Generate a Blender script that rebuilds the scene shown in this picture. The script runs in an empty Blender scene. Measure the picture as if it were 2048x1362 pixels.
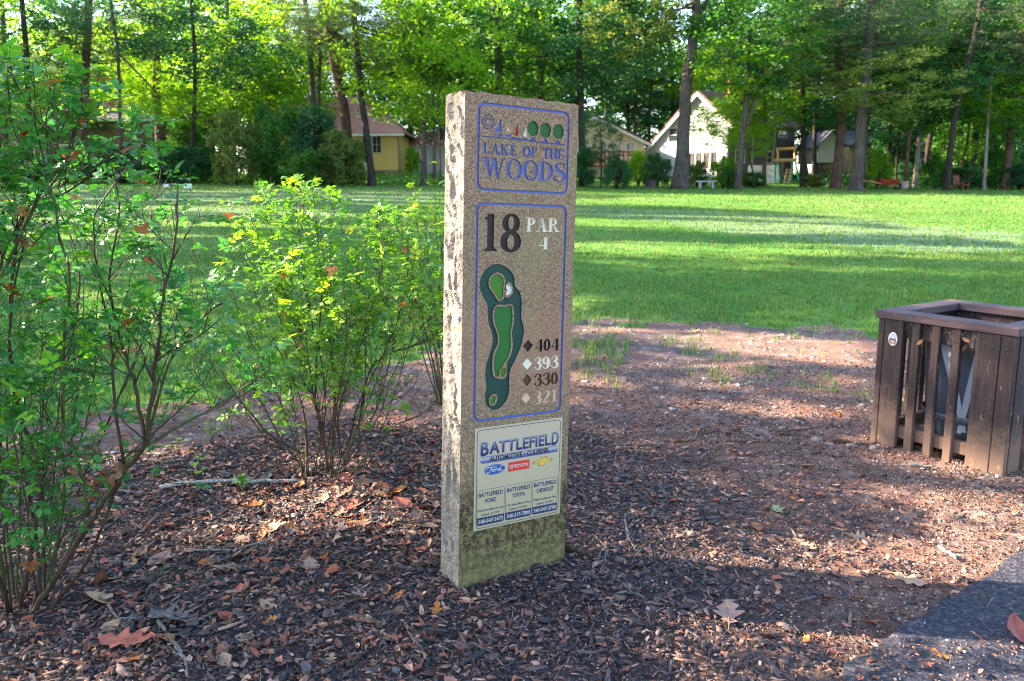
import bpy, bmesh, math, random
import numpy as np
from mathutils import Vector, Matrix, noise, geometry

random.seed(7); np.random.seed(7)
sc = bpy.context.scene
COL = sc.collection
R = math.radians

# ------------------------------------------------------------ camera
F_PX = 1583.4; PITCH = 0.1734; ROLL = -0.0073; SH = -23.1; CAM_H = 1.4
cP, sP, cR, sR = math.cos(PITCH), math.sin(PITCH), math.cos(ROLL), math.sin(ROLL)
FWD = Vector((0, cP, -sP)); UP0 = Vector((0, sP, cP)); RT0 = Vector((1, 0, 0))
RIGHT = RT0 * cR + UP0 * sR
UP = UP0 * cR - RT0 * sR
EYE = Vector((0, 0, CAM_H))
cam_d = bpy.data.cameras.new('camera'); cam = bpy.data.objects.new('camera', cam_d); COL.objects.link(cam)
M = Matrix((RIGHT, UP, -FWD)).transposed().to_4x4(); M.translation = EYE
cam.matrix_world = M
cam_d.sensor_width = 36; cam_d.lens = F_PX / 2048 * 36; cam_d.shift_y = SH / 2048
cam_d.clip_start = 0.05; cam_d.clip_end = 2000
cam_d.dof.use_dof = True; cam_d.dof.focus_distance = 2.9; cam_d.dof.aperture_fstop = 4.6
sc.camera = cam

# ------------------------------------------------------------ light
SUN_AZ = R(15); SUN_EL = R(28)       # azimuth: from the left, slightly ahead of the camera
SDIR = Vector((-math.cos(SUN_AZ) * math.cos(SUN_EL), math.sin(SUN_AZ) * math.cos(SUN_EL), math.sin(SUN_EL)))
w = bpy.data.worlds.new('World'); sc.world = w; w.use_nodes = True
nt = w.node_tree; bg = nt.nodes['Background']
sky = nt.nodes.new('ShaderNodeTexSky'); sky.sky_type = 'NISHITA'; sky.sun_disc = False; sky.dust_density = 1.2; sky.ozone_density = 1.3
sky.sun_elevation = SUN_EL; sky.sun_rotation = math.atan2(SDIR.x, SDIR.y)
nt.links.new(sky.outputs[0], bg.inputs[0]); bg.inputs[1].default_value = 0.11
sl = bpy.data.lights.new('sun', 'SUN'); so = bpy.data.objects.new('sun', sl); COL.objects.link(so)
sl.energy = 5.0; sl.angle = R(0.5); sl.color = (1.0, 0.81, 0.60)
so.rotation_euler = SDIR.to_track_quat('Z', 'Y').to_euler(); so.location = SDIR * 60
sc.view_settings.view_transform = 'Standard'; sc.view_settings.look = 'None'
sc.view_settings.gamma = 1; sc.view_settings.use_curve_mapping = False
sc.view_settings.exposure = 2.85
sc.cycles.max_bounces = 8; sc.cycles.transmission_bounces = 6; sc.cycles.diffuse_bounces = 5
sc.cycles.use_denoising = True; sc.cycles.filter_width = 1.1
sc.cycles.sample_clamp_indirect = 6

# ------------------------------------------------------------ terrain + pixel helpers
def sm(a, b, t):
    t = np.clip((t - a) / (b - a), 0, 1); return t * t * (3 - 2 * t)
def terrain(x, y):
    x = np.asarray(x, float); y = np.asarray(y, float)
    u = np.clip(x / np.maximum(y, 3.0), -0.8, 0.8)
    zt = 1.72 - 0.72 * u
    r = np.clip((y - 7) / 43, 0, 1)
    r = np.where(r < 0.15, r * r / 0.3, r - 0.075) / 0.925
    z = zt * r
    z = z + 0.9 * sm(50, 62, y) + 0.02 * np.clip(y - 62, 0, 400)
    return z
def ter(x, y): return float(terrain(x, y))
def ray(px, py):
    qx = (px - 1024) / F_PX; qy = (py - 681 - SH) / F_PX
    return FWD + RIGHT * qx - UP * qy
def ground_at(px, py):
    d = ray(px, py); t = 1.0
    for i in range(4000):
        p = EYE + d * t
        if p.z <= ter(p.x, p.y): break
        t *= 1.004
        if t > 300: break
    a, b = t / 1.004, t
    for i in range(24):
        m = (a + b) / 2; p = EYE + d * m
        if p.z <= ter(p.x, p.y): b = m
        else: a = m
    return EYE + d * b
def at_y(px, py, Y):
    d = ray(px, py); return EYE + d * (Y / d.y)
def project(P):
    """numpy Nx3 -> pixel x, y, depth"""
    P = np.asarray(P) - np.array(EYE)
    x = P @ np.array(RIGHT); u = P @ np.array(UP); d = P @ np.array(FWD)
    dd = np.maximum(d, 0.01)
    return 1024 + F_PX * x / dd, 681 + SH - F_PX * u / dd, d

# ------------------------------------------------------------ object helpers
def tag(o, label=None, cat=None, group=None, kind=None):
    if label: o['label'] = label
    if cat: o['category'] = cat
    if group: o['group'] = group
    if kind: o['kind'] = kind
    return o
def empty(name, loc, rz=0, **k):
    o = bpy.data.objects.new(name, None); COL.objects.link(o); o.empty_display_size = 0.1
    o.location = loc; o.rotation_euler = (0, 0, rz)
    return tag(o, **k)
def link(name, me, parent=None, **k):
    o = bpy.data.objects.new(name, me); COL.objects.link(o)
    if parent: o.parent = parent
    return tag(o, **k)
def mesh_np(name, V, Fq, mat=None, smooth=False, col=None, uv=None, mats=None, mi=None):
    """V Nx3, Fq MxK (K fixed) or list of arrays; col per-face float or rgb"""
    me = bpy.data.meshes.new(name)
    V = np.asarray(V, np.float32)
    if isinstance(Fq, list) and isinstance(Fq[0], np.ndarray): groups = [np.asarray(f, np.int32) for f in Fq if len(f)]
    else: groups = [np.asarray(Fq, np.int32)]
    loops = np.concatenate([g.ravel() for g in groups])
    tot = np.concatenate([np.full(len(g), g.shape[1], np.int32) for g in groups])
    start = np.concatenate([[0], np.cumsum(tot)[:-1]]).astype(np.int32)
    me.vertices.add(len(V)); me.vertices.foreach_set('co', V.ravel())
    me.loops.add(len(loops)); me.loops.foreach_set('vertex_index', loops)
    me.polygons.add(len(tot)); me.polygons.foreach_set('loop_start', start); me.polygons.foreach_set('loop_total', tot)
    if smooth: me.polygons.foreach_set('use_smooth', np.ones(len(tot), bool))
    if mi is not None: me.polygons.foreach_set('material_index', np.asarray(mi, np.int32))
    me.update(calc_edges=True)
    if col is not None:
        c = np.asarray(col, np.float32)
        a = me.attributes.new('var', 'FLOAT', 'FACE'); a.data.foreach_set('value', c)
    for m in (mats or ([mat] if mat else [])): me.materials.append(m)
    return me
class MB:
    """small mesh builder in python lists"""
    def __init__(s): s.v = []; s.f = []
    def add(s, vs, fs):
        n = len(s.v); s.v += [tuple(v) for v in vs]; s.f += [tuple(i + n for i in f) for f in fs]; return s
    def box(s, x0, x1, y0, y1, z0, z1, bev=0):
        if bev <= 0:
            vs = [(x, y, z) for z in (z0, z1) for y in (y0, y1) for x in (x0, x1)]
            return s.add(vs, [(0, 2, 3, 1), (4, 5, 7, 6), (0, 1, 5, 4), (1, 3, 7, 5), (3, 2, 6, 7), (2, 0, 4, 6)])
        b = bev; bm = bmesh.new()
        bmesh.ops.create_cube(bm, size=1)
        for v in bm.verts: v.co = ((x0 + x1) / 2 + v.co.x * (x1 - x0), (y0 + y1) / 2 + v.co.y * (y1 - y0), (z0 + z1) / 2 + v.co.z * (z1 - z0))
        bmesh.ops.bevel(bm, geom=bm.edges[:], offset=b, segments=1, affect='EDGES', profile=0.5)
        bm.verts.index_update()
        s.add([v.co[:] for v in bm.verts], [[v.index for v in f.verts] for f in bm.faces]); bm.free(); return s
    def prism(s, poly, d0, d1, axis='y'):
        n = len(poly); vs = []
        for d in (d0, d1):
            for p in poly:
                vs.append({'y': (p[0], d, p[1]), 'z': (p[0], p[1], d), 'x': (d, p[0], p[1])}[axis])
        fs = [tuple(range(n))[::-1], tuple(range(n, 2 * n))] + [(i, (i + 1) % n, n + (i + 1) % n, n + i) for i in range(n)]
        return s.add(vs, fs)
    def tube(s, pts, rad, n=6, cap=True, wob=0):
        pts = [Vector(p) for p in pts]; N = len(pts); vs = []; fs = []
        side = None
        for i, p in enumerate(pts):
            t = (pts[min(i + 1, N - 1)] - pts[max(i - 1, 0)]).normalized() if N > 1 else Vector((0, 0, 1))
            if side is None:
                side = t.cross(Vector((0.3, 1, 0.1))).normalized()
            else:
                side = (side - t * side.dot(t)).normalized()
            bi = t.cross(side); r = rad[i] if hasattr(rad, '__len__') else rad
            for k in range(n):
                a = 2 * math.pi * k / n
                rr = r * (1 + wob * math.sin(3 * a + i * 1.3) + wob * random.uniform(-.5, .5))
                vs.append(p + (side * math.cos(a) + bi * math.sin(a)) * rr)
        for i in range(N - 1):
            for k in range(n):
                k2 = (k + 1) % n; fs.append((i * n + k, i * n + k2, (i + 1) * n + k2, (i + 1) * n + k))
        if cap:
            fs.append(tuple(range(n))[::-1]); fs.append(tuple((N - 1) * n + k for k in range(n)))
        return s.add(vs, fs)
    def mesh(s, name, mat=None, smooth=False):
        me = bpy.data.meshes.new(name); me.from_pydata(s.v, [], s.f)
        if smooth: me.polygons.foreach_set('use_smooth', np.ones(len(me.polygons), bool))
        if mat: me.materials.append(mat)
        me.update(); return me
    def obj(s, name, mat=None, parent=None, smooth=False, **k):
        return link(name, s.mesh(name, mat, smooth), parent, **k)

# ------------------------------------------------------------ materials
class NT:
    def __init__(s, name):
        s.m = bpy.data.materials.new(name); s.m.use_nodes = True; s.t = s.m.node_tree
        s.b = s.t.nodes['Principled BSDF']; s.out = s.t.nodes['Material Output']
    def n(s, typ, ins=None, **props):
        nd = s.t.nodes.new(typ)
        for k, v in props.items(): setattr(nd, k, v)
        for k, v in (ins or {}).items(): s.set(nd.inputs[k], v)
        return nd
    def set(s, sock, v):
        if isinstance(v, bpy.types.NodeSocket): s.t.links.new(v, sock)
        elif isinstance(v, bpy.types.Node): s.t.links.new(v.outputs[0], sock)
        else:
            if isinstance(v, tuple) and len(v) == 3 and sock.type == 'RGBA': v = v + (1,)
            sock.default_value = v
    def co(s): return s.n('ShaderNodeTexCoord').outputs['Object']
    def map(s, v, scale): return s.n('ShaderNodeMapping', {'Vector': v, 'Scale': scale})
    def noise(s, scale, detail=4, rough=.55, vec=None, dist=0):
        return s.n('ShaderNodeTexNoise', {'Vector': vec if vec is not None else s.co(), 'Scale': scale, 'Detail': detail, 'Roughness': rough, 'Distortion': dist}).outputs[0]
    def voro(s, scale, vec=None, out='Distance', feature='F1'):
        return s.n('ShaderNodeTexVoronoi', {'Vector': vec if vec is not None else s.co(), 'Scale': scale}, feature=feature).outputs[out]
    def ramp(s, fac, stops, interp='LINEAR'):
        r = s.n('ShaderNodeValToRGB', {'Fac': fac}); e = r.color_ramp.elements; r.color_ramp.interpolation = interp
        while len(e) < len(stops): e.new(0.5)
        for i, (p, c) in enumerate(stops):
            e[i].position = p; e[i].color = (tuple(c) + (1,)) if hasattr(c, '__len__') else (c, c, c, 1)
        return r.outputs[0]
    def mix(s, fac, a, b, mode='MIX'):
        m = s.n('ShaderNodeMix', data_type='RGBA', blend_type=mode)
        s.set(m.inputs[0], fac); s.set(m.inputs[6], a); s.set(m.inputs[7], b); return m.outputs[2]
    def math(s, op, a, b=0.0, clamp=False):
        m = s.n('ShaderNodeMath', operation=op, use_clamp=clamp); s.set(m.inputs[0], a); s.set(m.inputs[1], b); return m.outputs[0]
    def attr(s, name, out='Fac'): return s.n('ShaderNodeAttribute', attribute_name=name).outputs[out]
    def rnd(s): return s.n('ShaderNodeObjectInfo').outputs['Random']
    def bump(s, h, strength=.5, dist=.01, normal=None):
        b = s.n('ShaderNodeBump', {'Height': h, 'Strength': strength, 'Distance': dist})
        if normal is not None: s.set(b.inputs['Normal'], normal)
        return b.outputs[0]
    def fin(s, color, rough=.8, normal=None, spec=.3, metal=0):
        s.set(s.b.inputs['Base Color'], color); s.set(s.b.inputs['Roughness'], rough)
        s.set(s.b.inputs['Specular IOR Level'], spec); s.set(s.b.inputs['Metallic'], metal)
        if normal is not None: s.set(s.b.inputs['Normal'], normal)
        return s.m
def simple(name, c, rough=.7, var=.15, scale=20, bump=0.1, metal=0, spec=.3):
    t = NT(name); nz = t.noise(scale, 5)
    lo = tuple(x * (1 - var) for x in c); hi = tuple(min(1, x * (1 + var)) for x in c)
    return t.fin(t.ramp(nz, [(.3, lo), (.7, hi)]), rough, t.bump(nz, bump, .01), metal=metal, spec=spec)
def leaf_mat(name, stops, trans=.45, rough=.5, obj_var=.35, tcol=1.6, nscale=1.5, sheen=.35):
    """stops: colours across the per-face 'var' attribute; translucent blade"""
    t = NT(name)
    v = t.attr('var')
    if obj_var:
        v = t.math('ADD', t.math('MULTIPLY', v, 1 - obj_var), t.math('MULTIPLY', t.rnd(), obj_var))
    c = t.ramp(v, stops)
    t.fin(c, rough, spec=sheen)
    tr = t.n('ShaderNodeBsdfTranslucent')
    tc = t.mix(1.0, c, (1.45 * tcol / 1.6, 1.35 * tcol / 1.6, .55), 'MULTIPLY'); t.set(tr.inputs[0], tc)
    mx = t.n('ShaderNodeMixShader'); t.set(mx.inputs[0], trans)
    t.t.links.new(t.b.outputs[0], mx.inputs[1]); t.t.links.new(tr.outputs[0], mx.inputs[2])
    t.t.links.new(mx.outputs[0], t.out.inputs[0]); return t.m
def bark_mat(name, dark, light, sc_=3.0, lich=None):
    t = NT(name); v = t.map(t.co(), (1, 1, .18))
    a = t.noise(sc_ * 6, 6, .65, v); b = t.noise(sc_, 3, .5)
    c = t.ramp(t.math('ADD', t.math('MULTIPLY', a, .75), t.math('MULTIPLY', b, .25)), [(.35, dark), (.62, light)])
    if lich: c = t.mix(t.ramp(t.noise(sc_ * 1.3, 5), [(.5, 0.0), (.68, .7)]), c, lich)
    return t.fin(c, .9, t.bump(a, .9, .03), spec=.15)
# ------------------------------------------------------------ numpy value noise
_rs = np.random.RandomState(3); _G = _rs.rand(256, 256)
def vn(x, y, s=1.0, o=0):
    x = np.asarray(x, float) * s + o * 17.3; y = np.asarray(y, float) * s + o * 9.7
    xi = np.floor(x).astype(int); yi = np.floor(y).astype(int); fx = x - xi; fy = y - yi
    fx = fx * fx * (3 - 2 * fx); fy = fy * fy * (3 - 2 * fy)
    g = lambda a, b: _G[a % 256, b % 256]
    return (g(xi, yi) * (1 - fx) + g(xi + 1, yi) * fx) * (1 - fy) + (g(xi, yi + 1) * (1 - fx) + g(xi + 1, yi + 1) * fx) * fy
def fbm(x, y, s=1.0, o=0, n=4):
    t = 0; a = .5
    for i in range(n): t = t + a * vn(x, y, s * 2 ** i, o + i); a *= .5
    return t / (1 - .5 ** n)
def inpoly(x, y, poly):
    x = np.asarray(x, float); y = np.asarray(y, float); c = np.zeros(x.shape, bool); n = len(poly)
    for i in range(n):
        x0, y0 = poly[i]; x1, y1 = poly[(i + 1) % n]
        if y0 == y1: continue
        c ^= ((y0 > y) != (y1 > y)) & (x < (x1 - x0) * (y - y0) / (y1 - y0) + x0)
    return c
def gpoly(pts): return [tuple(ground_at(*p)[:2]) for p in pts]
def micro(x, y):
    k = 1 - sm(9, 14, y)
    return k * ((fbm(x, y, 2.2, 1) - .5) * .05 + (fbm(x, y, 11, 5) - .5) * .022)
def gz(x, y): return terrain(x, y) + micro(x, y)

# ------------------------------------------------------------ ground zones (world x,y)
_edge = gpoly([(-600, 880), (-200, 860), (60, 850), (220, 822), (420, 800), (560, 790), (700, 752), (885, 706), (960, 670), (1060, 650), (1150, 642), (1300, 634), (1450, 642), (1560, 652), (1700, 664), (1800, 684), (2048, 700), (2500, 720)])
_ex = np.array([p[0] for p in _edge]); _ey = np.array([p[1] for p in _edge]); _o = np.argsort(_ex); _ex = _ex[_o]; _ey = _ey[_o]
_patch = [gpoly(p) for p in ([(1150, 672), (1190, 668), (1240, 690), (1236, 730), (1190, 764), (1150, 758)],
    [(1360, 684), (1400, 684), (1450, 702), (1420, 712), (1370, 702)], [(1460, 735), (1520, 728), (1515, 745), (1470, 748)],
    [(1420, 752), (1470, 748), (1520, 760), (1500, 772), (1430, 768)], [(1555, 770), (1640, 752), (1700, 770), (1660, 788), (1580, 786)], [(1700, 775), (1752, 770), (1750, 800), (1712, 800)],
    [(1565, 670), (1600, 668), (1590, 682), (1560, 682)])]
def grass_w(x, y, patch=.75):
    e = np.interp(x, _ex, _ey) + (fbm(x, y, 1.6, 2) - .5) * 1.3 + (fbm(x, y, 6, 3) - .5) * .7
    g = sm(-.35, .35, np.asarray(y) - e)
    if patch:
        jx = (fbm(x, y, 5, 7) - .5) * .5; jy = (fbm(x, y, 5, 8) - .5) * .5
        for p in _patch: g = np.maximum(g, patch * sum(inpoly(x + jx + a, y + jy + b, p) for a, b in ((0, 0), (.12, .1), (-.12, -.1), (.1, -.16), (-.1, .16))) / 5.)
        g = np.maximum(g, .22 * patch * sm(-2.6, .2, np.asarray(y) - e) * (fbm(x, y, 3.1, 19) > .56))
    return g
_mul = gpoly([(-900, 960), (0, 900), (300, 893), (620, 860), (888, 830), (1150, 838), (1300, 890), (1420, 950), (1560, 1010), (1700, 1180), (1810, 1250), (1500, 1362), (1300, 1700), (-900, 1700)])
def mulch_w(x, y):
    n1 = (fbm(x, y, 2.5, 11) - .5) * .8; n2 = (fbm(x, y, 2.5, 12) - .5) * .8; t = 0; wd = np.clip((np.asarray(x) + .2) * .5, .04, .55)
    for a, b in ((0, 0), (.9, .3), (-.9, -.3), (.3, -.9), (-.3, .9), (.5, .5), (-.5, -.5), (-.6, .6), (.6, -.6)): t = t + inpoly(x + n1 + a * wd, y + n2 + b * wd, _mul)
    return t / 9.

t = NT('ground_soil')
co = t.co()
dirt = t.ramp(t.noise(7, 8, .7), [(.3, (.065, .043, .037)), (.52, (.145, .100, .085)), (.72, (.31, .245, .215))])
dirt = t.mix(t.ramp(t.noise(1.1, 3), [(.4, 0.), (.65, .55)]), dirt, (.25, .125, .085))
mul = t.ramp(t.noise(45, 6, .8), [(.35, (.010, .008, .008)), (.55, (.05, .038, .036)), (.72, (.13, .09, .08))])
gr_n = t.noise(.35, 4, .6); gr_f = t.noise(38, 4, .75)
grs = t.ramp(t.math('ADD', t.math('MULTIPLY', gr_n, .45), t.math('MULTIPLY', gr_f, .55)), [(.34, (.028, .090, .014)), (.5, (.058, .17, .022)), (.66, (.12, .24, .045))])
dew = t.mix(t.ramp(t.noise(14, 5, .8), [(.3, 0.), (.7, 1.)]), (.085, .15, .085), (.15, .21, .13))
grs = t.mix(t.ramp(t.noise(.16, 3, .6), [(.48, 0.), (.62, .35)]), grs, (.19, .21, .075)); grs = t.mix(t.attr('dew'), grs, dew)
base = t.mix(t.attr('mulch'), dirt, mul)
edge = t.math('ADD', t.attr('grass'), t.math('MULTIPLY', t.math('SUBTRACT', t.noise(9, 5, .7), .5), 1.3))
base = t.mix(t.ramp(edge, [(.4, 0.), (.62, 1.)]), base, grs)
hh = t.math('ADD', t.math('MULTIPLY', t.noise(60, 6, .8), .6), t.math('MULTIPLY', t.voro(28), .5))
M_GROUND = t.fin(base, .95, t.bump(hh, .8, .012), spec=.15)

def axis(lo, hi, a, b, fine, growth):
    v = list(np.arange(a, b, fine)); s = fine; x = b
    while x < hi: v.append(x); s *= growth; x += s
    v.append(hi); s = fine; x = a
    while x > lo: s *= growth; x -= s; v.insert(0, max(x, lo))
    return np.unique(np.array(v))
gx = axis(-500, 500, -3.0, 3.6, .035, 1.09); gy = axis(-60, 600, 1.6, 7.5, .035, 1.035)
X, Y = np.meshgrid(gx, gy); Xf, Yf = X.ravel(), Y.ravel()
nx, ny = len(gx), len(gy)
V = np.stack([Xf, Yf, gz(Xf, Yf)], 1)
ii = np.arange(nx * ny).reshape(ny, nx)
Fq = np.stack([ii[:-1, :-1].ravel(), ii[:-1, 1:].ravel(), ii[1:, 1:].ravel(), ii[1:, :-1].ravel()], 1)
me = mesh_np('ground', V, Fq, M_GROUND, smooth=True)
px_, py_, d_ = project(V)
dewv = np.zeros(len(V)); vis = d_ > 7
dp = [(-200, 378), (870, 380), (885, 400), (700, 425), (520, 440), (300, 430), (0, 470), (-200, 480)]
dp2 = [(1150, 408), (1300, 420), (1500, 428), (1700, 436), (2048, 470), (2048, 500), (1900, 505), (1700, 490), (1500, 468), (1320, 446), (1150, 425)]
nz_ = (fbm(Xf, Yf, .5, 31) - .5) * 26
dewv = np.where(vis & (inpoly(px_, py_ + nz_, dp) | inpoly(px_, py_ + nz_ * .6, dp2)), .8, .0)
for nm, val in (('grass', grass_w(Xf, Yf, .28)), ('mulch', mulch_w(Xf, Yf)), ('dew', dewv)):
    a = me.attributes.new(nm, 'FLOAT', 'POINT'); a.data.foreach_set('value', np.asarray(val, np.float32))
link('ground', me, kind='structure')

# ------------------------------------------------------------ asphalt path (bottom right), a thin raised layer
path_edge = [(16.0, 9.0), (9.0, 6.2), (5.6, 4.6)] + [tuple(ground_at(*p)[:2]) for p in [(2330, 1010), (2048, 1116), (1966, 1166), (1913, 1200), (1845, 1234), (1790, 1268), (1735, 1312), (1690, 1362), (1600, 1500)]]
pe = []
for i in range(len(path_edge) - 1):
    a, b = Vector(path_edge[i]), Vector(path_edge[i + 1])
    for k in range(12):
        p = a.lerp(b, k / 12); q = Vector((noise.noise(Vector((p.x * 6, p.y * 6, 1))), noise.noise(Vector((p.x * 6, p.y * 6, 9))))) * .03 + Vector((noise.noise(Vector((p.x * 25, p.y * 25, 1))), 0)) * .012
        pe.append(p + q)
pe.append(Vector(path_edge[-1]))
rows = 26; V = []; Fq = []
off = Vector((1.0, -.72)).normalized()
for p in pe:
    V.append((p.x - off.x * .015, p.y - off.y * .015, float(gz(p.x, p.y)) - .02))
    for r in range(rows):
        s = (r / (rows - 1)) ** 1.6 * 4.5; q = p + off * s
        V.append((q.x, q.y, float(gz(q.x, q.y)) * .35 + .026 + min(s, .3) * .02))
m = rows + 1
for i in range(len(pe) - 1):
    for r in range(rows): Fq.append((i * m + r, (i + 1) * m + r, (i + 1) * m + r + 1, i * m + r + 1))
t = NT('asphalt'); a = t.voro(95, out='Color'); nz = t.noise(130, 5, .8)
sp = t.n('ShaderNodeSeparateColor', {0: a})
c = t.ramp(sp.outputs[0], [(.0, (.014, .016, .028)), (.55, (.034, .037, .058)), (.88, (.07, .068, .088)), (1, (.13, .11, .105))])
c = t.mix(t.ramp(t.noise(5, 5), [(.5, 0.), (.7, .35)]), c, (.055, .040, .036))
M_ASPH = t.fin(c, .85, t.bump(t.math('ADD', t.voro(95), nz), 1.0, .008), spec=.3)
o = link('cart_path', mesh_np('cart_path', V, Fq, M_ASPH, smooth=True), kind='structure')
def on_path(x, y):
    poly = [tuple(p) for p in pe] + [(pe[-1].x + 6, pe[-1].y - 5), (pe[0].x + 6, pe[0].y - 3)]
    return inpoly(x, y, poly)
def surf(x, y): return np.where(on_path(x, y), gz(x, y) * .35 + .034, gz(x, y))

# ------------------------------------------------------------ batch scatter of little pieces
def rotmats(n, tilt, rs):
    az = rs.rand(n) * 2 * np.pi; ti = rs.randn(n) * tilt; ta = rs.rand(n) * 2 * np.pi
    ca, sa = np.cos(az), np.sin(az); A = np.zeros((n, 3, 3)); A[:, 0, 0] = ca; A[:, 0, 1] = -sa; A[:, 1, 0] = sa; A[:, 1, 1] = ca; A[:, 2, 2] = 1
    k = np.stack([np.cos(ta), np.sin(ta), np.zeros(n)], 1); K = np.zeros((n, 3, 3))
    K[:, 0, 2] = k[:, 1]; K[:, 1, 2] = -k[:, 0]; K[:, 2, 0] = -k[:, 1]; K[:, 2, 1] = k[:, 0]
    B = np.eye(3)[None] + np.sin(ti)[:, None, None] * K + (1 - np.cos(ti))[:, None, None] * (K @ K)
    return B @ A
def scatter(protos, P, S, Rm, var, rs):
    """protos: list of (verts, faces same arity); P Nx3, S Nx3, Rm Nx3x3"""
    pick = rs.randint(len(protos), size=len(P)); Vs = []; Fs = []; C = []; off = 0
    for k, (pv, pf) in enumerate(protos):
        m = np.where(pick == k)[0]
        if not len(m): continue
        pv = np.asarray(pv, float); pf = np.asarray(pf)
        v = pv[None] * S[m][:, None, :]; v = np.einsum('nij,nkj->nki', Rm[m], v) + P[m][:, None, :]
        f = pf[None] + (np.arange(len(m)) * len(pv))[:, None, None] + off
        Vs.append(v.reshape(-1, 3)); Fs.append(f.reshape(-1, pf.shape[1])); C.append(np.repeat(var[m], len(pf))); off += len(m) * len(pv)
    return np.concatenate(Vs), Fs, np.concatenate(C)
def chip_proto(seed, n=6):
    r = random.Random(seed); top = []; bot = []
    for k in range(n):
        a = 2 * math.pi * k / n + r.uniform(-.25, .25); q = r.uniform(.38, .55)
        top.append((math.cos(a) * q, math.sin(a) * q * r.uniform(.6, 1), r.uniform(.25, .5)))
        bot.append((math.cos(a) * q * 1.05, math.sin(a) * q, -.5))
    vs = top + bot + [(0, 0, .55)]
    fs = []
    for k in range(n):
        k2 = (k + 1) % n
        fs += [(k, k2, 2 * n), (n + k, n + k2, k2), (n + k, k2, k)]
    return vs, fs
def area_pts(n, x0, x1, y0, y1, rs, wfun):
    x = rs.uniform(x0, x1, n); y = rs.uniform(y0, y1, n)
    k = rs.rand(n) < wfun(x, y); x, y = x[k], y[k]
    return x, y
rs = np.random.RandomState(11)
def var_mat(name, stops, rough=.85, bump=.3, spec=.2, scale=60):
    t = NT(name); c = t.ramp(t.attr('var'), stops); nz = t.noise(scale, 4, .7)
    c = t.mix(t.ramp(nz, [(.35, .35), (.6, 0.)]), c, (.02, .015, .015))
    return t.fin(c, rough, t.bump(nz, bump, .003), spec=spec)
M_CHIP = var_mat('mulch_chip', [(0, (.012, .011, .018)), (.35, (.042, .032, .033)), (.6, (.09, .070, .072)), (.75, (.15, .085, .065)), (.88, (.25, .12, .08)), (1, (.40, .25, .18))], rough=.6, spec=.4)
M_GRIT = var_mat('grit', [(0, (.03, .018, .015)), (.35, (.12, .058, .040)), (.65, (.25, .13, .09)), (.88, (.40, .25, .19)), (1, (.58, .45, .38))])
M_STONE = var_mat('stone_bits', [(0, (.10, .09, .09)), (.5, (.24, .19, .17)), (1, (.46, .40, .37))])
protos = [chip_proto(s, 5) for s in range(6)]
near = lambda x, y: (np.abs(x) < y * .72 + .4) | ((x > 0) & (x < y * .9 + 1.6))
# dark bark mulch
x, y = area_pts(115000, -3.6, 3.2, 1.7, 5.2, rs, lambda x, y: near(x, y) * np.clip(mulch_w(x, y) * 1.0 + .03 * (1 - grass_w(x, y)), 0, 1) * (1 - on_path(x, y)) * np.clip(1.25 - (y - 2.0) * .22, .35, 1))
n = len(x); L = rs.lognormal(math.log(.019), .45, n).clip(.007, .055)
lg = rs.rand(n) < .16; L = np.where(lg, L * 2.1, L * np.where(rs.rand(n) < .35, .55, 1)); S = np.stack([L, L * np.where(lg, rs.uniform(.09, .2, n), rs.uniform(.25, .65, n)), L * np.where(lg, .07, rs.uniform(.08, .25, n))], 1)
V, Fs, C = scatter(protos, np.stack([x, y, gz(x, y) + rs.rand(n) ** 2 * .016], 1), S, rotmats(n, .28, rs), rs.rand(n), rs)
link('bark_mulch', mesh_np('bark_mulch', V, Fs, M_CHIP, col=C), label='dark shredded bark mulch covering the bed around the granite marker', cat='mulch', kind='stuff')
# brown grit on the right side
x, y = area_pts(190000, -1.2, 6.2, 1.7, 6.5, rs, lambda x, y: near(x, y) * (1 - mulch_w(x, y) * .78) * (1 - grass_w(x, y)) * (1 - np.where(y < 2.22, .65, .985) * on_path(x, y)) * np.clip(1.15 - (y - 2.0) * .17, .22, 1) * np.clip((x + .6) * 1.5 + .3, .15, 1))
n = len(x); L = rs.lognormal(math.log(.0085), .4, n).clip(.004, .025)
S = np.stack([L, L * rs.uniform(.3, .8, n), L * rs.uniform(.2, .5, n)], 1)
prg = [chip_proto(s, 4) for s in range(20, 24)]
V, Fs, C = scatter(prg, np.stack([x, y, surf(x, y) + rs.rand(n) * .005 + .002], 1), S, rotmats(n, .35, rs), rs.rand(n), rs)
link('wood_grit', mesh_np('wood_grit', V, Fs, M_GRIT, col=C), label='fine brown wood grit and gravel spread right of the marker', cat='grit', kind='stuff')
# pale stones in the bare dirt
x, y = area_pts(9000, -4, 6, 3.6, 8.5, rs, lambda x, y: near(x, y) * (1 - grass_w(x, y)) * np.where(mulch_w(x, y) > 0, .12, 1.))
n = len(x); L = rs.lognormal(math.log(.022), .55, n).clip(.008, .08)
S = np.stack([L, L * rs.uniform(.5, .9, n), L * rs.uniform(.2, .45, n)], 1)
V, Fs, C = scatter(protos, np.stack([x, y, gz(x, y)], 1), S, rotmats(n, .12, rs), rs.rand(n) ** 1.3, rs)
link('pebbles', mesh_np('pebbles', V, Fs, M_STONE, col=C), label='pale pebbles scattered over the bare dirt before the lawn', cat='pebbles', kind='stuff')

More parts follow.
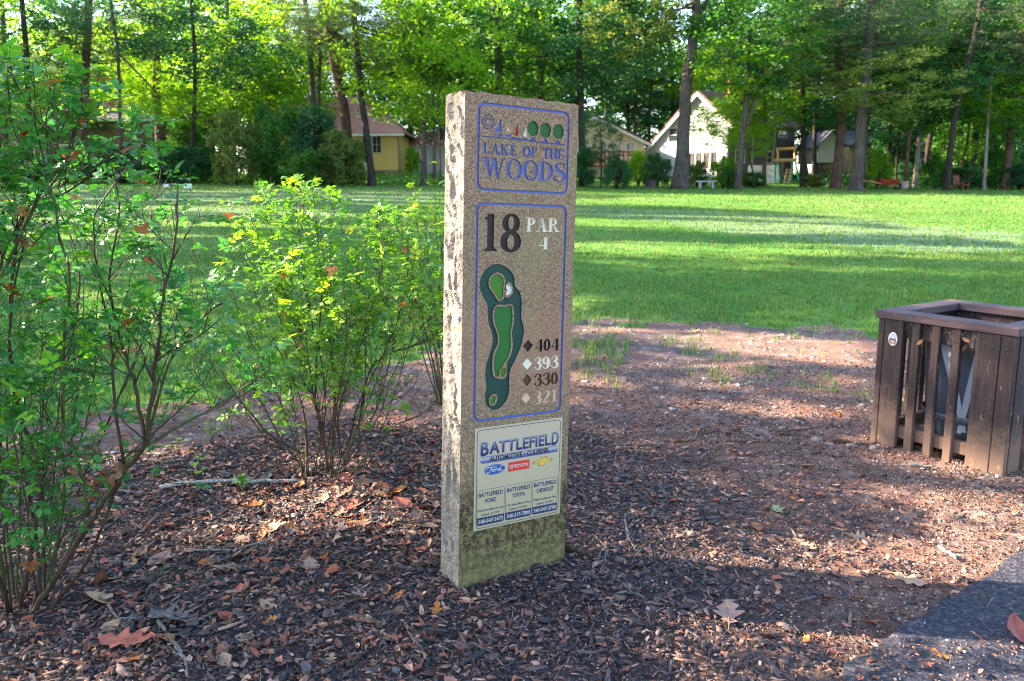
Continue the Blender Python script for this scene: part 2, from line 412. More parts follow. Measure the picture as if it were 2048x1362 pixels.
# ------------------------------------------------------------ grass blades
def blades(n_t, x0, x1, y0, y1, wf, h, wd, per, spread):
    x, y = area_pts(n_t, x0, x1, y0, y1, rs, wf); n = len(x)
    x = np.repeat(x, per) + rs.randn(n * per) * spread; y = np.repeat(y, per) + rs.randn(n * per) * spread; n = len(x)
    hh = np.repeat(h(x[::per], y[::per]), per)[:n] * rs.uniform(.5, 1.25, n)
    a = rs.rand(n) * 2 * np.pi; ln = rs.rand(n) * 2 * np.pi; bend = hh * rs.uniform(.15, .8, n)
    w_ = wd * rs.uniform(.7, 1.3, n); z = gz(x, y)
    dx, dy = np.cos(a) * w_, np.sin(a) * w_; bx, by = np.cos(ln) * bend, np.sin(ln) * bend
    b0 = np.stack([x - dx, y - dy, z - .004], 1); b1 = np.stack([x + dx, y + dy, z - .004], 1)
    m0 = np.stack([x - dx * .8 + bx * .35, y - dy * .8 + by * .35, z + hh * .6], 1); m1 = np.stack([x + dx * .8 + bx * .35, y + dy * .8 + by * .35, z + hh * .6], 1)
    tp = np.stack([x + bx, y + by, z + hh], 1)
    V = np.stack([b0, b1, m1, m0, tp], 1).reshape(-1, 3); k = np.arange(n)[:, None] * 5
    return V, [np.concatenate([k, k + 1, k + 2, k + 3], 1), np.concatenate([k + 3, k + 2, k + 4], 1)], np.tile(rs.rand(n), 2)
M_GRASS = leaf_mat('grass_blade', [(0, (.036, .115, .020)), (.5, (.085, .195, .036)), (.84, (.19, .30, .07)), (.93, (.28, .30, .11)), (1, (.36, .31, .14))], trans=.35, obj_var=0, sheen=.25)
gw = lambda x, y: np.abs(x) < y * .80 + 1.5
wf1 = lambda x, y: gw(x, y) * np.clip(grass_w(x, y) ** 1.2 * 1.05, 0, 1) * np.clip(1.3 - (y - 4) * .055, .25, 1)
V, Fs, C = blades(40000, -10, 10, 4.3, 15, wf1, lambda x, y: .035 + .045 * fbm(x, y, 1.3, 40) * (1 - sm(8, 14, y) * .5) + .05 * (grass_w(x, y) < .8) * (x < 1.6), .0028, 7, .022)
link('lawn_grass', mesh_np('lawn_grass', V, Fs, M_GRASS, col=C), label='green grass blades at the near edge of the lawn', cat='grass', kind='stuff')
V, Fs, C = blades(32000, -20, 20, 14, 30, lambda x, y: gw(x, y) * 1., lambda x, y: .035 + .03 * fbm(x, y, .6, 41), .007, 4, .04)
link('fairway_grass', mesh_np('fairway_grass', V, Fs, M_GRASS, col=C), label='mown fairway grass further out on the lawn', cat='grass', kind='stuff')

V, Fs, C = blades(30000, -38, 38, 29, 54, lambda x, y: gw(x, y) * 1., lambda x, y: .04 + .05 * fbm(x, y, .35, 43), .012, 3, .07)
link('far_grass', mesh_np('far_grass', V, Fs, M_GRASS, col=C), label='grass of the far lawn up to the edge of the wood', cat='grass', kind='stuff')

# ------------------------------------------------------------ fallen leaves
def lobed_leaf(seed, lobes=4, length=1.0, width=.34, depth=.45, curl=.45, teeth=9):
    """oak-like outline, curled; returns MB around the origin lying on z=0, stalk at -x"""
    r = random.Random(seed); up = []; N = lobes * 7 + 2
    for i in range(N + 1):
        s = i / N; env = math.sin(math.pi * min(1, s * .92 + .06)) ** .6 * (0.55 + .75 * s if s < .7 else 1.07 - (s - .7) * 1.4)
        l = .5 + .5 * math.cos(2 * math.pi * (s * lobes - .5))
        up.append((s * length, width * env * (1 - depth + depth * l) * r.uniform(.95, 1.05)))
    mb = MB(); cx = r.uniform(-curl, curl); cy = r.uniform(.3, 1.3) * curl; tw = r.uniform(-.5, .5) * curl
    def z(x, y): return curl * .55 * (x - .5) ** 2 * 1.2 + cy * y * y * 2.2 + tw * x * y * 2 + .02 * math.sin(x * 13 + seed)
    vs = []
    for (x, y) in up:
        for q in (-1, -.5, 0, .5, 1):
            yy = y * q; vs.append((x - length * .5, yy, z(x, yy)))
    fs = []
    for i in range(N):
        for k in range(4): a = i * 5 + k; fs.append((a, a + 1, a + 6, a + 5))
    mb.add(vs, fs); mb.tube([(-.72 * length, .02, .0), (-.5 * length, 0, z(0, 0)), (.3 * length, 0, z(.8, 0) + .004)], [.010, .008, .003], 4)
    return mb
def oval_leaf(seed, width=.3, curl=.3):
    r = random.Random(seed); mb = MB(); N = 8; vs = []; fs = []
    c2 = r.uniform(-1, 1.5) * curl
    for i in range(N + 1):
        s = i / N; wd = width * (math.sin(math.pi * s) ** .75) * r.uniform(.9, 1.08)
        for q in (-1, -.5, 0, .5, 1): vs.append((s - .5, wd * q, curl * (s - .5) ** 2 + c2 * (wd * q) ** 2 * 4 - .05 * (abs(q) < .1)))
    for i in range(N):
        for k in range(4): a = i * 5 + k; fs.append((a, a + 1, a + 6, a + 5))
    mb.add(vs, fs); return mb
def dead_mat(name, a, b):
    t = NT(name); nz = t.noise(5, 5, .7); c = t.ramp(nz, [(.3, a), (.65, b)]); c = t.mix(t.ramp(t.rnd(), [(0, 0.), (1, .5)]), c, tuple(x * .5 for x in a))
    return t.fin(c, .6, t.bump(t.noise(14, 3), .3, .02), spec=.35)
M_DL = {'brown': dead_mat('leaf_brown', (.13, .055, .03), (.26, .13, .07)), 'tan': dead_mat('leaf_tan', (.28, .16, .095), (.42, .27, .17)),
        'orange': dead_mat('leaf_orange', (.38, .10, .02), (.50, .19, .04)), 'red': dead_mat('leaf_red', (.32, .06, .045), (.42, .13, .08)),
        'pink': dead_mat('leaf_pink', (.26, .14, .10), (.38, .23, .17)), 'grey': dead_mat('leaf_grey', (.09, .075, .08), (.19, .16, .16)),
        'yellow': dead_mat('leaf_yellow', (.50, .36, .06), (.62, .47, .10)), 'green': dead_mat('leaf_green', (.16, .22, .08), (.30, .36, .18))}
lobed = {c: [lobed_leaf(s, random.choice((3, 3, 4)), 1, random.uniform(.32, .46), random.uniform(.5, .72)).mesh('oak_leaf', M_DL[c], True) for s in range(3)] for c in M_DL}
ovals = {c: [oval_leaf(s + 50, random.uniform(.22, .36)).mesh('oval_leaf', M_DL[c], True) for s in range(3)] for c in M_DL}
def put_leaf(px, py, c, size_px, kind='oak', rz=None, label=None, tilt=.25, group=None):
    p = ground_at(px, py); s = size_px * (p - EYE).length / F_PX
    me = random.choice((lobed if kind == 'oak' else ovals)[c])
    o = link('fallen_leaf', me, label=label, cat='fallen leaf', group=group)
    o.location = (p.x, p.y, float(surf(p.x, p.y)) + .008 + .02 * s); o.scale = (s, s, s)
    o.rotation_euler = (random.gauss(0, tilt), random.gauss(0, tilt), random.uniform(0, 6.28) if rz is None else rz); return o
NAMED = [(255, 1296, 'red', 95, 'oak', 'large red-orange oak leaf lying at the bottom left of the mulch'),
 (340, 1240, 'grey', 80, 'oak', 'dark grey oak leaf lying on the mulch below the left rose bush'), (365, 1250, 'grey', 75, 'oak', 'second dark grey oak leaf with deep lobes below the left rose bush'),
 (1455, 1235, 'pink', 78, 'oak', 'big pale brown lobed leaf lying in the shadow of the marker'), (2035, 1288, 'red', 70, 'oval', 'reddish oval leaf on the dark asphalt at the right'),
 (1720, 1083, 'tan', 40, 'oak', 'pale tan leaf on the sunlit grit'), (1820, 1165, 'tan', 55, 'oak', 'tan lobed leaf close to the asphalt edge'),
 (1612, 1098, 'tan', 42, 'oak', 'tan and orange lobed leaf in the sunlit grit'), (1515, 1060, 'orange', 30, 'oak', 'small orange leaf on sunlit grit right of the marker'),
 (1555, 1020, 'green', 40, 'oak', 'pale green leaf on the sunlit grit'), (1870, 1332, 'orange', 45, 'oak', 'orange leaf on the asphalt near the bottom edge'),
 (540, 1060, 'tan', 48, 'oak', 'yellow-tan oak leaf in the sunlit patch left of the marker'), (485, 1085, 'pink', 45, 'oak', 'pink deeply lobed leaf in the sunlit patch'),
 (790, 988, 'orange', 70, 'oak', 'long orange oak leaf in front of the middle rose bush'), (415, 1130, 'orange', 38, 'oval', 'bright orange curled leaf under the left rose bush'),
 (690, 960, 'red', 60, 'oak', 'red-brown oak leaf at the foot of the middle rose bush'), (450, 1322, 'tan', 36, 'oval', 'round tan leaf near the bottom edge'),
 (285, 1328, 'tan', 34, 'oval', 'curled tan leaf beside the large red-orange leaf'), (735, 1288, 'grey', 26, 'oval', 'small grey-pink oval leaf on dark mulch'),
 (1390, 663, 'yellow', 20, 'oak', 'yellow leaf at the edge of the lawn'), (1535, 783, 'orange', 16, 'oval', 'small orange leaf in the bare dirt'),
 (1588, 531, 'orange', 18, 'oak', 'orange-yellow leaf lying out on the lawn'), (1558, 577, 'yellow', 16, 'oak', 'yellow leaf lying on the near lawn'),
 (1672, 832, 'orange', 22, 'oak', 'orange leaf on the dirt left of the litter bin'), (2042, 985, 'red', 26, 'oval', 'dark red leaf in the shade below the litter bin')]
for (px, py, c, s, k, lab) in NAMED: put_leaf(px, py, c, s, k, label=lab, tilt=.15)
zones = [((150, 880), (1060, 1350), 120, 'brown dead leaves scattered over the mulch left of the marker', 'small dead leaf among the many on the mulch left of the marker', 26, 11),
         ((480, 900), (955, 1075), 60, 'red dead leaves heaped in front of the middle rose bush', 'reddish dead leaf in the drift before the middle rose bush', 34, 10),
         ((1150, 1750), (860, 1330), 40, 'dead leaves on the grit right of the marker', 'small dead leaf on the grit right of the marker', 18, 6)]
for (xr, yr, n, grp, lab, sz, sd) in zones:
    for i in range(n):
        c = random.choices(['brown', 'tan', 'orange', 'red', 'pink', 'grey', 'yellow'], [6, 4, 3, 4, 4, 4, .4])[0]
        put_leaf(random.uniform(*xr), random.uniform(*yr), c, max(10, random.gauss(sz, sd)), random.choice(('oak', 'oval', 'oval')), label=lab, group=grp)
for i in range(46):
    py_ = random.choice((random.uniform(395, 470), random.uniform(450, 640), random.uniform(520, 640))); put_leaf(random.choice((random.uniform(1160, 2040), random.uniform(1160, 1750), random.uniform(100, 860))), py_, random.choice(['brown', 'brown', 'tan', 'grey', 'yellow', 'brown']), random.uniform(6, 11) * (py_ - 300) / 250, 'oak', label='small dry leaf lying out on the lawn', group='dry leaves scattered over the lawn')
# uncountable small litter
lp = []
for s in range(5):
    r = random.Random(s + 90); vs = [(-.5, 0, 0), (-.2, -.24, .12), (-.15, 0, 0), (-.2, .25, .16), (.2, -.26, .10), (.2, 0, .0), (.2, .22, .2), (.55, 0, .12)]
    vs = [(a + r.uniform(-.05, .05), b + r.uniform(-.05, .05), c * r.uniform(.2, 2)) for a, b, c in vs]
    lp.append((vs, [(0, 1, 2), (0, 2, 3), (1, 4, 5), (1, 5, 2), (2, 5, 6), (2, 6, 3), (4, 7, 5), (5, 7, 6)]))
x, y = area_pts(17000, -3.6, 3.2, 1.8, 5.5, rs, lambda x, y: near(x, y) * (1 - np.where(y < 2.22, .2, .93) * on_path(x, y)) * (1 - grass_w(x, y)) * np.where(x < -.1, .55 + .45 * sm(2.6, 3.1, y), .14) * np.where(mulch_w(x, y) > 0, 1, .5))
n = len(x); L = rs.lognormal(math.log(.028), .35, n).clip(.012, .06); S = np.stack([L, L * rs.uniform(.6, 1.1, n), L * rs.uniform(.4, 1.3, n)], 1)
V, Fs, C = scatter(lp, np.stack([x, y, surf(x, y) + .01], 1), S, rotmats(n, .35, rs), rs.rand(n), rs)
t = NT('leaf_litter'); M_LIT = t.fin(t.ramp(t.attr('var'), [(0, (.07, .035, .028)), (.3, (.18, .07, .045)), (.5, (.34, .10, .045)), (.65, (.30, .13, .09)), (.85, (.40, .19, .14)), (1, (.48, .32, .21))]), .65)
link('leaf_litter', mesh_np('leaf_litter', V, Fs, M_LIT, col=C), label='fine crumbled leaf litter lying in the mulch', cat='leaf litter', kind='stuff')
# pine needles / straw
x, y = area_pts(26000, -3.4, 4.0, 1.8, 5.5, rs, lambda x, y: near(x, y) * (1 - grass_w(x, y)) * np.where(on_path(x, y), .12, .8))
n = len(x); L = rs.uniform(.015, .06, n); S = np.stack([L, np.full(n, .0013), np.full(n, .0013)], 1)
npro = [([(-.5, -.5, 0), (-.5, .5, 0), (0, .5, .6 + 3 * q), (0, -.5, .6 + 3 * q), (.5, 3 * q, 0), (.5, 1 + 3 * q, 0)], [(0, 1, 2), (0, 2, 3), (3, 2, 5), (3, 5, 4)]) for q in (-2, 0, 2)]
V, Fs, C = scatter(npro, np.stack([x, y, surf(x, y) + .006 + rs.rand(n) * .006], 1), S, rotmats(n, .22, rs), rs.rand(n), rs)
link('straw_litter', mesh_np('straw_litter', V, Fs, M_LIT, col=C), label='loose pine needles and straw scattered on the ground', cat='needles', kind='stuff')

# ------------------------------------------------------------ sticks
M_STICK = bark_mat('stick_grey', (.12, .10, .09), (.36, .32, .29), 12)
M_STICKB = bark_mat('stick_brown', (.05, .03, .022), (.19, .12, .08), 12)
M_BIRCH = bark_mat('branch_pale', (.22, .19, .18), (.52, .50, .48), 9, lich=(.20, .26, .20))
STICKS = [([(320, 982), (430, 972), (520, 966), (600, 962)], 9, M_BIRCH, 'thick pale grey branch lying across the mulch behind the left bush'),
 ([(290, 990), (200, 985), (110, 990), (0, 1000)], 6, M_STICK, 'thin grey twig lying at the far left under the bush'),
 ([(370, 1103), (470, 1108), (540, 1082), (600, 1036)], 4.5, M_STICK, 'long curved grey twig through the sunlit leaves'),
 ([(318, 1250), (350, 1300), (372, 1330), (376, 1362)], 7, M_STICK, 'crooked lichened stick running to the bottom edge at the left'),
 ([(218, 1218), (235, 1248), (300, 1246)], 5, M_STICK, 'bent grey stick below the left bush'),
 ([(630, 1222), (700, 1208), (770, 1190)], 7, M_STICKB, 'straight brown stick on the dark mulch'),
 ([(740, 1150), (790, 1152), (850, 1137)], 6, M_STICKB, 'short mossy stick left of the marker'),
 ([(680, 1328), (710, 1318), (735, 1303)], 9, M_STICKB, 'short brown splinter of wood near the bottom edge'),
 ([(1250, 1042), (1256, 1075), (1270, 1098)], 5.5, M_STICK, 'pinkish upright-lying twig right of the marker'),
 ([(1128, 1098), (1155, 1104), (1185, 1114)], 12, M_STICKB, 'thick dark stick against the right foot of the marker'),
 ([(1190, 1075), (1212, 1095), (1210, 1125), (1200, 1140)], 3.5, M_STICK, 'thin hooked twig beyond the marker base'),
 ([(1245, 1170), (1265, 1190), (1290, 1200)], 3, M_STICK, 'fine arched twig in the marker shadow'),
 ([(1387, 884), (1400, 862), (1418, 856)], 3.5, M_STICK, 'thin arched twig standing on the dirt'),
 ([(1345, 884), (1390, 885)], 5, M_STICKB, 'short dark stick on the dirt left of the arched twig'),
 ([(1395, 873), (1440, 871)], 3.5, M_STICKB, 'short straight stick behind the arched twig'),
 ([(1484, 862), (1505, 880), (1530, 888)], 3, M_STICK, 'pale curved twig in the middle of the dirt'),
 ([(1460, 891), (1520, 893), (1580, 892)], 4, M_STICKB, 'long thin dark stick on the dirt'),
 ([(1375, 813), (1405, 813), (1428, 821)], 4.5, M_STICKB, 'bent stick near the grass tufts'),
 ([(1558, 872), (1602, 872)], 4.5, M_STICKB, 'short brown stick towards the litter bin'),
 ([(1665, 886), (1705, 888)], 7, M_STICKB, 'thick short stick left of the litter bin'),
 ([(1818, 934), (1862, 937)], 7, M_STICK, 'pale short stick in front of the litter bin'),
 ([(1150, 776), (1210, 782)], 3, M_STICKB, 'thin stick at the left of the dirt'),
 ([(1872, 1103), (1895, 1115), (1912, 1126)], 8, M_BIRCH, 'white splinter of wood on the sunlit grit'),
 ([(1550, 864), (1600, 862), (1635, 855)], 3, M_STICKB, 'thin dark twig in the dirt right of centre')]
for pts, wpx, m, lab in STICKS:
    P = []
    for i, q in enumerate(pts):
        g = ground_at(*q); P.append(Vector((g.x, g.y, float(gz(g.x, g.y)))))
    r0 = wpx / 2 * (P[0] - EYE).length / F_PX; Q = []
    for i in range(len(P) - 1):
        for k in range(6):
            a = P[i].lerp(P[i + 1], k / 6); a.z = float(gz(a.x, a.y)) + r0 * .8 + .006; a += Vector((random.uniform(-1, 1), random.uniform(-1, 1), 0)) * r0 * .5; Q.append(a)
    e = P[-1].copy(); e.z += r0 * .5 + .004; Q.append(e); c0 = sum(Q, Vector()) / len(Q)
    rad = [r0 * (1 - .45 * i / len(Q)) * random.uniform(.85, 1.12) for i in range(len(Q))]
    mb = MB(); mb.tube([q - c0 for q in Q], rad, 7, wob=.1)
    if wpx > 4:
        for j in range(2):
            i = random.randrange(2, len(Q) - 1); dd = Vector((random.uniform(-1, 1), random.uniform(-1, 1), .3)).normalized() * random.uniform(3, 8) * r0
            mb.tube([Q[i] - c0, Q[i] - c0 + dd * .6, Q[i] - c0 + dd], [r0 * .4, r0 * .3, r0 * .15], 5)
    o = mb.obj('stick', m, smooth=True, label=lab, cat='stick'); o.location = c0
# two small fallen fruits beside the marker
def ball(mb, c, r, seg=10, squash=1):
    vs = []; fs = []; c = Vector(c)
    for i in range(seg // 2 + 1):
        a = math.pi * i / (seg // 2)
        for k in range(seg): b = 2 * math.pi * k / seg; vs.append(c + Vector((math.sin(a) * math.cos(b), math.sin(a) * math.sin(b), math.cos(a) * squash)) * r)
    for i in range(seg // 2):
        for k in range(seg): fs.append((i * seg + k, i * seg + (k + 1) % seg, (i + 1) * seg + (k + 1) % seg, (i + 1) * seg + k))
    mb.add(vs, fs)
for (px, py, r, c, lab) in ((1152, 943, .010, (.22, .02, .02), 'small red fruit on the mulch right of the marker'), (1158, 955, .008, (.14, .20, .03), 'small green fruit beside the red one right of the marker'), (1566, 911, .011, (.11, .14, .04), 'green nut lying on the dirt')):
    p = ground_at(px, py); mb = MB(); ball(mb, (0, 0, 0), r, 12, .9); mb.tube([(0, 0, r * .8), (.001, 0, r * 1.3)], r * .12, 5)
    o = mb.obj('fallen_fruit', simple('fruit_%d' % px, c, .4, .2, 60), smooth=True, label=lab, cat='fruit'); o.location = (p.x, p.y, float(gz(p.x, p.y)) + r + .006)
# ------------------------------------------------------------ granite tee marker
SX, SY, SYAW, LEAN, TILT, SW, SHT, STK = -0.1979, 2.6093, 0.5602, 0.0485, 0.0226, 0.4642, 1.7278, 0.1363
_d = Vector((math.cos(SYAW), math.sin(SYAW), 0)); _n = Vector((-math.sin(SYAW), math.cos(SYAW), 0)); _k = Vector((0, 0, 1))
_d2 = _d * math.cos(LEAN) - _k * math.sin(LEAN); _k2 = _k * math.cos(LEAN) + _d * math.sin(LEAN)
_k3 = _k2 * math.cos(TILT) + _n * math.sin(TILT); _n3 = _n * math.cos(TILT) - _k2 * math.sin(TILT)
SO = Vector((SX, SY, 0))
sign_root = empty('tee_marker', SO, label='tall upright granite golf hole marker with a carved and painted face', cat='stone marker')
sign_root.matrix_world = Matrix((_d2, _n3, _k3)).transposed().to_4x4() @ Matrix.Identity(4)
sign_root.matrix_world = Matrix.Translation(SO) @ Matrix((_d2, _n3, _k3)).transposed().to_4x4()
def ab(px, py):
    """photo pixel -> coordinates on the marker's face"""
    d = ray(px, py); t = (SO - EYE).dot(_n3) / d.dot(_n3); p = EYE + d * t - SO
    return (p.dot(_d2), p.dot(_k3))
z1 = lambda x, y: ab(880 + x / 3.403, 160 + y / 3.403)
z2 = lambda x, y: ab(880 + x / 3.89, 500 + y / 3.89)
z3 = lambda x, y: ab(880 + x / 3.583, 820 + y / 3.583)

# shapes are (positive polygons, negative polygons)
def ell(cx, cy, rx, ry, n=24, a0=0, a1=2 * math.pi):
    return [(cx + rx * math.cos(a0 + (a1 - a0) * i / n), cy + ry * math.sin(a0 + (a1 - a0) * i / n)) for i in range(n if a1 - a0 > 6.28 else n + 1)]
def rrect(x0, y0, x1, y1, r, n=6):
    P = []
    for cx, cy, a in ((x1 - r, y1 - r, 0), (x0 + r, y1 - r, 90), (x0 + r, y0 + r, 180), (x1 - r, y0 + r, 270)):
        P += [(cx + r * math.cos(R(a + 90 * i / n)), cy + r * math.sin(R(a + 90 * i / n))) for i in range(n + 1)]
    return P
def cat(pts, n=6, closed=False):
    P = [Vector(p) for p in pts]; out = []; N = len(P)
    g = (lambda i: P[i % N]) if closed else (lambda i: P[max(0, min(N - 1, i))])
    for i in range(N if closed else N - 1):
        a, b, c, d = g(i - 1), g(i), g(i + 1), g(i + 2)
        for k in range(n):
            t = k / n; out.append(tuple(.5 * ((2 * b) + (c - a) * t + (2 * a - 5 * b + 4 * c - d) * t * t + (3 * b - a - 3 * c + d) * t ** 3)))
    if not closed: out.append(tuple(P[-1]))
    return out
def stroke(pts, ws, n=6):
    Q = [Vector(p) for p in cat([p for p in pts], n)]; W = [w_[0] for w_ in cat([(w_, 0) for w_ in ws], n)]
    L = []; Rr = []
    for i, q in enumerate(Q):
        t = (Q[min(i + 1, len(Q) - 1)] - Q[max(i - 1, 0)]).normalized(); nn = Vector((-t.y, t.x)); L.append(q + nn * W[i] / 2); Rr.append(q - nn * W[i] / 2)
    return [tuple(p) for p in L + Rr[::-1]]
def strokes(pts, ws, n=6):
    """as a run of small quads: safe where the stroke crosses itself"""
    s = stroke(pts, ws, n); h = len(s) // 2; return [[s[i], s[i + 1], s[2 * h - 2 - i], s[2 * h - 1 - i]] for i in range(h - 1)]
T_, H_ = .17, .055    # thick and hair strokes
def serif(x, y, w_, up):
    s = 1 if up else -1
    return [(x - w_ / 2, y), (x + w_ / 2, y), (x + w_ / 2, y + s * .04), (x + w_ * .26, y + s * .085), (x - w_ * .26, y + s * .085), (x - w_ / 2, y + s * .04)]
def stem(x, w_=T_, y0=0, y1=1, sb=True, st=True, sw=.2):
    o = [[(x - w_ / 2, y0), (x + w_ / 2, y0), (x + w_ / 2, y1), (x - w_ / 2, y1)]]
    if sb: o.append(serif(x, y0, w_ + sw, True))
    if st: o.append(serif(x, y1, w_ + sw, False))
    return o
def G(ch, b=1.0):
    """serif capitals and figures on a unit height; b = boldness. returns pos, neg, width"""
    t = T_ * b; h = H_ * (1 + (b - 1) * .6); P = []; N = []
    if ch == 'L':
        P = stem(.17, t) + [[(.1, 0), (.66, 0), (.70, .30), (.64, .30), (.58, h * 1.2), (.1, h * 1.1)]]; wd = .72
    elif ch == 'A':
        P = [[(.10, 0), (.16, 0), (.44, .86), (.40, 1.02), (.37, 1.0)], [(.40, 1.02), (.46, 1.02), (.83, 0), (.60, 0), (.34, .80)], [(.22, .32), (.6, .32), (.6, .38), (.24, .38)], serif(.13, 0, .26, True), serif(.73, 0, .34, True)]
        P[0] = [(.10, 0), (.16, 0), (.46, 1.0), (.39, 1.0)]; P[1] = [(.38, 1.02), (.48, 1.02), (.82, 0), (.82 - t * 1.25, 0)]; wd = .90
    elif ch == 'K':
        P = stem(.17, t) + [[(.2, .40), (.2, .48), (.66, .98), (.74, .98)], [(.30, .50), (.42, .64), (.85, 0), (.85 - t * 1.3, 0)], serif(.69, 1, .26, False), serif(.77, 0, .32, True)]; wd = .93
    elif ch == 'E':
        P = stem(.17, t) + [[(.1, 0), (.66, 0), (.70, .28), (.64, .28), (.58, h * 1.1), (.1, h * 1.1)], [(.1, 1), (.64, 1), (.66, .76), (.60, .76), (.55, 1 - h * 1.1), (.1, 1 - h * 1.1)], [(.2, .5 - h / 2), (.2, .5 + h / 2), (.5, .5 + h / 2), (.5, .5 - h / 2)], [(.46, .38), (.51, .38), (.51, .64), (.46, .64)]]; wd = .74
    elif ch == 'F':
        P = stem(.17, t) + [[(.1, 1), (.64, 1), (.66, .74), (.60, .74), (.55, 1 - h * 1.1), (.1, 1 - h * 1.1)], [(.2, .5 - h / 2), (.2, .5 + h / 2), (.48, .5 + h / 2), (.48, .5 - h / 2)], [(.45, .38), (.50, .38), (.50, .64), (.45, .64)]]; wd = .68
    elif ch == 'O':
        P = [ell(.42, .5, .42, .52)]; N = [ell(.42, .5, .42 - t, .52 - h)]; wd = .84
    elif ch == '0':
        P = [ell(.32, .5, .32, .51)]; N = [ell(.32, .5, .32 - t, .51 - h * 1.3)]; wd = .64
    elif ch == 'T':
        P = stem(.36, t, st=False) + [[(.02, 1), (.70, 1), (.72, .74), (.66, .74), (.60, 1 - h * 1.1), (.12, 1 - h * 1.1), (.06, .74), (0, .74)]]; wd = .72
    elif ch == 'H':
        P = stem(.17, t) + stem(.67, t) + [[(.2, .5 - h / 2), (.64, .5 - h / 2), (.64, .5 + h / 2), (.2, .5 + h / 2)]]; wd = .84
    elif ch == 'W':
        P = [[(.06, 1), (.06 + t * 1.3, 1), (.40, 0), (.33, 0)], [(.33, 0), (.40, 0), (.60, .96), (.53, .96)], [(.46, 1), (.46 + t * 1.3, 1), (.80, 0), (.73, 0)], [(.73, 0), (.80, 0), (1.07, 1), (1.01, 1)], serif(.14, 1, .34, False), serif(.55, 1, .30, False), serif(1.04, 1, .24, False)]; wd = 1.16
    elif ch == 'D':
        P = stem(.17, t) + [ell(.30, .5, .48, .5, 18, -math.pi / 2, math.pi / 2)]; P.append([(.17, 0), (.31, 0), (.31, 1), (.17, 1)])
        N = [ell(.30, .5, .48 - t, .5 - h * 1.1, 16, -math.pi / 2, math.pi / 2) + [(.17 + t / 2, 1 - h * 1.1), (.17 + t / 2, h * 1.1)]]; wd = .80
    elif ch == 'S':
        P = strokes([(.58, .76), (.50, .93), (.33, .98), (.14, .90), (.12, .70), (.30, .56), (.50, .44), (.58, .26), (.46, .05), (.26, .02), (.10, .10), (.06, .28)], [h * .6, h, h, t * .7, t * .9, t * 1.1, t * 1.1, t * .95, t * .5, h, h, h * .6]) + [[(.55, .98), (.60, .98), (.61, .70), (.56, .70)], [(.03, .02), (.08, .02), (.08, .32), (.03, .32)]]; wd = .66
    elif ch == 'P':
        P = stem(.17, t) + [ell(.34, .74, .32, .26, 16, -math.pi / 2, math.pi / 2) + [(.17, 1), (.17, .48)]]
        N = [ell(.34, .74, .32 - t, .26 - h * 1.1, 14, -math.pi / 2, math.pi / 2) + [(.17 + t / 2, 1 - h * 1.1), (.17 + t / 2, .48 + h * 1.1)]]; wd = .68
    elif ch == 'R':
        P, N, _ = G('P', b); P = P + [[(.36, .50), (.50, .50), (.82, 0), (.80 - t, 0)], serif(.76, 0, .26, True)]; wd = .86
    elif ch == '1':
        P = stem(.30, t * 1.05, st=False, sw=.28) + [[(.30, 1.0), (.30 + t * .52, 1.0), (.30 + t * .52, .9), (.30 - t * .5, .84), (.06, .84), (.06, .90), (.2, .93)]]; wd = .58
    elif ch == '8':
        P = [ell(.33, .75, .28, .26), ell(.33, .27, .33, .29)]; N = [ell(.33, .76, .28 - t * .85, .26 - h * 1.3, 18), ell(.33, .26, .33 - t * .95, .29 - h * 1.5, 18)]; wd = .66
    elif ch == '4':
        P = [[(.40, 0), (.40 + t, 0), (.40 + t, 1), (.40, 1)], [(.02, .26), (.68, .26), (.68, .34), (.02, .34)], [(.02, .30), (.08, .30), (.46, 1), (.40, 1)], serif(.40 + t / 2, 0, .34, True)]; wd = .68
    elif ch == '3':
        P = strokes([(.08, .80), (.18, .95), (.34, .98), (.50, .86), (.48, .66), (.26, .54)], [h, h, h * 1.2, t * .9, t * .9, h]) + strokes([(.26, .54), (.50, .46), (.56, .26), (.42, .04), (.24, .02), (.08, .16)], [h, t * .8, t * 1.0, t * .6, h, h]) + [ell(.12, .80, .085, .075, 10), ell(.11, .20, .085, .08, 10)]; wd = .62
    elif ch == '9':
        P = [ell(.32, .68, .31, .33)] + strokes([(.56, .72), (.58, .42), (.46, .14), (.28, .02), (.10, .14)], [t, t, t * .8, h, h]) + [ell(.13, .17, .085, .08, 10)]; N = [ell(.31, .69, .31 - t, .33 - h * 1.2, 18)]; wd = .66
    elif ch == '2':
        P = strokes([(.08, .76), (.16, .94), (.34, .98), (.52, .84), (.50, .62), (.30, .34), (.08, .06)], [h, h, h * 1.3, t, t, t * .7, t * .5]) + [ell(.13, .76, .085, .08, 10), [(.04, 0), (.58, 0), (.63, .26), (.57, .26), (.52, .13), (.06, .13)]]; wd = .66
    else: wd = .45
    return P, N, wd
SHAPES = []     # (name, material, pos, neg)
def place(P, N, fx, fy): return [[(fx(x), fy(y)) for x, y in p] for p in P], [[(fx(x), fy(y)) for x, y in p] for p in N]
def word(txt, a0, b0, a1, b1, mat, name, b=1.0, gap=.10):
    W = 0; gl = []
    for ch in txt:
        P, N, wd = G(ch, b); gl.append((ch, P, N, W)); W += wd + gap
    W -= gap; sx = (a1 - a0) / W; sy = b1 - b0
    for ch, P, N, o in gl:
        if ch == ' ': continue
        p, q = place(P, N, lambda x: a0 + (x + o) * sx, lambda y: b0 + y * sy); SHAPES.append((name, mat, p, q))
def frame(x0, y0, x1, y1, w_, r, mat):
    SHAPES.append(('carved_frame', mat, [rrect(x0, y0, x1, y1, r, 7)], [rrect(x0 + w_, y0 + w_, x1 - w_, y1 - w_, r - w_ * .7, 7)]))
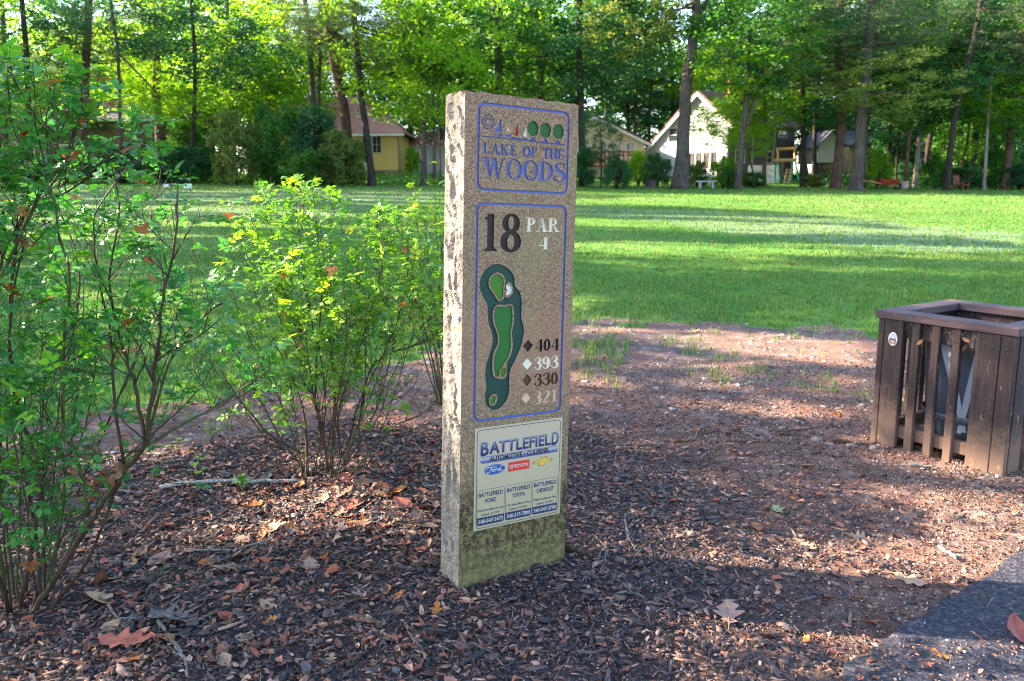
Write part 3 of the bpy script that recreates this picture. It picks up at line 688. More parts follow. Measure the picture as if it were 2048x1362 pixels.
def paint(name, c, rough=.55):
    t = NT(name); nz = t.noise(60, 5, .7); wear = t.noise(140, 4, .8)
    cc = t.mix(t.ramp(nz, [(.3, .35), (.6, 0.)]), c, tuple(x * .55 for x in c)); cc = t.mix(t.ramp(wear, [(.66, 0.), (.76, .6)]), cc, (.30, .25, .22))
    return t.fin(cc, rough, t.bump(wear, .5, .003))
PB = paint('paint_blue', (.085, .12, .36)); PK = paint('paint_dark_brown', (.020, .010, .009)); PW = paint('paint_cream', (.74, .69, .54)); PG = paint('paint_dark_green', (.008, .048, .036))
PL = paint('paint_green', (.018, .13, .018)); PLL = paint('paint_light_green', (.05, .17, .015)); PR = paint('paint_red', (.38, .02, .02)); PS = paint('paint_sand', (.62, .44, .29)); PY = paint('paint_brown', (.085, .042, .012)); PWH = paint('paint_white', (.66, .63, .56)); PT = paint('paint_tree_green', (.012, .085, .014))
# frames
frame(.0489, 1.4045, .4257, 1.6955, .0085, .026, PB)
frame(.0489, .6062, .4257, 1.3665, .0085, .026, PB)
avg = lambda *v: sum(v) / len(v)
# LAKE OF THE / WOODS
l0 = z1(292, 498); l1 = z1(845, 542); l0t = z1(290, 422); l1t = z1(843, 472)
word('LAKE OF THE', l0[0], avg(l0[1], l1[1]), l1[0], avg(l0t[1], l1t[1]), PB, 'carved_letter', 1.35, .05)
l0 = z1(288, 668); l1 = z1(852, 706); l0t = z1(285, 520); l1t = z1(852, 562)
word('WOODS', l0[0], avg(l0[1], l1[1]) + .004, l1[0], avg(l0t[1], l1t[1]) - .002, PB, 'carved_letter', 1.12, .04)
# 18, PAR 4
q = z1(290, 1165), z1(395, 912); word('1', q[0][0], q[0][1], q[1][0], q[1][1], PK, 'carved_number', 1.45)
q = z1(408, 1170), z1(556, 912); word('8', q[0][0], q[0][1], q[1][0], q[1][1], PK, 'carved_number', 1.35)
q = z1(590, 1031), z1(815, 942); word('PAR', q[0][0], q[0][1], q[1][0], q[1][1], PW, 'carved_letter', 1.35, .06)
q = z1(670, 1152), z1(737, 1068); word('4', q[0][0], q[0][1], q[1][0], q[1][1], PW, 'carved_number', 1.35)
# yardages
for txt, yl, yr, yt, mat, dia in (('404', 790, 782, 692, PK, (684, 745)), ('393', 928, 919, 828, PW, (679, 885)), ('330', 1056, 1046, 957, PY, (676, 1013)), ('321', 1195, 1179, 1092, PS, (672, 1150))):
    a = z2(738 if txt == '404' else 730, yl); b = z2(921 if txt == '404' else 917, yr); c = z2(828, yt); word(txt, a[0], avg(a[1], b[1]), b[0], c[1], mat, 'carved_number', 1.4, .06)
    c = z2(*dia); SHAPES.append(('carved_diamond', mat, [[(c[0] - .0215, c[1]), (c[0], c[1] - .0225), (c[0] + .0215, c[1]), (c[0], c[1] + .0225)]], []))
# hole map
outer = [(430, 110), (500, 125), (560, 175), (580, 225), (584, 285), (622, 330), (636, 420), (632, 520), (652, 620), (638, 720), (600, 820), (548, 930), (538, 1010), (536, 1100), (510, 1180), (455, 1235), (400, 1240), (360, 1200), (350, 1130), (360, 1060), (352, 980), (358, 900), (385, 810), (408, 720), (405, 650), (378, 570), (370, 490), (368, 430), (335, 360), (308, 290), (320, 210), (365, 140)]
o_ab = cat([z2(*p) for p in outer], 3, True)
gr_o = cat([z2(*p) for p in [(440, 173), (490, 195), (510, 240), (505, 300), (503, 360), (480, 398), (445, 392), (422, 350), (395, 310), (378, 270), (385, 215)]], 3, True)
gr_i = cat([z2(*p) for p in [(440, 188), (478, 205), (496, 245), (492, 300), (492, 355), (472, 385), (450, 378), (432, 340), (405, 305), (388, 268), (396, 222)]], 3, True)
sd_o = cat([z2(*p) for p in [(525, 250), (558, 265), (570, 310), (560, 350), (525, 370), (507, 358), (511, 300)]], 3, True)
sd_i = cat([z2(*p) for p in [(525, 266), (548, 278), (558, 312), (548, 340), (522, 354), (513, 340), (524, 318), (512, 290)]], 3, True)
fw_o = cat([z2(*p) for p in [(445, 425), (500, 428), (545, 418), (572, 450), (576, 560), (560, 640), (566, 740), (550, 820), (520, 880), (518, 960), (500, 1000), (440, 998), (410, 960), (408, 840), (425, 780), (450, 720), (440, 640), (412, 560), (412, 470)]], 3, True)
fw_i = cat([z2(*p) for p in [(455, 440), (500, 443), (540, 433), (560, 460), (563, 560), (548, 640), (553, 740), (538, 812), (508, 870), (480, 915), (460, 940), (456, 980), (440, 984), (424, 955), (420, 845), (438, 785), (462, 725), (452, 640), (425, 560), (425, 475)]], 3, True)
t1_i = cat([z2(*p) for p in [(488, 920), (510, 925), (508, 962), (490, 985), (470, 980), (468, 945)]], 3, True)
t2_o = cat([z2(*p) for p in [(415, 1120), (445, 1135), (440, 1185), (415, 1212), (385, 1205), (380, 1155)]], 3, True)
t2_i = cat([z2(*p) for p in [(415, 1136), (432, 1145), (428, 1180), (412, 1198), (394, 1192), (392, 1158)]], 3, True)
SHAPES.append(('carved_rough', PG, [o_ab], [gr_o, sd_o, fw_o, t2_o]))
for nm, mat, p in (('carved_green', PLL, gr_i), ('carved_bunker', PWH, sd_i), ('carved_fairway', PL, fw_i), ('carved_tee_box', PLL, t1_i), ('carved_tee_box', PLL, t2_i)): SHAPES.append((nm, mat, [p], []))
# lake scene: scalloped sun, sails, hulls, water line, trees
c = z1(328, 285); rr = .0222
sun_o = [(c[0] + (rr + .0028 * abs(math.sin(a * 5.5))) * math.cos(a), c[1] + (rr + .0028 * abs(math.sin(a * 5.5))) * math.sin(a)) for a in [2 * math.pi * i / 88 for i in range(88)]]
sun_i = [(c[0] + (rr - .0034 + .0028 * abs(math.sin(a * 5.5))) * math.cos(a), c[1] + (rr - .0034 + .0028 * abs(math.sin(a * 5.5))) * math.sin(a)) for a in [2 * math.pi * i / 88 for i in range(88)]]
SHAPES.append(('carved_sun', PB, [sun_o], [sun_i])); SHAPES.append(('carved_sun', PB, [ell(c[0], c[1], .0135, .0135)], [ell(c[0], c[1], .0098, .0098)]))
for nm, mat, pts in (('carved_sail', PB, [(368, 345), (398, 308), (416, 256), (418, 358)]), ('carved_sail', PS, [(453, 348), (458, 300), (489, 352)]), ('carved_sail', PR, [(502, 376), (530, 294), (529, 381)]), ('carved_sail', PWH, [(567, 381), (590, 305), (592, 389)]),
    ('carved_hull', PB, [(382, 372), (428, 366), (418, 388), (396, 388)]), ('carved_hull', PB, [(438, 370), (486, 372), (478, 388), (448, 386)]), ('carved_hull', PB, [(488, 388), (542, 394), (530, 412), (500, 408)]), ('carved_hull', PB, [(546, 396), (592, 400), (582, 416), (556, 412)]),
    ('carved_waterline', PB, [(288, 381), (380, 386), (460, 396), (600, 408), (700, 424), (842, 437), (842, 444), (700, 432), (600, 416), (460, 404), (380, 394), (288, 388)]),
    ('carved_trunk', PB, [(624, 388), (640, 389), (650, 424), (612, 420)]), ('carved_trunk', PB, [(708, 398), (722, 400), (735, 436), (697, 431)]), ('carved_trunk', PB, [(795, 408), (808, 410), (824, 443), (780, 439)])):
    SHAPES.append((nm, mat, [[z1(*p) for p in pts]], []))
for cx, cy in ((632, 330), (718, 343), (805, 352)):
    c = z1(cx, cy); SHAPES.append(('carved_tree', PT, [[(c[0] + (.0232 + .0009 * math.sin(7 * a)) * math.cos(a), c[1] + (.0258 + .0009 * math.sin(6 * a)) * math.sin(a)) for a in [2 * math.pi * i / 30 for i in range(30)]]], []))

# granite material: speckle, algae low down, lichen on the broken edges
def granite(name, rough_face):
    t = NT(name); co = t.co(); f = t.noise(230, 3, .8); v = t.voro(260, out='Color'); s = t.n('ShaderNodeSeparateColor', {0: v}).outputs[0]
    c = t.ramp(s, [(0, (.080, .050, .028)), (.3, (.160, .105, .060)), (.6, (.235, .160, .092)), (.85, (.31, .22, .13)), (1, (.41, .30, .185))])
    c = t.mix(t.ramp(f, [(.33, .7), (.42, 0.)]), c, (.05, .035, .028))
    big = t.noise(3.2, 4, .6); z = t.n('ShaderNodeSeparateXYZ', {0: co}).outputs[2]
    c = t.mix(t.math('MULTIPLY', t.ramp(big, [(.3, .2), (.6, 1.)]), t.ramp(z, [(.60, 0.), (.78, .55), (.98, .5), (1., .15)])), c, (.33, .16, .11))
    z = t.n('ShaderNodeSeparateXYZ', {0: co}).outputs[2]
    if rough_face:
        c = t.mix(t.ramp(s, [(.0, .35), (.7, .8)]), c, (.29, .275, .25))
        c = t.mix(t.ramp(t.noise(9, 6, .75), [(.54, 0.), (.70, .5)]), c, (.24, .24, .12))
        c = t.mix(t.ramp(t.noise(5, 5, .7), [(.62, 0.), (.72, .75)]), c, (.10, .13, .04))
        nrm = t.bump(t.math('ADD', t.noise(45, 6, .8), t.math('MULTIPLY', s, .4)), .7, .008)
    else:
        low = t.math('ADD', t.n('ShaderNodeMapRange', {0: z, 1: .46, 2: .02, 3: 0., 4: 1.}).outputs[0], t.math('MULTIPLY', t.math('SUBTRACT', t.noise(11, 6, .7), .5), .9))
        c = t.mix(t.ramp(low, [(.12, 0.), (.55, .75)]), c, (.165, .135, .038))
        moss = t.math('ADD', low, t.math('MULTIPLY', t.math('SUBTRACT', t.noise(70, 5, .8), .5), 1.2))
        c = t.mix(t.ramp(moss, [(.5, 0.), (.9, .4)]), c, (.20, .21, .09))
        spots = t.math('MULTIPLY', t.ramp(t.noise(36, 6, .85), [(.45, 0.), (.53, 1.)]), t.ramp(z, [(.0, .35), (.16, .9), (.30, 1.), (.40, 0.)]))
        c = t.mix(spots, c, (.030, .018, .010))
        # greenish bloom in the upper panel
        c = t.mix(t.math('MULTIPLY', t.ramp(t.noise(4.5, 4), [(.45, 0.), (.62, .35)]), t.ramp(z, [(.5, 0.), (.95, 1.)])), c, (.24, .22, .09))
        nrm = t.bump(s, .25, .002)
    return t.fin(c, .75, nrm, spec=.35)
M_GRAN = granite('granite_face', False); M_GRANR = granite('granite_split', True)

# carve: one constrained triangulation of the whole face, shapes sunk by DEP
DEP = .0045
E_ = []; VV = []
def addloop(p):
    n0 = len(VV); VV.extend(Vector((round(x, 6), round(y, 6))) for x, y in p); E_.extend((n0 + i, n0 + (i + 1) % len(p)) for i in range(len(p)))
BOT = -.10
# face outline with slightly broken top edge
face_out = [(0, BOT), (SW, BOT)] + [(SW - i / 24 * SW + (0), SHT - (.004 * abs(noise.noise(Vector((i * .8, 3, 1)))) * 2.2 if 0 < i < 24 else 0) - (.006 if i in (0,) else 0)) for i in range(25)]
addloop(face_out)
for nm, m_, P, N in SHAPES:
    for p in P + N: addloop(p)
cv, ce, cf, *_r = geometry.delaunay_2d_cdt(VV, E_, [], 0, 1e-6, False)
cv = np.array([(v.x, v.y) for v in cv]); tri = np.array([f for f in cf if len(f) == 3])
cen = cv[tri].mean(1); A = cv[tri]
area = np.abs((A[:, 1, 0] - A[:, 0, 0]) * (A[:, 2, 1] - A[:, 0, 1]) - (A[:, 2, 0] - A[:, 0, 0]) * (A[:, 1, 1] - A[:, 0, 1])) / 2
ok = (area > 1e-10) & inpoly(cen[:, 0], cen[:, 1], face_out); tri = tri[ok]; cen = cen[ok]
own = np.full(len(tri), -1)
for i, (nm, m_, P, N) in enumerate(SHAPES):
    ins = np.zeros(len(tri), bool)
    for p in P: ins |= inpoly(cen[:, 0], cen[:, 1], p)
    for p in N: ins &= ~inpoly(cen[:, 0], cen[:, 1], p)
    own[ins & (own < 0)] = i
def ccw(t_):
    a, b, c = cv[t_[0]], cv[t_[1]], cv[t_[2]]
    return t_ if (b[0] - a[0]) * (c[1] - a[1]) - (c[0] - a[0]) * (b[1] - a[1]) > 0 else t_[::-1]
edge_own = {}
for k, f in enumerate(tri):
    for i in range(3): edge_own.setdefault(tuple(sorted((f[i], f[(i + 1) % 3]))), []).append(k)
def part_mesh(ks, dep, walls_for=None):
    mb = MB(); idx = {}
    def vi(i, d):
        if (i, d) not in idx: idx[(i, d)] = len(mb.v); mb.v.append((cv[i][0], d, cv[i][1]))
        return idx[(i, d)]
    for k in ks: mb.f.append(tuple(vi(i, dep) for i in ccw(tri[k])))
    if walls_for is not None:
        for k in ks:
            f = tri[k]
            for i in range(3):
                e = tuple(sorted((f[i], f[(i + 1) % 3]))); o_ = [q for q in edge_own[e] if q != k]
                if not o_ or own[o_[0]] != walls_for:
                    a, b = f[i], f[(i + 1) % 3]; mb.f.append((vi(a, dep), vi(b, dep), vi(b, .0), vi(a, .0)))
    return mb
# body: carved front, rough split sides and top, plain back
mb = part_mesh(np.where(own < 0)[0], 0.0)
me = mb.mesh('polished_face', M_GRAN); link('polished_face', me, sign_root)
for i, (nm, m_, P, N) in enumerate(SHAPES):
    ks = np.where(own == i)[0]
    if len(ks): part_mesh(ks, DEP, i).obj(nm, m_, sign_root)
def rough_sheet(o, du, dv, nrm, nu, nv, amp, seed, edge_keep=.012):
    o, du, dv, nrm = map(Vector, (o, du, dv, nrm)); vs = []; fs = []; lu, lv = du.length, dv.length
    for j in range(nv + 1):
        for i in range(nu + 1):
            u, v = i / nu, j / nv; p = o + du * u + dv * v
            e = min(u * lu, (1 - u) * lu, v * lv + .02, (1 - v) * lv + .004); k = min(1, e / edge_keep)
            q = p * 1.0 + Vector((seed, 0, 0))
            h = noise.fractal(q * 14, .9, 2.1, 5) * .5 + noise.fractal(q * 45, .8, 2.1, 4) * .3 + (noise.cell(Vector((p.z * 16 + 3 * u, u * 3 + seed, 0))) - .5) * .5
            g = -max(0, .5 - abs((u - .45) * 4 + noise.noise(Vector((p.z * 5, seed, 2))) * 1.6)) * 1.7 * (noise.noise(Vector((p.z * 4.2, seed, 7))) > -.12)
            vs.append(p + nrm * (amp * k * (h + g) + amp * .25 * k))
    for j in range(nv):
        for i in range(nu): a = j * (nu + 1) + i; fs.append((a, a + 1, a + nu + 2, a + nu + 1))
    return vs, fs
mb = MB()
mb.add(*rough_sheet((0, STK, BOT), (0, -STK, 0), (0, 0, SHT - BOT), (-1, 0, 0), 26, 330, .013, 5))
mb.add(*rough_sheet((SW, 0, BOT), (0, STK, 0), (0, 0, SHT - .006 - BOT), (1, 0, 0), 14, 180, .007, 15))
mb.add(*rough_sheet((0, 0, SHT - .002), (SW, 0, -.004), (0, STK, 0), (0, 0, 1), 60, 20, .010, 25, .02))
mb.add(*rough_sheet((SW, STK, BOT), (-SW, 0, 0), (0, 0, SHT - BOT), (0, 1, 0), 30, 120, .012, 35))
mb.obj('split_stone', M_GRANR, sign_root, smooth=False)

# ------------------------------------------------------------ printed plate fixed to the marker
plate = empty('sponsor_plate', SO, label='white printed metal sponsor plate on the lower face of the granite marker', cat='sign plate')
plate.matrix_world = sign_root.matrix_world.copy()
pc = [ab(948.4, 856.3), ab(1125, 835.4), ab(1118, 1027), ab(947, 1062)]
A0 = avg(pc[0][0], pc[3][0]); A1 = avg(pc[1][0], pc[2][0]); B1 = avg(pc[0][1], pc[1][1]); B0 = avg(pc[2][1], pc[3][1])
LV = [-.0030]
t = NT('plate_white'); z = t.n('ShaderNodeSeparateXYZ', {0: t.co()}).outputs[2]
c = t.mix(t.ramp(t.math('ADD', t.n('ShaderNodeMapRange', {0: z, 1: B1, 2: B0, 3: 0., 4: 1.}).outputs[0], t.math('MULTIPLY', t.math('SUBTRACT', t.noise(9, 4), .5), .8)), [(.2, 0.), (.8, .6)]), (.46, .38, .26), (.38, .34, .18))
v = t.map(t.co(), (1, 1, .4)); sp = t.noise(95, 5, .8, v)
c = t.mix(t.math('MULTIPLY', t.ramp(sp, [(.635, 0.), (.67, .9)]), t.ramp(t.noise(9, 3), [(.35, .2), (.6, 1.)])), c, (.10, .075, .04))
M_PLATE = t.fin(c, .35, spec=.5)
mb = MB(); mb.box(A0, A1, LV[0], -.0003, B0, B1, .0008); mb.obj('plate_sheet', M_PLATE, plate)
INK = simple('ink_navy', (.035, .038, .10), .45, .25, 40, 0); INKL = simple('ink_light', (.42, .42, .34), .45, .1, 40, 0)
def flat(name, poly, mat, lvl, hole=None, parent=plate, verts3=None):
    y = LV[0] - lvl * .00045
    if hole:
        mb = MB(); n = len(poly); mb.add([(p[0], y, p[1]) for p in poly] + [(p[0], y, p[1]) for p in hole], [(i, (i + 1) % n, n + (i + 1) % n, n + i) for i in range(n)])
    else: mb = MB(); mb.add([(p[0], y, p[1]) for p in poly], [tuple(range(len(poly)))])
    return mb.obj(name, mat, parent)
def ring(name, x0, y0, x1, y1, w_, r, mat, lvl, n=6):
    return flat(name, rrect(x0, y0, x1, y1, r, n), mat, lvl, rrect(x0 + w_, y0 + w_, x1 - w_, y1 - w_, max(r - w_, .001), n))
def text(name, s, x0, y0, x1, y1, mat, lvl, shear=0, bold=0, parent=plate, keep=False):
    cu = bpy.data.curves.new('tmp', 'FONT'); cu.body = s; cu.size = 1; cu.shear = shear; cu.offset = bold; cu.resolution_u = 3
    o = bpy.data.objects.new('tmp', cu); COL.objects.link(o); dg = bpy.context.evaluated_depsgraph_get()
    me = bpy.data.meshes.new_from_object(o.evaluated_get(dg)); bpy.data.objects.remove(o); bpy.data.curves.remove(cu)
    v = np.array([q.co[:] for q in me.vertices]); mn, mx = v.min(0), v.max(0)
    y = LV[0] - lvl * .00045
    out = np.stack([x0 + (v[:, 0] - mn[0]) / (mx[0] - mn[0]) * (x1 - x0), np.full(len(v), y), y0 + (v[:, 1] - mn[1]) / (mx[1] - mn[1]) * (y1 - y0)], 1)
    me.vertices.foreach_set('co', out.ravel().astype(np.float32)); me.materials.clear(); me.materials.append(mat); me.update(); me.name = name
    return link(name, me, parent)
W_ = A1 - A0; Hh = B1 - B0
fx = lambda u: A0 + W_ * u
fy = lambda v: B1 - Hh * v
ring('border_line', fx(.022), fy(.982), fx(.978), fy(.018), .0022, .014, INK, 1)
# graded blue of the title
t = NT('ink_title'); z = t.n('ShaderNodeSeparateXYZ', {0: t.co()}).outputs[2]
M_TITLE = t.fin(t.ramp(t.n('ShaderNodeMapRange', {0: z, 1: fy(.27), 2: fy(.13)}).outputs[0], [(0, (.012, .018, .09)), (.5, (.05, .065, .19)), (.85, (.24, .24, .31)), (1, (.40, .37, .33))]), .45)
M_BAR = NT('ink_bar'); z = M_BAR.n('ShaderNodeSeparateXYZ', {0: M_BAR.co()}).outputs[2]
M_BAR = M_BAR.fin(M_BAR.ramp(M_BAR.n('ShaderNodeMapRange', {0: z, 1: fy(.347), 2: fy(.281)}).outputs[0], [(0, (.03, .045, .16)), (.35, (.14, .17, .30)), (.7, (.42, .39, .35)), (1, (.10, .12, .24))]), .45)
# face pixel -> plate
def zb(x0, y0, x1, y1, yl=None):
    a = z3(x0, y0); b = z3(x1, y1); return a[0], a[1], b[0], b[1]
def title(dx, dy, m_, lvl, bold):
    xs = [.062, .175]; a = fx(.062); e = fx(.955)
    text('title_lettering', 'B', a + dx, fy(.272) + dy, fx(.150) + dx, fy(.125) + dy, m_, lvl, 0, bold)
    text('title_lettering', 'ATTLEFIEL', fx(.156) + dx, fy(.264) + dy, fx(.862) + dx, fy(.145) + dy, m_, lvl, 0, bold)
    text('title_lettering', 'D', fx(.872) + dx, fy(.272) + dy, e + dx, fy(.125) + dy, m_, lvl, 0, bold)
title(.0009, -.0009, INK, 1, .03); title(0, 0, M_TITLE, 2, .0)
flat('title_bar', rrect(fx(.06), fy(.347), fx(.957), fy(.281), .0110, 6), M_BAR, 1)
text('subtitle_lettering', 'AUTOMOTIVE • CULPEPER', fx(.16), fy(.338), fx(.845), fy(.290), simple('ink_black', (.012, .012, .03), .5, .1, 9, 0), 2, 0, .03)
# three badges
M_FB = simple('badge_blue', (.03, .07, .26), .3, .1, 9, 0); M_RED = simple('badge_red', (.62, .04, .025), .4, .1, 9, 0); M_GOLD = simple('badge_gold', (.55, .37, .06), .35, .25, 30, 0, spec=.6); M_WH = simple('badge_white', (.5, .5, .47), .4, .05, 9, 0); M_GREY = simple('badge_silver', (.42, .44, .48), .3, .1, 9, 0)
c = z3(388, 424); e1 = ell(c[0], c[1], .0455, .0205, 32)
flat('oval_badge', e1, M_GREY, 1); flat('oval_badge', ell(c[0], c[1], .0435, .0187, 32), M_FB, 2); flat('oval_badge', ell(c[0], c[1], .0405, .0163, 32), M_WH, 3, ell(c[0], c[1], .0397, .0157, 32))
# flowing script of the oval badge
def sline(pts, w_, mat, lvl, sx, sy, cx, cy):
    y = LV[0] - lvl * .00045; P = [(cx + p[0] * sx, cy + p[1] * sy) for p in pts]; s = stroke(P, [w_] * len(P), 4); h = len(s) // 2; mb = MB()
    mb.add([(q[0], y, q[1]) for q in s], [(i, i + 1, 2 * h - 2 - i, 2 * h - 1 - i) for i in range(h - 1)]); return mb.obj('script_lettering', mat, plate)
for pts in ([(-.95, .25), (-.8, .55), (-.4, .62), (0, .55), (.25, .62)], [(-.35, .58), (-.5, .1), (-.65, -.45), (-.85, -.5), (-.9, -.2)], [(-.6, .02), (-.4, .06), (-.25, .12)],
    [(-.15, .1), (-.3, -.15), (-.22, -.4), (-.05, -.35), (.02, -.1), (-.1, .1), (.1, .05)], [(.1, .12), (.16, .0), (.1, -.4)], [(.15, -.05), (.25, .12), (.34, .06)],
    [(.62, .08), (.45, .1), (.35, -.2), (.45, -.42), (.6, -.2), (.7, .2), (.82, .7)], [(.66, .0), (.64, -.35), (.78, -.4), (.92, -.2)]):
    sline(pts, .0026, M_WH, 4, .0345, .0165, c[0], c[1])
p0 = z3(485, 437); p1 = z3(638, 352); cc = z3(562, 396); rx = (p1[0] - p0[0]) / 2
flat('red_badge', rrect(cc[0] - rx, cc[1] - .0170, cc[0] + rx, cc[1] + .0170, .001, 3), M_RED, 1)
text('badge_lettering', 'TOYOTA', cc[0] - rx * .45, cc[1] - .0068, cc[0] + rx * .88, cc[1] + .0068, M_WH, 2, 0, .02)
ex_ = cc[0] - rx * .68
for rx_, ry_, dx_, dy_ in ((.0108, .0078, 0, 0), (.0036, .0074, 0, 0), (.0076, .0032, 0, .0030)):
    flat('ringed_emblem', ell(ex_ + dx_, cc[1] + dy_, rx_, ry_, 22), M_WH, 2, ell(ex_ + dx_, cc[1] + dy_, rx_ - .0014, ry_ - .0012, 22))
c = z3(731, 365); bw, bh = .0450, .0160; s_ = .30
bow = [(-1, -.32), (-.80, .38), (-.26, .38), (-.20, 1.), (.42, 1.), (.36, .38), (1, .38), (.80, -.34), (.26, -.34), (.20, -1.), (-.42, -1.), (-.36, -.32)]
def bowp(k): return [(c[0] + x * bw * k, c[1] + y * bh * k) for x, y in bow]
mb = MB(); b1 = bowp(1.06); b2 = bowp(.92); yy = LV[0] - .00045
fcs = [(0, 1, 2, 11), (2, 3, 4, 5), (2, 5, 8, 11), (5, 6, 7, 8), (8, 9, 10, 11)]
mb.add([(p[0], yy, p[1]) for p in b1], fcs); mb.obj('cross_badge', simple('badge_edge', (.25, .17, .05), .4, .1, 9, 0), plate)
mb = MB(); mb.add([(p[0], yy - .00045, p[1]) for p in b2], fcs); mb.obj('cross_badge', M_GOLD, plate)
# three dealer boxes
boxes = [(.028, .338, .605, .955), (.344, .650, .605, .955), (.656, .962, .605, .955)]
info = [('FORD', '10463 James Monroe Hwy', '540-547-3673'), ('TOYOTA', '11013 James Monroe Hwy', '540-317-7800'), ('CHEVROLET', '11085 James Monroe Hwy', '540-547-3700')]
for (u0, u1, v0, v1), (nm_, ad, ph) in zip(boxes, info):
    x0, x1, yb, yt = fx(u0) + .0015, fx(u1) - .0008, fy(v1) , fy(v0)
    ring('box_line', x0, yb, x1, yt, .0013, .010, INK, 1); wv = x1 - x0; hv = yt - yb
    Y_ = lambda v: yt - hv * v
    text('dealer_lettering', 'BATTLEFIELD', x0 + wv * .06, Y_(.20), x1 - wv * .06, Y_(.08), INK, 1, 0, .03)
    k = {'FORD': .30, 'TOYOTA': .25, 'CHEVROLET': .16}[nm_]
    text('dealer_lettering', nm_, x0 + wv * k, Y_(.385), x1 - wv * k, Y_(.26), INK, 1, 0, .03)
    text('address_lettering', ad, x0 + wv * .02, Y_(.625), x1 - wv * .03, Y_(.545), INK, 1, 0, .02)
    text('address_lettering', 'Culpeper, VA 22701', x0 + wv * .14, Y_(.745), x1 - wv * .16, Y_(.67), INK, 1, 0, .02)
    flat('phone_band', rrect(x0, yb, x1, Y_(.775), .007, 4)[:15] + [] if False else [(x0, Y_(.775)), (x0, yb + .008), (x0 + .0025, yb + .0022), (x0 + .008, yb), (x1 - .008, yb), (x1 - .0025, yb + .0022), (x1, yb + .008), (x1, Y_(.775))], INK, 2)
    text('phone_lettering', ph, x0 + wv * .06, Y_(.945), x1 - wv * .05, Y_(.83), INKL, 3, 0, .03)
# ------------------------------------------------------------ slatted wooden bin surround
BX, BY, BYAW, BS, BH = 2.010, 4.282, -1.009, .7145, .7418
B_R = empty('litter_bin_surround', (BX, BY, 0), BYAW, label='dark brown square wooden slatted bin surround at the right edge', cat='bin surround')
t = NT('brown_boards'); vv = t.map(t.co(), (1, 1, .06)); g_ = t.noise(70, 6, .7, vv)
c = t.ramp(g_, [(.3, (.014, .009, .009)), (.6, (.050, .032, .032)), (.8, (.12, .085, .08))])
z = t.n('ShaderNodeSeparateXYZ', {0: t.n('ShaderNodeNewGeometry').outputs['Position']}).outputs[2]
mud = t.math('ADD', t.n('ShaderNodeMapRange', {0: z, 1: .33, 2: .0, 3: -.1, 4: 1.}).outputs[0], t.math('MULTIPLY', t.math('SUBTRACT', t.noise(22, 6, .8), .5), .9))
c = t.mix(t.ramp(mud, [(.1, 0.), (.55, .9)]), c, (.17, .105, .075))
c = t.mix(t.ramp(t.noise(33, 6, .85, t.map(t.co(), (1, 1, .25))), [(.60, 0.), (.65, .8)]), c, (.36, .26, .20))
M_WOOD = t.fin(c, .7, t.bump(t.math('ADD', g_, t.math('MULTIPLY', t.noise(180, 3), .3)), .5, .004), spec=.3)
t = NT('brown_rail'); g_ = t.noise(34, 6, .7, t.map(t.co(), (.12, .12, 1)))
c = t.ramp(g_, [(.3, (.05, .030, .034)), (.65, (.105, .068, .074)), (.85, (.18, .13, .13))])
c = t.mix(t.ramp(t.noise(50, 6, .85), [(.63, 0.), (.67, .7)]), c, (.42, .32, .25))
M_RAIL = t.fin(c, .65, t.bump(g_, .5, .004), spec=.3)
RH = .042; RO = .012; RW = .135
def mitred(z0, z1, a0, a1):     # four top rails with mitred corners
    o0, o1 = -RO, BS + RO; i0, i1 = a0, BS - a0
    quads = [[(o0, o0), (o1, o0), (i1, i0), (i0, i0)], [(o1, o0), (o1, o1), (i1, i1), (i1, i0)], [(o1, o1), (o0, o1), (i0, i1), (i1, i1)], [(o0, o1), (o0, o0), (i0, i0), (i0, i1)]]
    for q in quads:
        cx = sum(p[0] for p in q) / 4; cy = sum(p[1] for p in q) / 4
        q2 = [(cx + (p[0] - cx) * .9985, cy + (p[1] - cy) * .9985) for p in q]
        mb = MB(); mb.prism(q2, z0, z1, 'z'); bm = bmesh.new(); me = mb.mesh('top_rail', M_RAIL); bm.from_mesh(me)
        bmesh.ops.bevel(bm, geom=bm.edges[:], offset=.004, segments=2, affect='EDGES', profile=.5); bm.to_mesh(me); bm.free()
        link('top_rail', me, B_R)
mitred(BH - RH, BH, RW - RO - .02, 0)
ZB = -.06
def board(u0, u1, side, name, th=.03, zt=None, zb=ZB, inset=0, mat=None):
    zt = zt or BH - RH - .001; mb = MB()
    o, i = inset, inset + th
    j = random.uniform(-.003, .003)
    if side == 0: mb.box(u0, u1, o, i, zb + j, zt, .003)
    if side == 1: mb.box(BS - i, BS - o, u0, u1, zb + j, zt, .003)
    if side == 2: mb.box(u0, u1, BS - i, BS - o, zb + j, zt, .003)
    if side == 3: mb.box(o, i, u0, u1, zb + j, zt, .003)
    ob = mb.obj(name, mat or M_WOOD, B_R)
    # nail heads
    if name != 'cross_rail':
        for q in ((.28, .72) if u1 - u0 > .08 else (.5,)):
            c_ = u0 + (u1 - u0) * q; m2 = MB(); P = {0: (c_, o - .0012, zt - .075), 1: (BS - o + .0012, c_, zt - .075), 2: (c_, BS - o + .0012, zt - .075), 3: (o - .0012, c_, zt - .075)}[side]
            D = {0: (0, .004, 0), 1: (-.004, 0, 0), 2: (0, -.004, 0), 3: (.004, 0, 0)}[side]
            m2.tube([P, (P[0] + D[0], P[1] + D[1], P[2] + D[2])], .0045, 8); m2.obj('nail', M_NAIL, ob)
M_NAIL = simple('nail_dark', (.012, .010, .010), .6, .2)
lay = [(.0, .105), (.165, .205), (.285, .325), (.405, .445), (.500, .612), (.616, BS)]
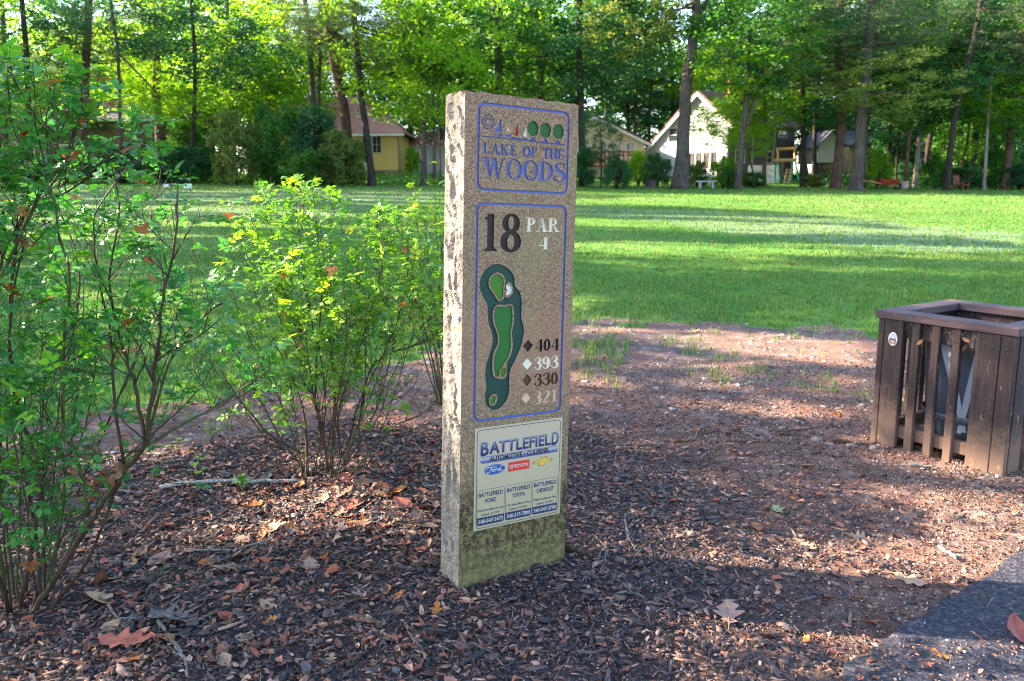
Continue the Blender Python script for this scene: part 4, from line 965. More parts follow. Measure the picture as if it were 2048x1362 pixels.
# front side facing the camera (side 0): corner post, wide board, slats, wide board, post
lay = [(.002, .036, 'corner_board'), (.039, .145, 'wide_board'), (.196, .238, 'slat'), (.302, .344, 'slat'), (.408, .450, 'slat'), (.525, .640, 'wide_board'), (.643, BS - .002, 'corner_board')]
for s in range(4):
    for (a, b, nm) in lay:
        if s in (1, 3) and nm == 'corner_board':
            a, b = (a + .032, b) if a < .1 else (a, b - .032)
            if b - a < .02: continue
        board(a, b, s, nm)
    board(.034, BS - .034, s, 'cross_rail', .035, BH - RH - .004, BH - RH - .095, .0315)
    board(.034, BS - .034, s, 'cross_rail', .035, .115, .045, .0315)
# plywood floor inside
mb = MB(); mb.box(.07, BS - .07, .07, BS - .07, .05, .07, .002); mb.obj('floor_board', M_WOOD, B_R)
# the dark plastic barrel inside
def lathe(prof, n=40):
    mb = MB(); vs = []; fs = []
    for r_, z_ in prof:
        for k in range(n): a = 2 * math.pi * k / n; vs.append((r_ * math.cos(a), r_ * math.sin(a), z_))
    for i in range(len(prof) - 1):
        for k in range(n): fs.append((i * n + k, i * n + (k + 1) % n, (i + 1) * n + (k + 1) % n, (i + 1) * n + k))
    fs.append(tuple(range(n))[::-1]); return mb.add(vs, fs)
cb = Matrix.Translation((BX, BY, 0)) @ Matrix.Rotation(BYAW, 4, 'Z')
bin_r = empty('litter_bin', cb @ Vector((BS / 2, BS / 2, .072)), label='dark blue-grey round plastic bin standing inside the wooden surround', cat='bin')
M_BIN = simple('bin_plastic', (.060, .075, .105), .32, .25, 9, .05, spec=.5)
lathe([(.20, 0), (.222, .02), (.24, .30), (.252, .52), (.262, .525), (.262, .545), (.248, .548), (.236, .5), (.20, .03), (.02, .025)]).obj('bin_body', M_BIN, bin_r, smooth=True)
lathe([(.238, .10), (.243, .108), (.2445, .13), (.242, .14)]).obj('bin_hoop', M_BIN, bin_r, smooth=True)
# pale strap/liner edge hanging diagonally on the barrel
for a0, z0, a1, z1_, w__ in ((3.55, .53, 4.05, .06, .05), (4.25, .53, 3.95, .05, .045)):
    vs = []; fs = []
    for i in range(13):
        k = i / 12; a = a0 + (a1 - a0) * k; zz = z0 + (z1_ - z0) * k; rr_ = .2635 - (.545 - zz) * .075 + .001
        for q in (-.5, .5): aa = a + q * w__ * (1.1 - k * .6) / .25; vs.append((rr_ * math.cos(aa), rr_ * math.sin(aa), zz))
    for i in range(12): fs.append((2 * i, 2 * i + 1, 2 * i + 3, 2 * i + 2))
    mb = MB(); mb.add(vs, fs); mb.obj('liner_fold', simple('liner_pale', (.30, .34, .42), .3, .1, 9, .1), bin_r, smooth=True)
# sticker on the left wide board: plain oval picture of sunglasses under a hat
stk = empty('round_sticker', B_R.matrix_world @ Vector((0, 0, 0)), BYAW, label='small oval sticker with hat and dark glasses on the bin surround', cat='sticker')
stk.location = (BX, BY, 0)
cx, cz, yb = .092, BH - .148, -.0008
S_W = simple('sticker_white', (.68, .67, .64), .4, .05, 9, 0); S_B = simple('sticker_blue', (.08, .09, .22), .4, .1, 9, 0); S_H = simple('sticker_hat', (.42, .48, .55), .4, .15, 60, 0); S_P = simple('sticker_pink', (.62, .36, .28), .4, .1, 9, 0); S_D = simple('sticker_dark', (.02, .02, .035), .3, .1, 9, 0)
def fl(nm, poly, mat, y):
    mb = MB(); mb.add([(p[0], y, p[1]) for p in poly], [tuple(range(len(poly)))]); mb.obj(nm, mat, stk)
mb = MB(); mb.prism(ell(cx, cz, .0255, .037, 28), yb - .0006, yb, 'y'); mb.obj('sticker_backing', S_W, stk)
fl('sticker_print', ell(cx, cz - .010, .021, .022, 24), S_B, yb - .0010); fl('sticker_print', ell(cx + .002, cz - .007, .0145, .018, 24), S_P, yb - .0014)
fl('sticker_print', [(cx - .021, cz + .006), (cx + .022, cz + .002), (cx + .016, cz + .027), (cx - .004, cz + .031), (cx - .015, cz + .026)], S_H, yb - .0018)
for q in (-.006, .009): fl('sticker_print', ell(cx + q + .001, cz - .003 - q * .1, .0068, .0046, 14), S_D, yb - .0022)
fl('sticker_print', ell(cx + .003, cz - .017, .006, .0024, 14), simple('sticker_mouth', (.5, .08, .05), .4, .1, 9, 0), yb - .0020)
fl('sticker_print', ell(cx + .001, cz - .029, .010, .003, 14), simple('sticker_yellow', (.65, .42, .10), .4, .1, 9, 0), yb - .0022)
# cobwebs with dead leaves caught under the top rail
web = []; mb = MB()
for i in range(30):
    a = Vector((random.uniform(.15, .52), -.003 + random.uniform(0, .03), BH - RH - random.uniform(0, .03))); b = a + Vector((random.uniform(-.08, .08), random.uniform(-.004, .02), -random.uniform(.01, .12)))
    mb.tube([a, a.lerp(b, .5) + Vector((0, 0, -.008)), b], .0003, 3, False)
mb.obj('cobweb', simple('web', (.35, .33, .30), .8, .05, 9, 0), B_R)
for u, dz in ((.17, .03), (.245, .10), (.48, .05), (.475, .09)):
    o = link('caught_leaf', ovals['brown'][0], B_R); o.location = (u, -.004, BH - RH - dz); o.rotation_euler = (random.uniform(0, 3), random.uniform(0, 3), 0); o.scale = (.045,) * 3
# leaves piled inside
for i in range(14):
    o = link('fallen_leaf', random.choice(lobed[random.choice(('brown', 'tan', 'red', 'grey'))]), label='dead leaf caught inside the wooden bin surround', cat='fallen leaf', group='dead leaves inside the bin surround')
    o.location = cb @ Vector((random.uniform(.08, BS - .08), random.uniform(.075, .13), .078 + random.uniform(0, .02))); o.scale = (.06,) * 3; o.rotation_euler = (random.gauss(0, .3), random.gauss(0, .3), random.uniform(0, 6))
# ------------------------------------------------------------ rose bushes
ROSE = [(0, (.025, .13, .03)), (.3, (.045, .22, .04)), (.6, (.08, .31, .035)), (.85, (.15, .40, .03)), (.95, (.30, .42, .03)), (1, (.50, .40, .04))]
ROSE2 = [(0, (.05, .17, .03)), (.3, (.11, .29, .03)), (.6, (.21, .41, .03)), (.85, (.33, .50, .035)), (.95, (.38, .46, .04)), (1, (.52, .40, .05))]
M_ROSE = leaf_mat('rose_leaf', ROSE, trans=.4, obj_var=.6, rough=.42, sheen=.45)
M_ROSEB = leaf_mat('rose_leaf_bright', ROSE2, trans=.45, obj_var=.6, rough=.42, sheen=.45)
M_ROSEDEAD = leaf_mat('rose_leaf_dead', [(0, (.15, .05, .02)), (.5, (.33, .10, .03)), (1, (.42, .20, .08))], trans=.3, obj_var=.8)
t = NT('rose_cane'); nz = t.noise(16, 5, .7); c = t.ramp(t.math('ADD', t.math('MULTIPLY', nz, .7), t.math('MULTIPLY', t.rnd(), .3)), [(.3, (.020, .012, .008)), (.5, (.048, .028, .016)), (.62, (.045, .060, .018)), (.8, (.09, .12, .035))])
M_CANE = t.fin(c, .6, t.bump(t.noise(70, 4, .8), .5, .003), spec=.35)
def leaflet(mb, o, ax, side, up, L, wd, fold):
    """pointed oval blade with a midrib fold, 10 quads"""
    N = 5; vs = []
    for i in range(N + 1):
        s = i / N; q = wd * [0.02, .80, 1.0, .86, .52, .0][i]
        p = o + ax * (s * L) - up * (.35 * L * s * s * .5)
        vs += [p + side * q + up * fold * q, p, p - side * q + up * fold * q]
    fs = []
    for i in range(N): a = i * 3; fs += [(a, a + 1, a + 4, a + 3), (a + 1, a + 2, a + 5, a + 4)]
    mb.add(vs, fs)
def rose_leaf(seed, n=5):
    """compound leaf along +x, unit length about 1"""
    r = random.Random(seed); mb = MB(); X = Vector((1, 0, 0)); Yv = Vector((0, 1, 0)); Z = Vector((0, 0, 1))
    pts = [Vector((s, .02 * math.sin(s * 5 + seed), -.16 * s * s)) for s in (0, .25, .5, .66)]
    def tilt(v): return (v + Vector((0, 0, r.uniform(-.35, .25)))).normalized()
    pos = [(.66, 0)] + [(.56, 1), (.54, -1), (.30, 1), (.28, -1)][:n - 1]
    for s, sd in pos:
        o = Vector((s, .0, -.16 * s * s)); L = (.40 if sd == 0 else .34 if s > .5 else .27) * r.uniform(.85, 1.15)
        ax = tilt(X if sd == 0 else (X * .55 + Yv * sd * .9)); side = ax.cross(Z).normalized(); up = (side.cross(ax) + Vector((0, r.uniform(-.3, .3), 0))).normalized(); side = ax.cross(up).normalized()
        leaflet(mb, o + ax * .02, ax, side, up, L, L * r.uniform(.30, .38), r.uniform(.05, .5))
    nl = len(mb.f); mb.tube(pts, [.009, .008, .007, .005], 3, False)
    return mb, nl
def leaf_variants(mat, n, ls=5):
    out = []
    for s in range(n):
        mb, nl = rose_leaf(s * 7 + 3, ls); rr_ = random.Random(s); V = np.array([tuple(v) for v in mb.v]); F = np.array(mb.f)
        vals = np.concatenate([np.repeat([rr_.random() for _ in range((nl + 9) // 10)], 10)[:nl], np.full(len(F) - nl, .1)])
        out.append((V, F, vals, mesh_np('rose_leaf', V, F, mat, smooth=True, col=vals)))
    return out
LV_A = leaf_variants(M_ROSE, 6); LV_B = leaf_variants(M_ROSEB, 6); LV_D = leaf_variants(M_ROSEDEAD, 2, 3)
def frame_mat(p, d, up, s):
    x = d.normalized(); y = up.cross(x)
    if y.length < 1e-3: y = Vector((0, 1, 0))
    y.normalize(); z = x.cross(y)
    m = Matrix((x, y, z)).transposed().to_4x4(); m = m @ Matrix.Diagonal((s, s, s, 1)); m.translation = p; return m
class Bush:
    def __init__(s, base, seed, label, mats, lsize, group=None):
        s.root = empty('rose_bush', base, label=label, cat='rose bush'); s.b = Vector(base); s.r = random.Random(seed); s.leaves = []; s.mats = mats; s.ls = lsize; s.tips = []; s.out = None
    def cane(s, pts, r0, nb=8, leafy=.45, blen=.3, bare_to=.3, twist=1.0, tl=1.0):
        r = s.r; P = []
        Q = [Vector(p) for p in pts]; N = len(Q)
        for i in range(N - 1):
            a, b, c, d = Q[max(i - 1, 0)], Q[i], Q[i + 1], Q[min(i + 2, N - 1)]
            for k in range(5):
                t_ = k / 5; P.append(.5 * ((2 * b) + (c - a) * t_ + (2 * a - 5 * b + 4 * c - d) * t_ ** 2 + (3 * b - a - 3 * c + d) * t_ ** 3))
        P.append(Q[-1])
        P = [p + Vector((r.uniform(-1, 1), r.uniform(-1, 1), r.uniform(-1, 1))) * .004 for p in P]
        r0 *= .8; rad = [r0 * (1 - .68 * i / len(P)) for i in range(len(P))]
        mb = MB(); mb.tube([p - s.b for p in P], rad, 6, wob=.12)
        for i in range(2, len(P) - 1):      # thorns
            if r.random() < .5:
                dd = Vector((r.uniform(-1, 1), r.uniform(-1, 1), -.2)).normalized(); mb.tube([P[i] - s.b, P[i] - s.b + dd * (rad[i] + .006)], [rad[i] * .5, .0003], 3, False)
        ob = mb.obj('cane', M_CANE, s.root, True)
        mb = MB(); L = len(P)
        for k in range(nb):
            u = bare_to + (1 - bare_to) * (k + r.random()) / nb; i = min(int(u * (L - 1)), L - 2); ax = (P[i + 1] - P[i]).normalized()
            out = Vector((r.uniform(-1, 1), r.uniform(-1, 1), r.uniform(-.2, .6))).normalized(); d = (ax * .55 + out * .7).normalized()
            s.twig(mb, P[i], d, blen * r.uniform(.4, 1.2), rad[i] * .55, leafy, 1, tl)
        for i in range(int(L * max(bare_to, .25)), L):
            if r.random() < leafy * .5: s.leaf(P[i], (P[min(i + 1, L - 1)] - P[i - 1]).normalized())
        s.tips.append((P[-1], (P[-1] - P[-3]).normalized()))
        if mb.v: mb.obj('side_branch', M_CANE, ob, True)
    def twig(s, mb, p, d, L, rad, leafy, lvl, tl):
        r = s.r; n = max(3, int(L / .035)); pts = [p.copy()]; q = p.copy()
        for i in range(n):
            d = (d + Vector((r.uniform(-1, 1), r.uniform(-1, 1), r.uniform(-.7, 1.0))) * .22 + Vector((0, 0, .05))).normalized(); q = q + d * (L / n); pts.append(q.copy())
            if s.out and not s.inside(q): break
            if i > 0 and r.random() < leafy * tl: s.leaf(q, d)
            if lvl < 3 and r.random() < .20: s.twig(mb, q, (d + Vector((r.uniform(-1, 1), r.uniform(-1, 1), r.uniform(-.3, .8))) * .8).normalized(), L * .55, rad * .6, leafy, lvl + 1, tl)
        if len(pts) < 3: return None
        mb.tube([a - s.b for a in pts], [max(rad * (1 - .6 * i / n), .0009) for i in range(n + 1)], 4, False)
        s.tips.append((pts[-1], d))
        if r.random() < leafy + .2: s.leaf(pts[-1], d)
    def leaf(s, p, ax):
        r = s.r; o = Vector((r.uniform(-1, 1), r.uniform(-1, 1), r.uniform(-.4, .6))); o = (o - ax * o.dot(ax) * .6 + ax * .3).normalized()
        s.leaves.append((p, o, Vector((r.gauss(0, .35), r.gauss(0, .35), 1)).normalized(), s.ls * r.uniform(.55, 1.25)))
    def inside(s, p):
        a, b, _ = project(np.array([tuple(p)])); return bool(inpoly(a, b, s.out)[0])
    def finish(s, dead=8, hips=4, cap=300, skip=None):
        r = s.r; lv = [l for l in s.leaves if l[0].z > .03 and (not s.out or s.inside(l[0])) and not (skip and skip(l[0]))]
        Pn = np.array([tuple(l[0]) for l in lv]); px, py, d = project(Pn)
        score = np.array([l[3] for l in lv]) / d * np.where((px > 0) & (px < 2048) & (py > -10) & (py < 1362), 1, .01)
        order = np.argsort(-score); one = set(order[:cap].tolist())
        Vs = [[], []]; off = 0; VV_, FF_, CC_ = [], [], []
        for i, (p, ax, up, sz) in enumerate(lv):
            k = r.randrange(len(s.mats)); M4 = frame_mat(p - s.b, ax, up, sz)
            if i in one:
                me = LV_D[r.randrange(2)][3] if r.random() < dead / max(1, len(one)) else s.mats[k][3]
                o = link('leaf', me, s.root); o.matrix_local = M4
            else:
                A_ = np.array(M4); VV_.append(s.mats[k][0] @ A_[:3, :3].T + A_[:3, 3]); FF_.append(s.mats[k][1] + off); off += len(s.mats[k][0]); CC_.append(np.clip(s.mats[k][2] * .5 + r.random() * .5, 0, 1))
        if VV_: link('leaf_mass', mesh_np('leaf_mass', np.concatenate(VV_), [f for f in FF_], s.mats[0][3].materials[0], True, np.concatenate(CC_)), s.root, kind='stuff')
        for k in range(hips):
            p, d_ = r.choice(s.tips)
            s.hip(p, .008, r.choice((0, 1)))
        print('bush', len(lv), 'leaves')
    def hip(s, p, rad, k):
        mb = MB(); ball(mb, (0, 0, rad), rad, 10, .95)
        for q in range(5):
            a = q * 1.256; e = Vector((math.cos(a) * rad * 1.9, math.sin(a) * rad * 1.9, rad * 2.9)); mb.add([(math.cos(a + .5) * rad * .4, math.sin(a + .5) * rad * .4, rad * 1.8), (math.cos(a - .5) * rad * .4, math.sin(a - .5) * rad * .4, rad * 1.8), e], [(0, 1, 2)])
        o = mb.obj('rose_hip', M_HIP[k], s.root, True); o.location = p - s.b
M_HIP = [simple('hip_green', (.30, .36, .07), .4, .2, 60), simple('hip_brown', (.16, .06, .03), .6, .3, 60)]
def px3(*pts): return [at_y(*p) for p in pts]

# left bush ----------------------------------------------------
bL = ground_at(70, 1232); bL.z = 0; yL = bL.y
BL = Bush(bL, 5, 'large foreground rose bush with bare lower canes at the left edge of the photo', LV_A, .082)
g = yL
BL.out = [(-900, 90), (40, 118), (60, 150), (100, 108), (170, 165), (300, 205), (312, 300), (345, 370), (460, 470), (500, 600), (560, 700), (640, 790), (640, 1010), (330, 1120), (-900, 1500)]
C_ = BL.cane
C_(px3((57, 1240, g), (132, 1123, g), (185, 1035, g - .02), (247, 947, g - .03), (291, 881, g - .04), (308, 744, g - .05), (317, 700, g - .06), (325, 600, g - .05), (350, 480, g - .05), (352, 400, g - .03)), .0125, 20, .42, .24, .35)
C_(px3((88, 1236, g + .03), (172, 1123, g + .03), (229, 986, g + .0), (255, 933, g - .02)), .009, 3, .1, .15)
C_(px3((291, 881, g - .04), (270, 770, g - .04), (247, 700, g - .06), (218, 560, g - .08), (238, 430, g - .08), (222, 330, g - .06)), .0075, 18, .45, .22, .2)
C_(px3((270, 905, g - .03), (396, 832, g + .02), (449, 801, g + .05), (540, 740, g + .12)), .006, 10, .4, .22, .3)
C_(px3((291, 881, g - .03), (350, 700, g + .03), (400, 640, g + .05), (450, 600, g + .1)), .006, 14, .45, .22, .2)
C_(px3((40, 1218, g - .02), (66, 1074, g - .05), (79, 947, g - .08), (60, 880, g - .09), (33, 806, g - .12), (20, 640, g - .15), (50, 480, g - .18)), .0095, 14, .6, .28, .35)
C_(px3((176, 1035, g - .02), (150, 900, g - .06), (128, 867, g - .08), (125, 700, g - .1), (140, 560, g - .12), (110, 400, g - .15), (150, 280, g - .16)), .0075, 14, .45, .25, .35)
C_(px3((247, 933, g - .03), (225, 766, g - .02), (225, 700, g), (200, 560, g + .02), (190, 430, g + .05), (260, 330, g + .05)), .0065, 12, .35, .25, .2)
C_(px3((90, 1240, g + .05), (60, 1000, g + .1), (20, 700, g + .05), (44, 439, g - .1), (132, 386, g - .12), (211, 320, g - .12), (290, 265, g - .1)), .0085, 15, .62, .24, .35)
C_(px3((10, 1200, g + .02), (-30, 900, g - .05), (-20, 640, g - .15), (44, 460, g - .22), (101, 338, g - .25), (115, 267, g - .26), (106, 160, g - .26)), .010, 16, .7, .26, .3)
C_(px3((30, 1225, g + .1), (0, 900, g + .05), (0, 560, g - .05), (44, 439, g - .1), (119, 347, g - .1), (154, 250, g - .1), (180, 200, g - .1)), .008, 14, .62, .24, .35)
C_(px3((20, 1230, g), (-60, 950, g - .1), (-80, 600, g - .2), (-20, 350, g - .3), (20, 210, g - .3)), .009, 16, .6, .26, .3)
C_(px3((70, 1230, g + .08), (150, 1000, g + .2), (250, 760, g + .25), (330, 560, g + .3), (300, 420, g + .3)), .007, 13, .4, .26, .3)
C_(px3((70, 1230, g + .08), (100, 1000, g + .25), (130, 760, g + .35), (160, 560, g + .35), (120, 420, g + .35)), .007, 14, .5, .28, .3)
C_(px3((60, 1230, g + .08), (20, 1000, g + .3), (10, 760, g + .4), (-20, 560, g + .4)), .007, 14, .5, .28, .25)
C_(px3((120, 1140, g + .03), (210, 960, g + .2), (380, 800, g + .35), (430, 720, g + .45)), .006, 11, .4, .28, .35)
C_(px3((100, 1140, g), (130, 950, g + .1), (90, 820, g + .15), (70, 740, g + .15)), .0065, 8, .35, .22, .3)
C_(px3((100, 1180, g), (105, 1020, g - .1), (118, 935, g - .12)), .004, 4, .3, .2, .3)
C_(px3((60, 1150, g + .02), (230, 970, g + .1), (420, 972, g + .15), (560, 960, g + .2)), .0035, 5, .1, .15, .4)
for k in range(7):
    x0 = 20 + k * 14; y1 = 470 + 60 * (k * 5 % 7); x1 = -20 + (k * 67 % 230)
    C_(px3((x0, 1225, g + .06 * (k % 3)), (x0 * .7 + x1 * .3, 1060, g + .1 * (k % 4) - .1), (x1, 800 + 20 * (k % 3), g + .12 * (k % 4) - .15), (x1 + 15, y1, g + .12 * (k % 4) - .18)), .005, 12, .5, .24, .2)
# dead leaves bundled at the fork
for i in range(26):
    p = at_y(random.gauss(195, 28), random.gauss(965, 38), g + random.uniform(-.06, .06)); o = link('dead_leaf', random.choice(lobed[random.choice(('brown', 'brown', 'red', 'grey'))] + ovals['brown']), BL.root); o.location = p - bL
    o.scale = (random.uniform(.035, .062),) * 3; o.rotation_euler = [random.uniform(0, 6) for _ in range(3)]
BL.hip(at_y(106, 150, g - .26) - Vector((0, 0, .0)), .013, 0)
for (px, py) in ((298, 520), (305, 556), (258, 607)):
    o = link('dead_leaf', random.choice(ovals['orange']), BL.root); o.location = at_y(px, py, g - .07) - bL; o.scale = (.034,) * 3; o.rotation_euler = [random.uniform(0, 6) for _ in range(3)]
# red flower remnant
mb = MB(); r_ = random.Random(2)
for i in range(9):
    a = r_.uniform(0, 6.28); d0 = Vector((math.cos(a), math.sin(a), r_.uniform(-.6, .6))); leaflet(mb, Vector(), d0.normalized(), d0.cross(Vector((0, 0, 1))).normalized(), Vector((0, 0, 1)), .022, .010, .4)
o = mb.obj('red_petal', simple('petal_red', (.55, .01, .02), .5, .2, 60), BL.root, True); o.location = at_y(57, 268, g - .22) - bL
def skL(p):
    a, b, _ = project(np.array([tuple(p)])); a, b = a[0], b[0]
    return random.random() < (.15 if a > 170 and b > 380 else 0) + (.1 if b > 950 else 0)
BL.finish(dead=20, hips=14, skip=skL)

# middle bush --------------------------------------------------
bM = ground_at(652, 948); bM.z = float(gz(bM.x, bM.y)); g = bM.y
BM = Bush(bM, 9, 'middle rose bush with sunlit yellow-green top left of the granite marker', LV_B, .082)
BM.out = [(410, 420), (470, 405), (570, 355), (640, 370), (720, 440), (830, 400), (905, 450), (905, 960), (380, 960), (370, 600)]
C_ = BM.cane
tips = [(590, 385, .0), (627, 395, .02), (700, 480, .1), (820, 500, .05), (770, 505, -.1), (660, 470, -.05), (555, 460, .1), (470, 440, .15), (450, 540, .0), (520, 500, -.15), (740, 470, .2), (860, 540, .2), (600, 560, -.25), (690, 580, -.3), (790, 600, -.2), (420, 640, .1), (400, 700, .2), (850, 640, .0), (500, 620, .3), (640, 430, .25), (840, 480, .3), (720, 520, .0), (560, 540, .05), (780, 455, .15)]
for i, (tx, ty, dy) in enumerate(tips):
    bx_ = 652 + (tx - 640) * .22; dx = tx - bx_
    mid1 = (bx_ + dx * .28 + random.uniform(-30, 30), 960 - (960 - ty) * .30, g + dy * .4); mid2 = (bx_ + dx * .68 + random.uniform(-16, 16), 960 - (960 - ty) * .68, g + dy * .8)
    lp_ = .32 + .2 * (i % 3 == 0)
    C_(px3((bx_ + random.uniform(-30, 30), 955 + random.uniform(-12, 10), g + random.uniform(-.1, .1)), mid1, mid2, (tx, ty, g + dy)), random.uniform(.004, .0075), 15, lp_ + .16, .27, .30)
C_(px3((600, 905, g - .05), (540, 870, g - .08), (480, 800, g - .1), (440, 740, g - .1)), .009, 8, .25, .24, .3)
C_(px3((700, 950, g), (780, 860, g + .1), (840, 830, g + .15), (880, 800, g + .2)), .006, 8, .25, .22, .3)
C_(px3((715, 900, g), (740, 740, g + .1), (830, 690, g + .1), (884, 672, g + .1)), .0075, 8, .3, .22, .3)
BM.hip(at_y(627, 392, g + .02), .013, 0)
o = link('yellow_leaf', ovals['yellow'][0], BM.root); o.location = at_y(566, 625, g - .2) - bM; o.scale = (.05,) * 3; o.rotation_euler = (1.1, .4, 1)
o = link('yellow_leaf', ovals['yellow'][1], BM.root); o.location = at_y(570, 634, g - .2) - bM; o.scale = (.045,) * 3; o.rotation_euler = (.9, -.3, 2)
for (px, py) in ((832, 604), (820, 640), (403, 655), (420, 690), (822, 760), (812, 768), (600, 660), (598, 690)):
    o = link('dead_leaf', random.choice(ovals[random.choice(('brown', 'orange', 'red'))] + lobed['brown']), BM.root); o.location = at_y(px, py, g - .1) - bM; o.scale = (.045,) * 3; o.rotation_euler = [random.uniform(0, 6) for _ in range(3)]
def skM(p):
    a, b, _ = project(np.array([tuple(p)])); return random.random() < (.62 if b[0] > 690 else .2 if b[0] > 600 else 0)
BM.finish(dead=14, hips=8, skip=skM)

# back bush, half hidden behind the marker ------------------------
bB = ground_at(900, 812); bB.z = float(gz(bB.x, bB.y)); g = bB.y
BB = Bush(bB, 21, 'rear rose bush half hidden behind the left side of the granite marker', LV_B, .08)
for (tx, ty, dy) in [(870, 395, 0), (830, 420, .1), (800, 450, .1), (850, 440, -.1), (790, 520, .1), (885, 480, 0), (830, 560, .0), (870, 600, -.1), (920, 470, .1), (950, 520, 0), (815, 480, .2), (845, 520, .25), (880, 430, .2)]:
    bx_ = 900 + (tx - 900) * .2; BB.cane(px3((bx_, 815, g), (bx_ + (tx - bx_) * .35, 815 - (815 - ty) * .35, g + dy * .5), (bx_ + (tx - bx_) * .75, 815 - (815 - ty) * .7, g + dy), (tx, ty, g + dy)), .007, 11, .36, .28, .32)
BB.finish(dead=6, hips=5)

# small seedlings in the mulch
def seedling(px, py, n, h, lab):
    p = ground_at(px, py); p.z = float(gz(p.x, p.y)); rt = empty('seedling', p, label=lab, cat='seedling'); mb = MB(); r = random.Random(px)
    for k in range(n):
        d = Vector((r.uniform(-.5, .5), r.uniform(-.5, .5), 1)).normalized(); L = h * r.uniform(.5, 1.1); mb.tube([Vector(), d * L * .5, d * L + Vector((0, 0, .01))], [.0018, .0014, .001], 4, False)
        for q in range(3):
            o = link('leaf', LV_B[r.randrange(6)][3], rt); o.matrix_local = frame_mat(d * L * (.5 + .25 * q), Vector((r.uniform(-1, 1), r.uniform(-1, 1), .1)), Vector((0, 0, 1)), .05 * r.uniform(.6, 1.1))
    mb.obj('stem', M_CANE, rt)
seedling(395, 965, 4, .14, 'small green seedling in the mulch between the left and middle bushes')
seedling(350, 905, 3, .12, 'small seedling behind the pale fallen branch')
seedling(480, 975, 3, .08, 'yellow-green seedling beside the pale fallen branch')
seedling(425, 880, 3, .15, 'slender seedling at the edge of the mulch left of the middle bush')
seedling(15, 925, 3, .12, 'dark green seedling at the far left edge')
seedling(10, 1120, 2, .08, 'low seedling under the left bush at the photo edge')
# ------------------------------------------------------------ trees
B_GREY = bark_mat('bark_grey', (.030, .023, .021), (.115, .090, .080), 1.6, lich=(.10, .10, .085))
B_RED = bark_mat('bark_reddish', (.040, .022, .017), (.145, .085, .064), 1.6)
B_DARK = bark_mat('bark_dark', (.016, .012, .011), (.06, .046, .042), 1.6)
B_PALE = bark_mat('bark_pale', (.09, .065, .055), (.30, .25, .22), 1.8)
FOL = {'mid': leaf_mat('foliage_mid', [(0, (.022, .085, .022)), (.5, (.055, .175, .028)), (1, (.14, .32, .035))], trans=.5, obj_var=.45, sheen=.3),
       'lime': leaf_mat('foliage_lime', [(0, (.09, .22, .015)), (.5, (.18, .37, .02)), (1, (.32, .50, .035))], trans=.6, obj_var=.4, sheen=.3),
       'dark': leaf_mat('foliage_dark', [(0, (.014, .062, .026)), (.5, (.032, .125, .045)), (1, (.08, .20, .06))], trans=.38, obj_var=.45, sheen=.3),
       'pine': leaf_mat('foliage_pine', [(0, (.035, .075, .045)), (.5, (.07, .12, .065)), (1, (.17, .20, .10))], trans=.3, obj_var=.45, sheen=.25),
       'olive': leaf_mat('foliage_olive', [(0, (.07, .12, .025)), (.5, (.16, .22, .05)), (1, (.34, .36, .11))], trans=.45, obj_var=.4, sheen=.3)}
def leaf_quads(P, size, rs_, droop=.0, aspect=.62, needle=False):
    """diamond shaped leaves, random orientation"""
    n = len(P); a = rs_.randn(n, 3); a[:, 2] = a[:, 2] * (.6 if not needle else .5) - droop; a /= np.linalg.norm(a, axis=1)[:, None]
    b = rs_.randn(n, 3); b = np.cross(a, b); b /= np.linalg.norm(b, axis=1)[:, None]
    s = size * rs_.uniform(.6, 1.3, n)[:, None]; w_ = s * aspect
    V = np.stack([P - a * s * .5, P + b * w_ * .5, P + a * s * .5, P - b * w_ * .5], 1).reshape(-1, 3)
    k = np.arange(n)[:, None] * 4; return V, np.concatenate([k, k + 1, k + 2, k + 3], 1)
def crown_mesh(name, seed, ncl, per, rad, cl_r, size, mat, flat=.55, aspect=.62, shell=.6, needle=False, squash=1):
    rs_ = np.random.RandomState(seed); C_l = []
    while len(C_l) < ncl:
        p = rs_.uniform(-1, 1, 3); d = np.linalg.norm(p)
        if d > 1 or (d < shell and rs_.rand() < .72): continue
        q = p * 1.9 + seed
        if noise.noise(Vector(q * 1.3)) < -.06: continue        # big gaps
        C_l.append(p * np.array(rad))
    C_l = np.array(C_l); r = cl_r * rs_.uniform(.5, 1.35, ncl)
    o = rs_.randn(ncl, per, 3); o /= np.linalg.norm(o, axis=2)[..., None]; o *= rs_.rand(ncl, per, 1) ** .45
    P = C_l[:, None] + o * r[:, None, None] * np.array([1, 1, flat]); cv_ = np.repeat(rs_.rand(ncl), per); P = P.reshape(-1, 3)
    V, F = leaf_quads(P, size, rs_, aspect=aspect, needle=needle)
    return mesh_np(name, V, F, FOL[mat] if isinstance(mat, str) else mat, col=np.clip(cv_ * .6 + rs_.rand(len(F)) * .4, 0, 1)), C_l
CR = {}
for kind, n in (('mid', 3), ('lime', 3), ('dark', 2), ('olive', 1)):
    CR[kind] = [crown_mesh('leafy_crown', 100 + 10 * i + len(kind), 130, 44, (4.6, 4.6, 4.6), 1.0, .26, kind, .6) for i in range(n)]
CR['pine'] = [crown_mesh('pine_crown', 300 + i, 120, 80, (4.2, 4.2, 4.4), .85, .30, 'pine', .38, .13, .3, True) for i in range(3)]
TREE_N = [0]
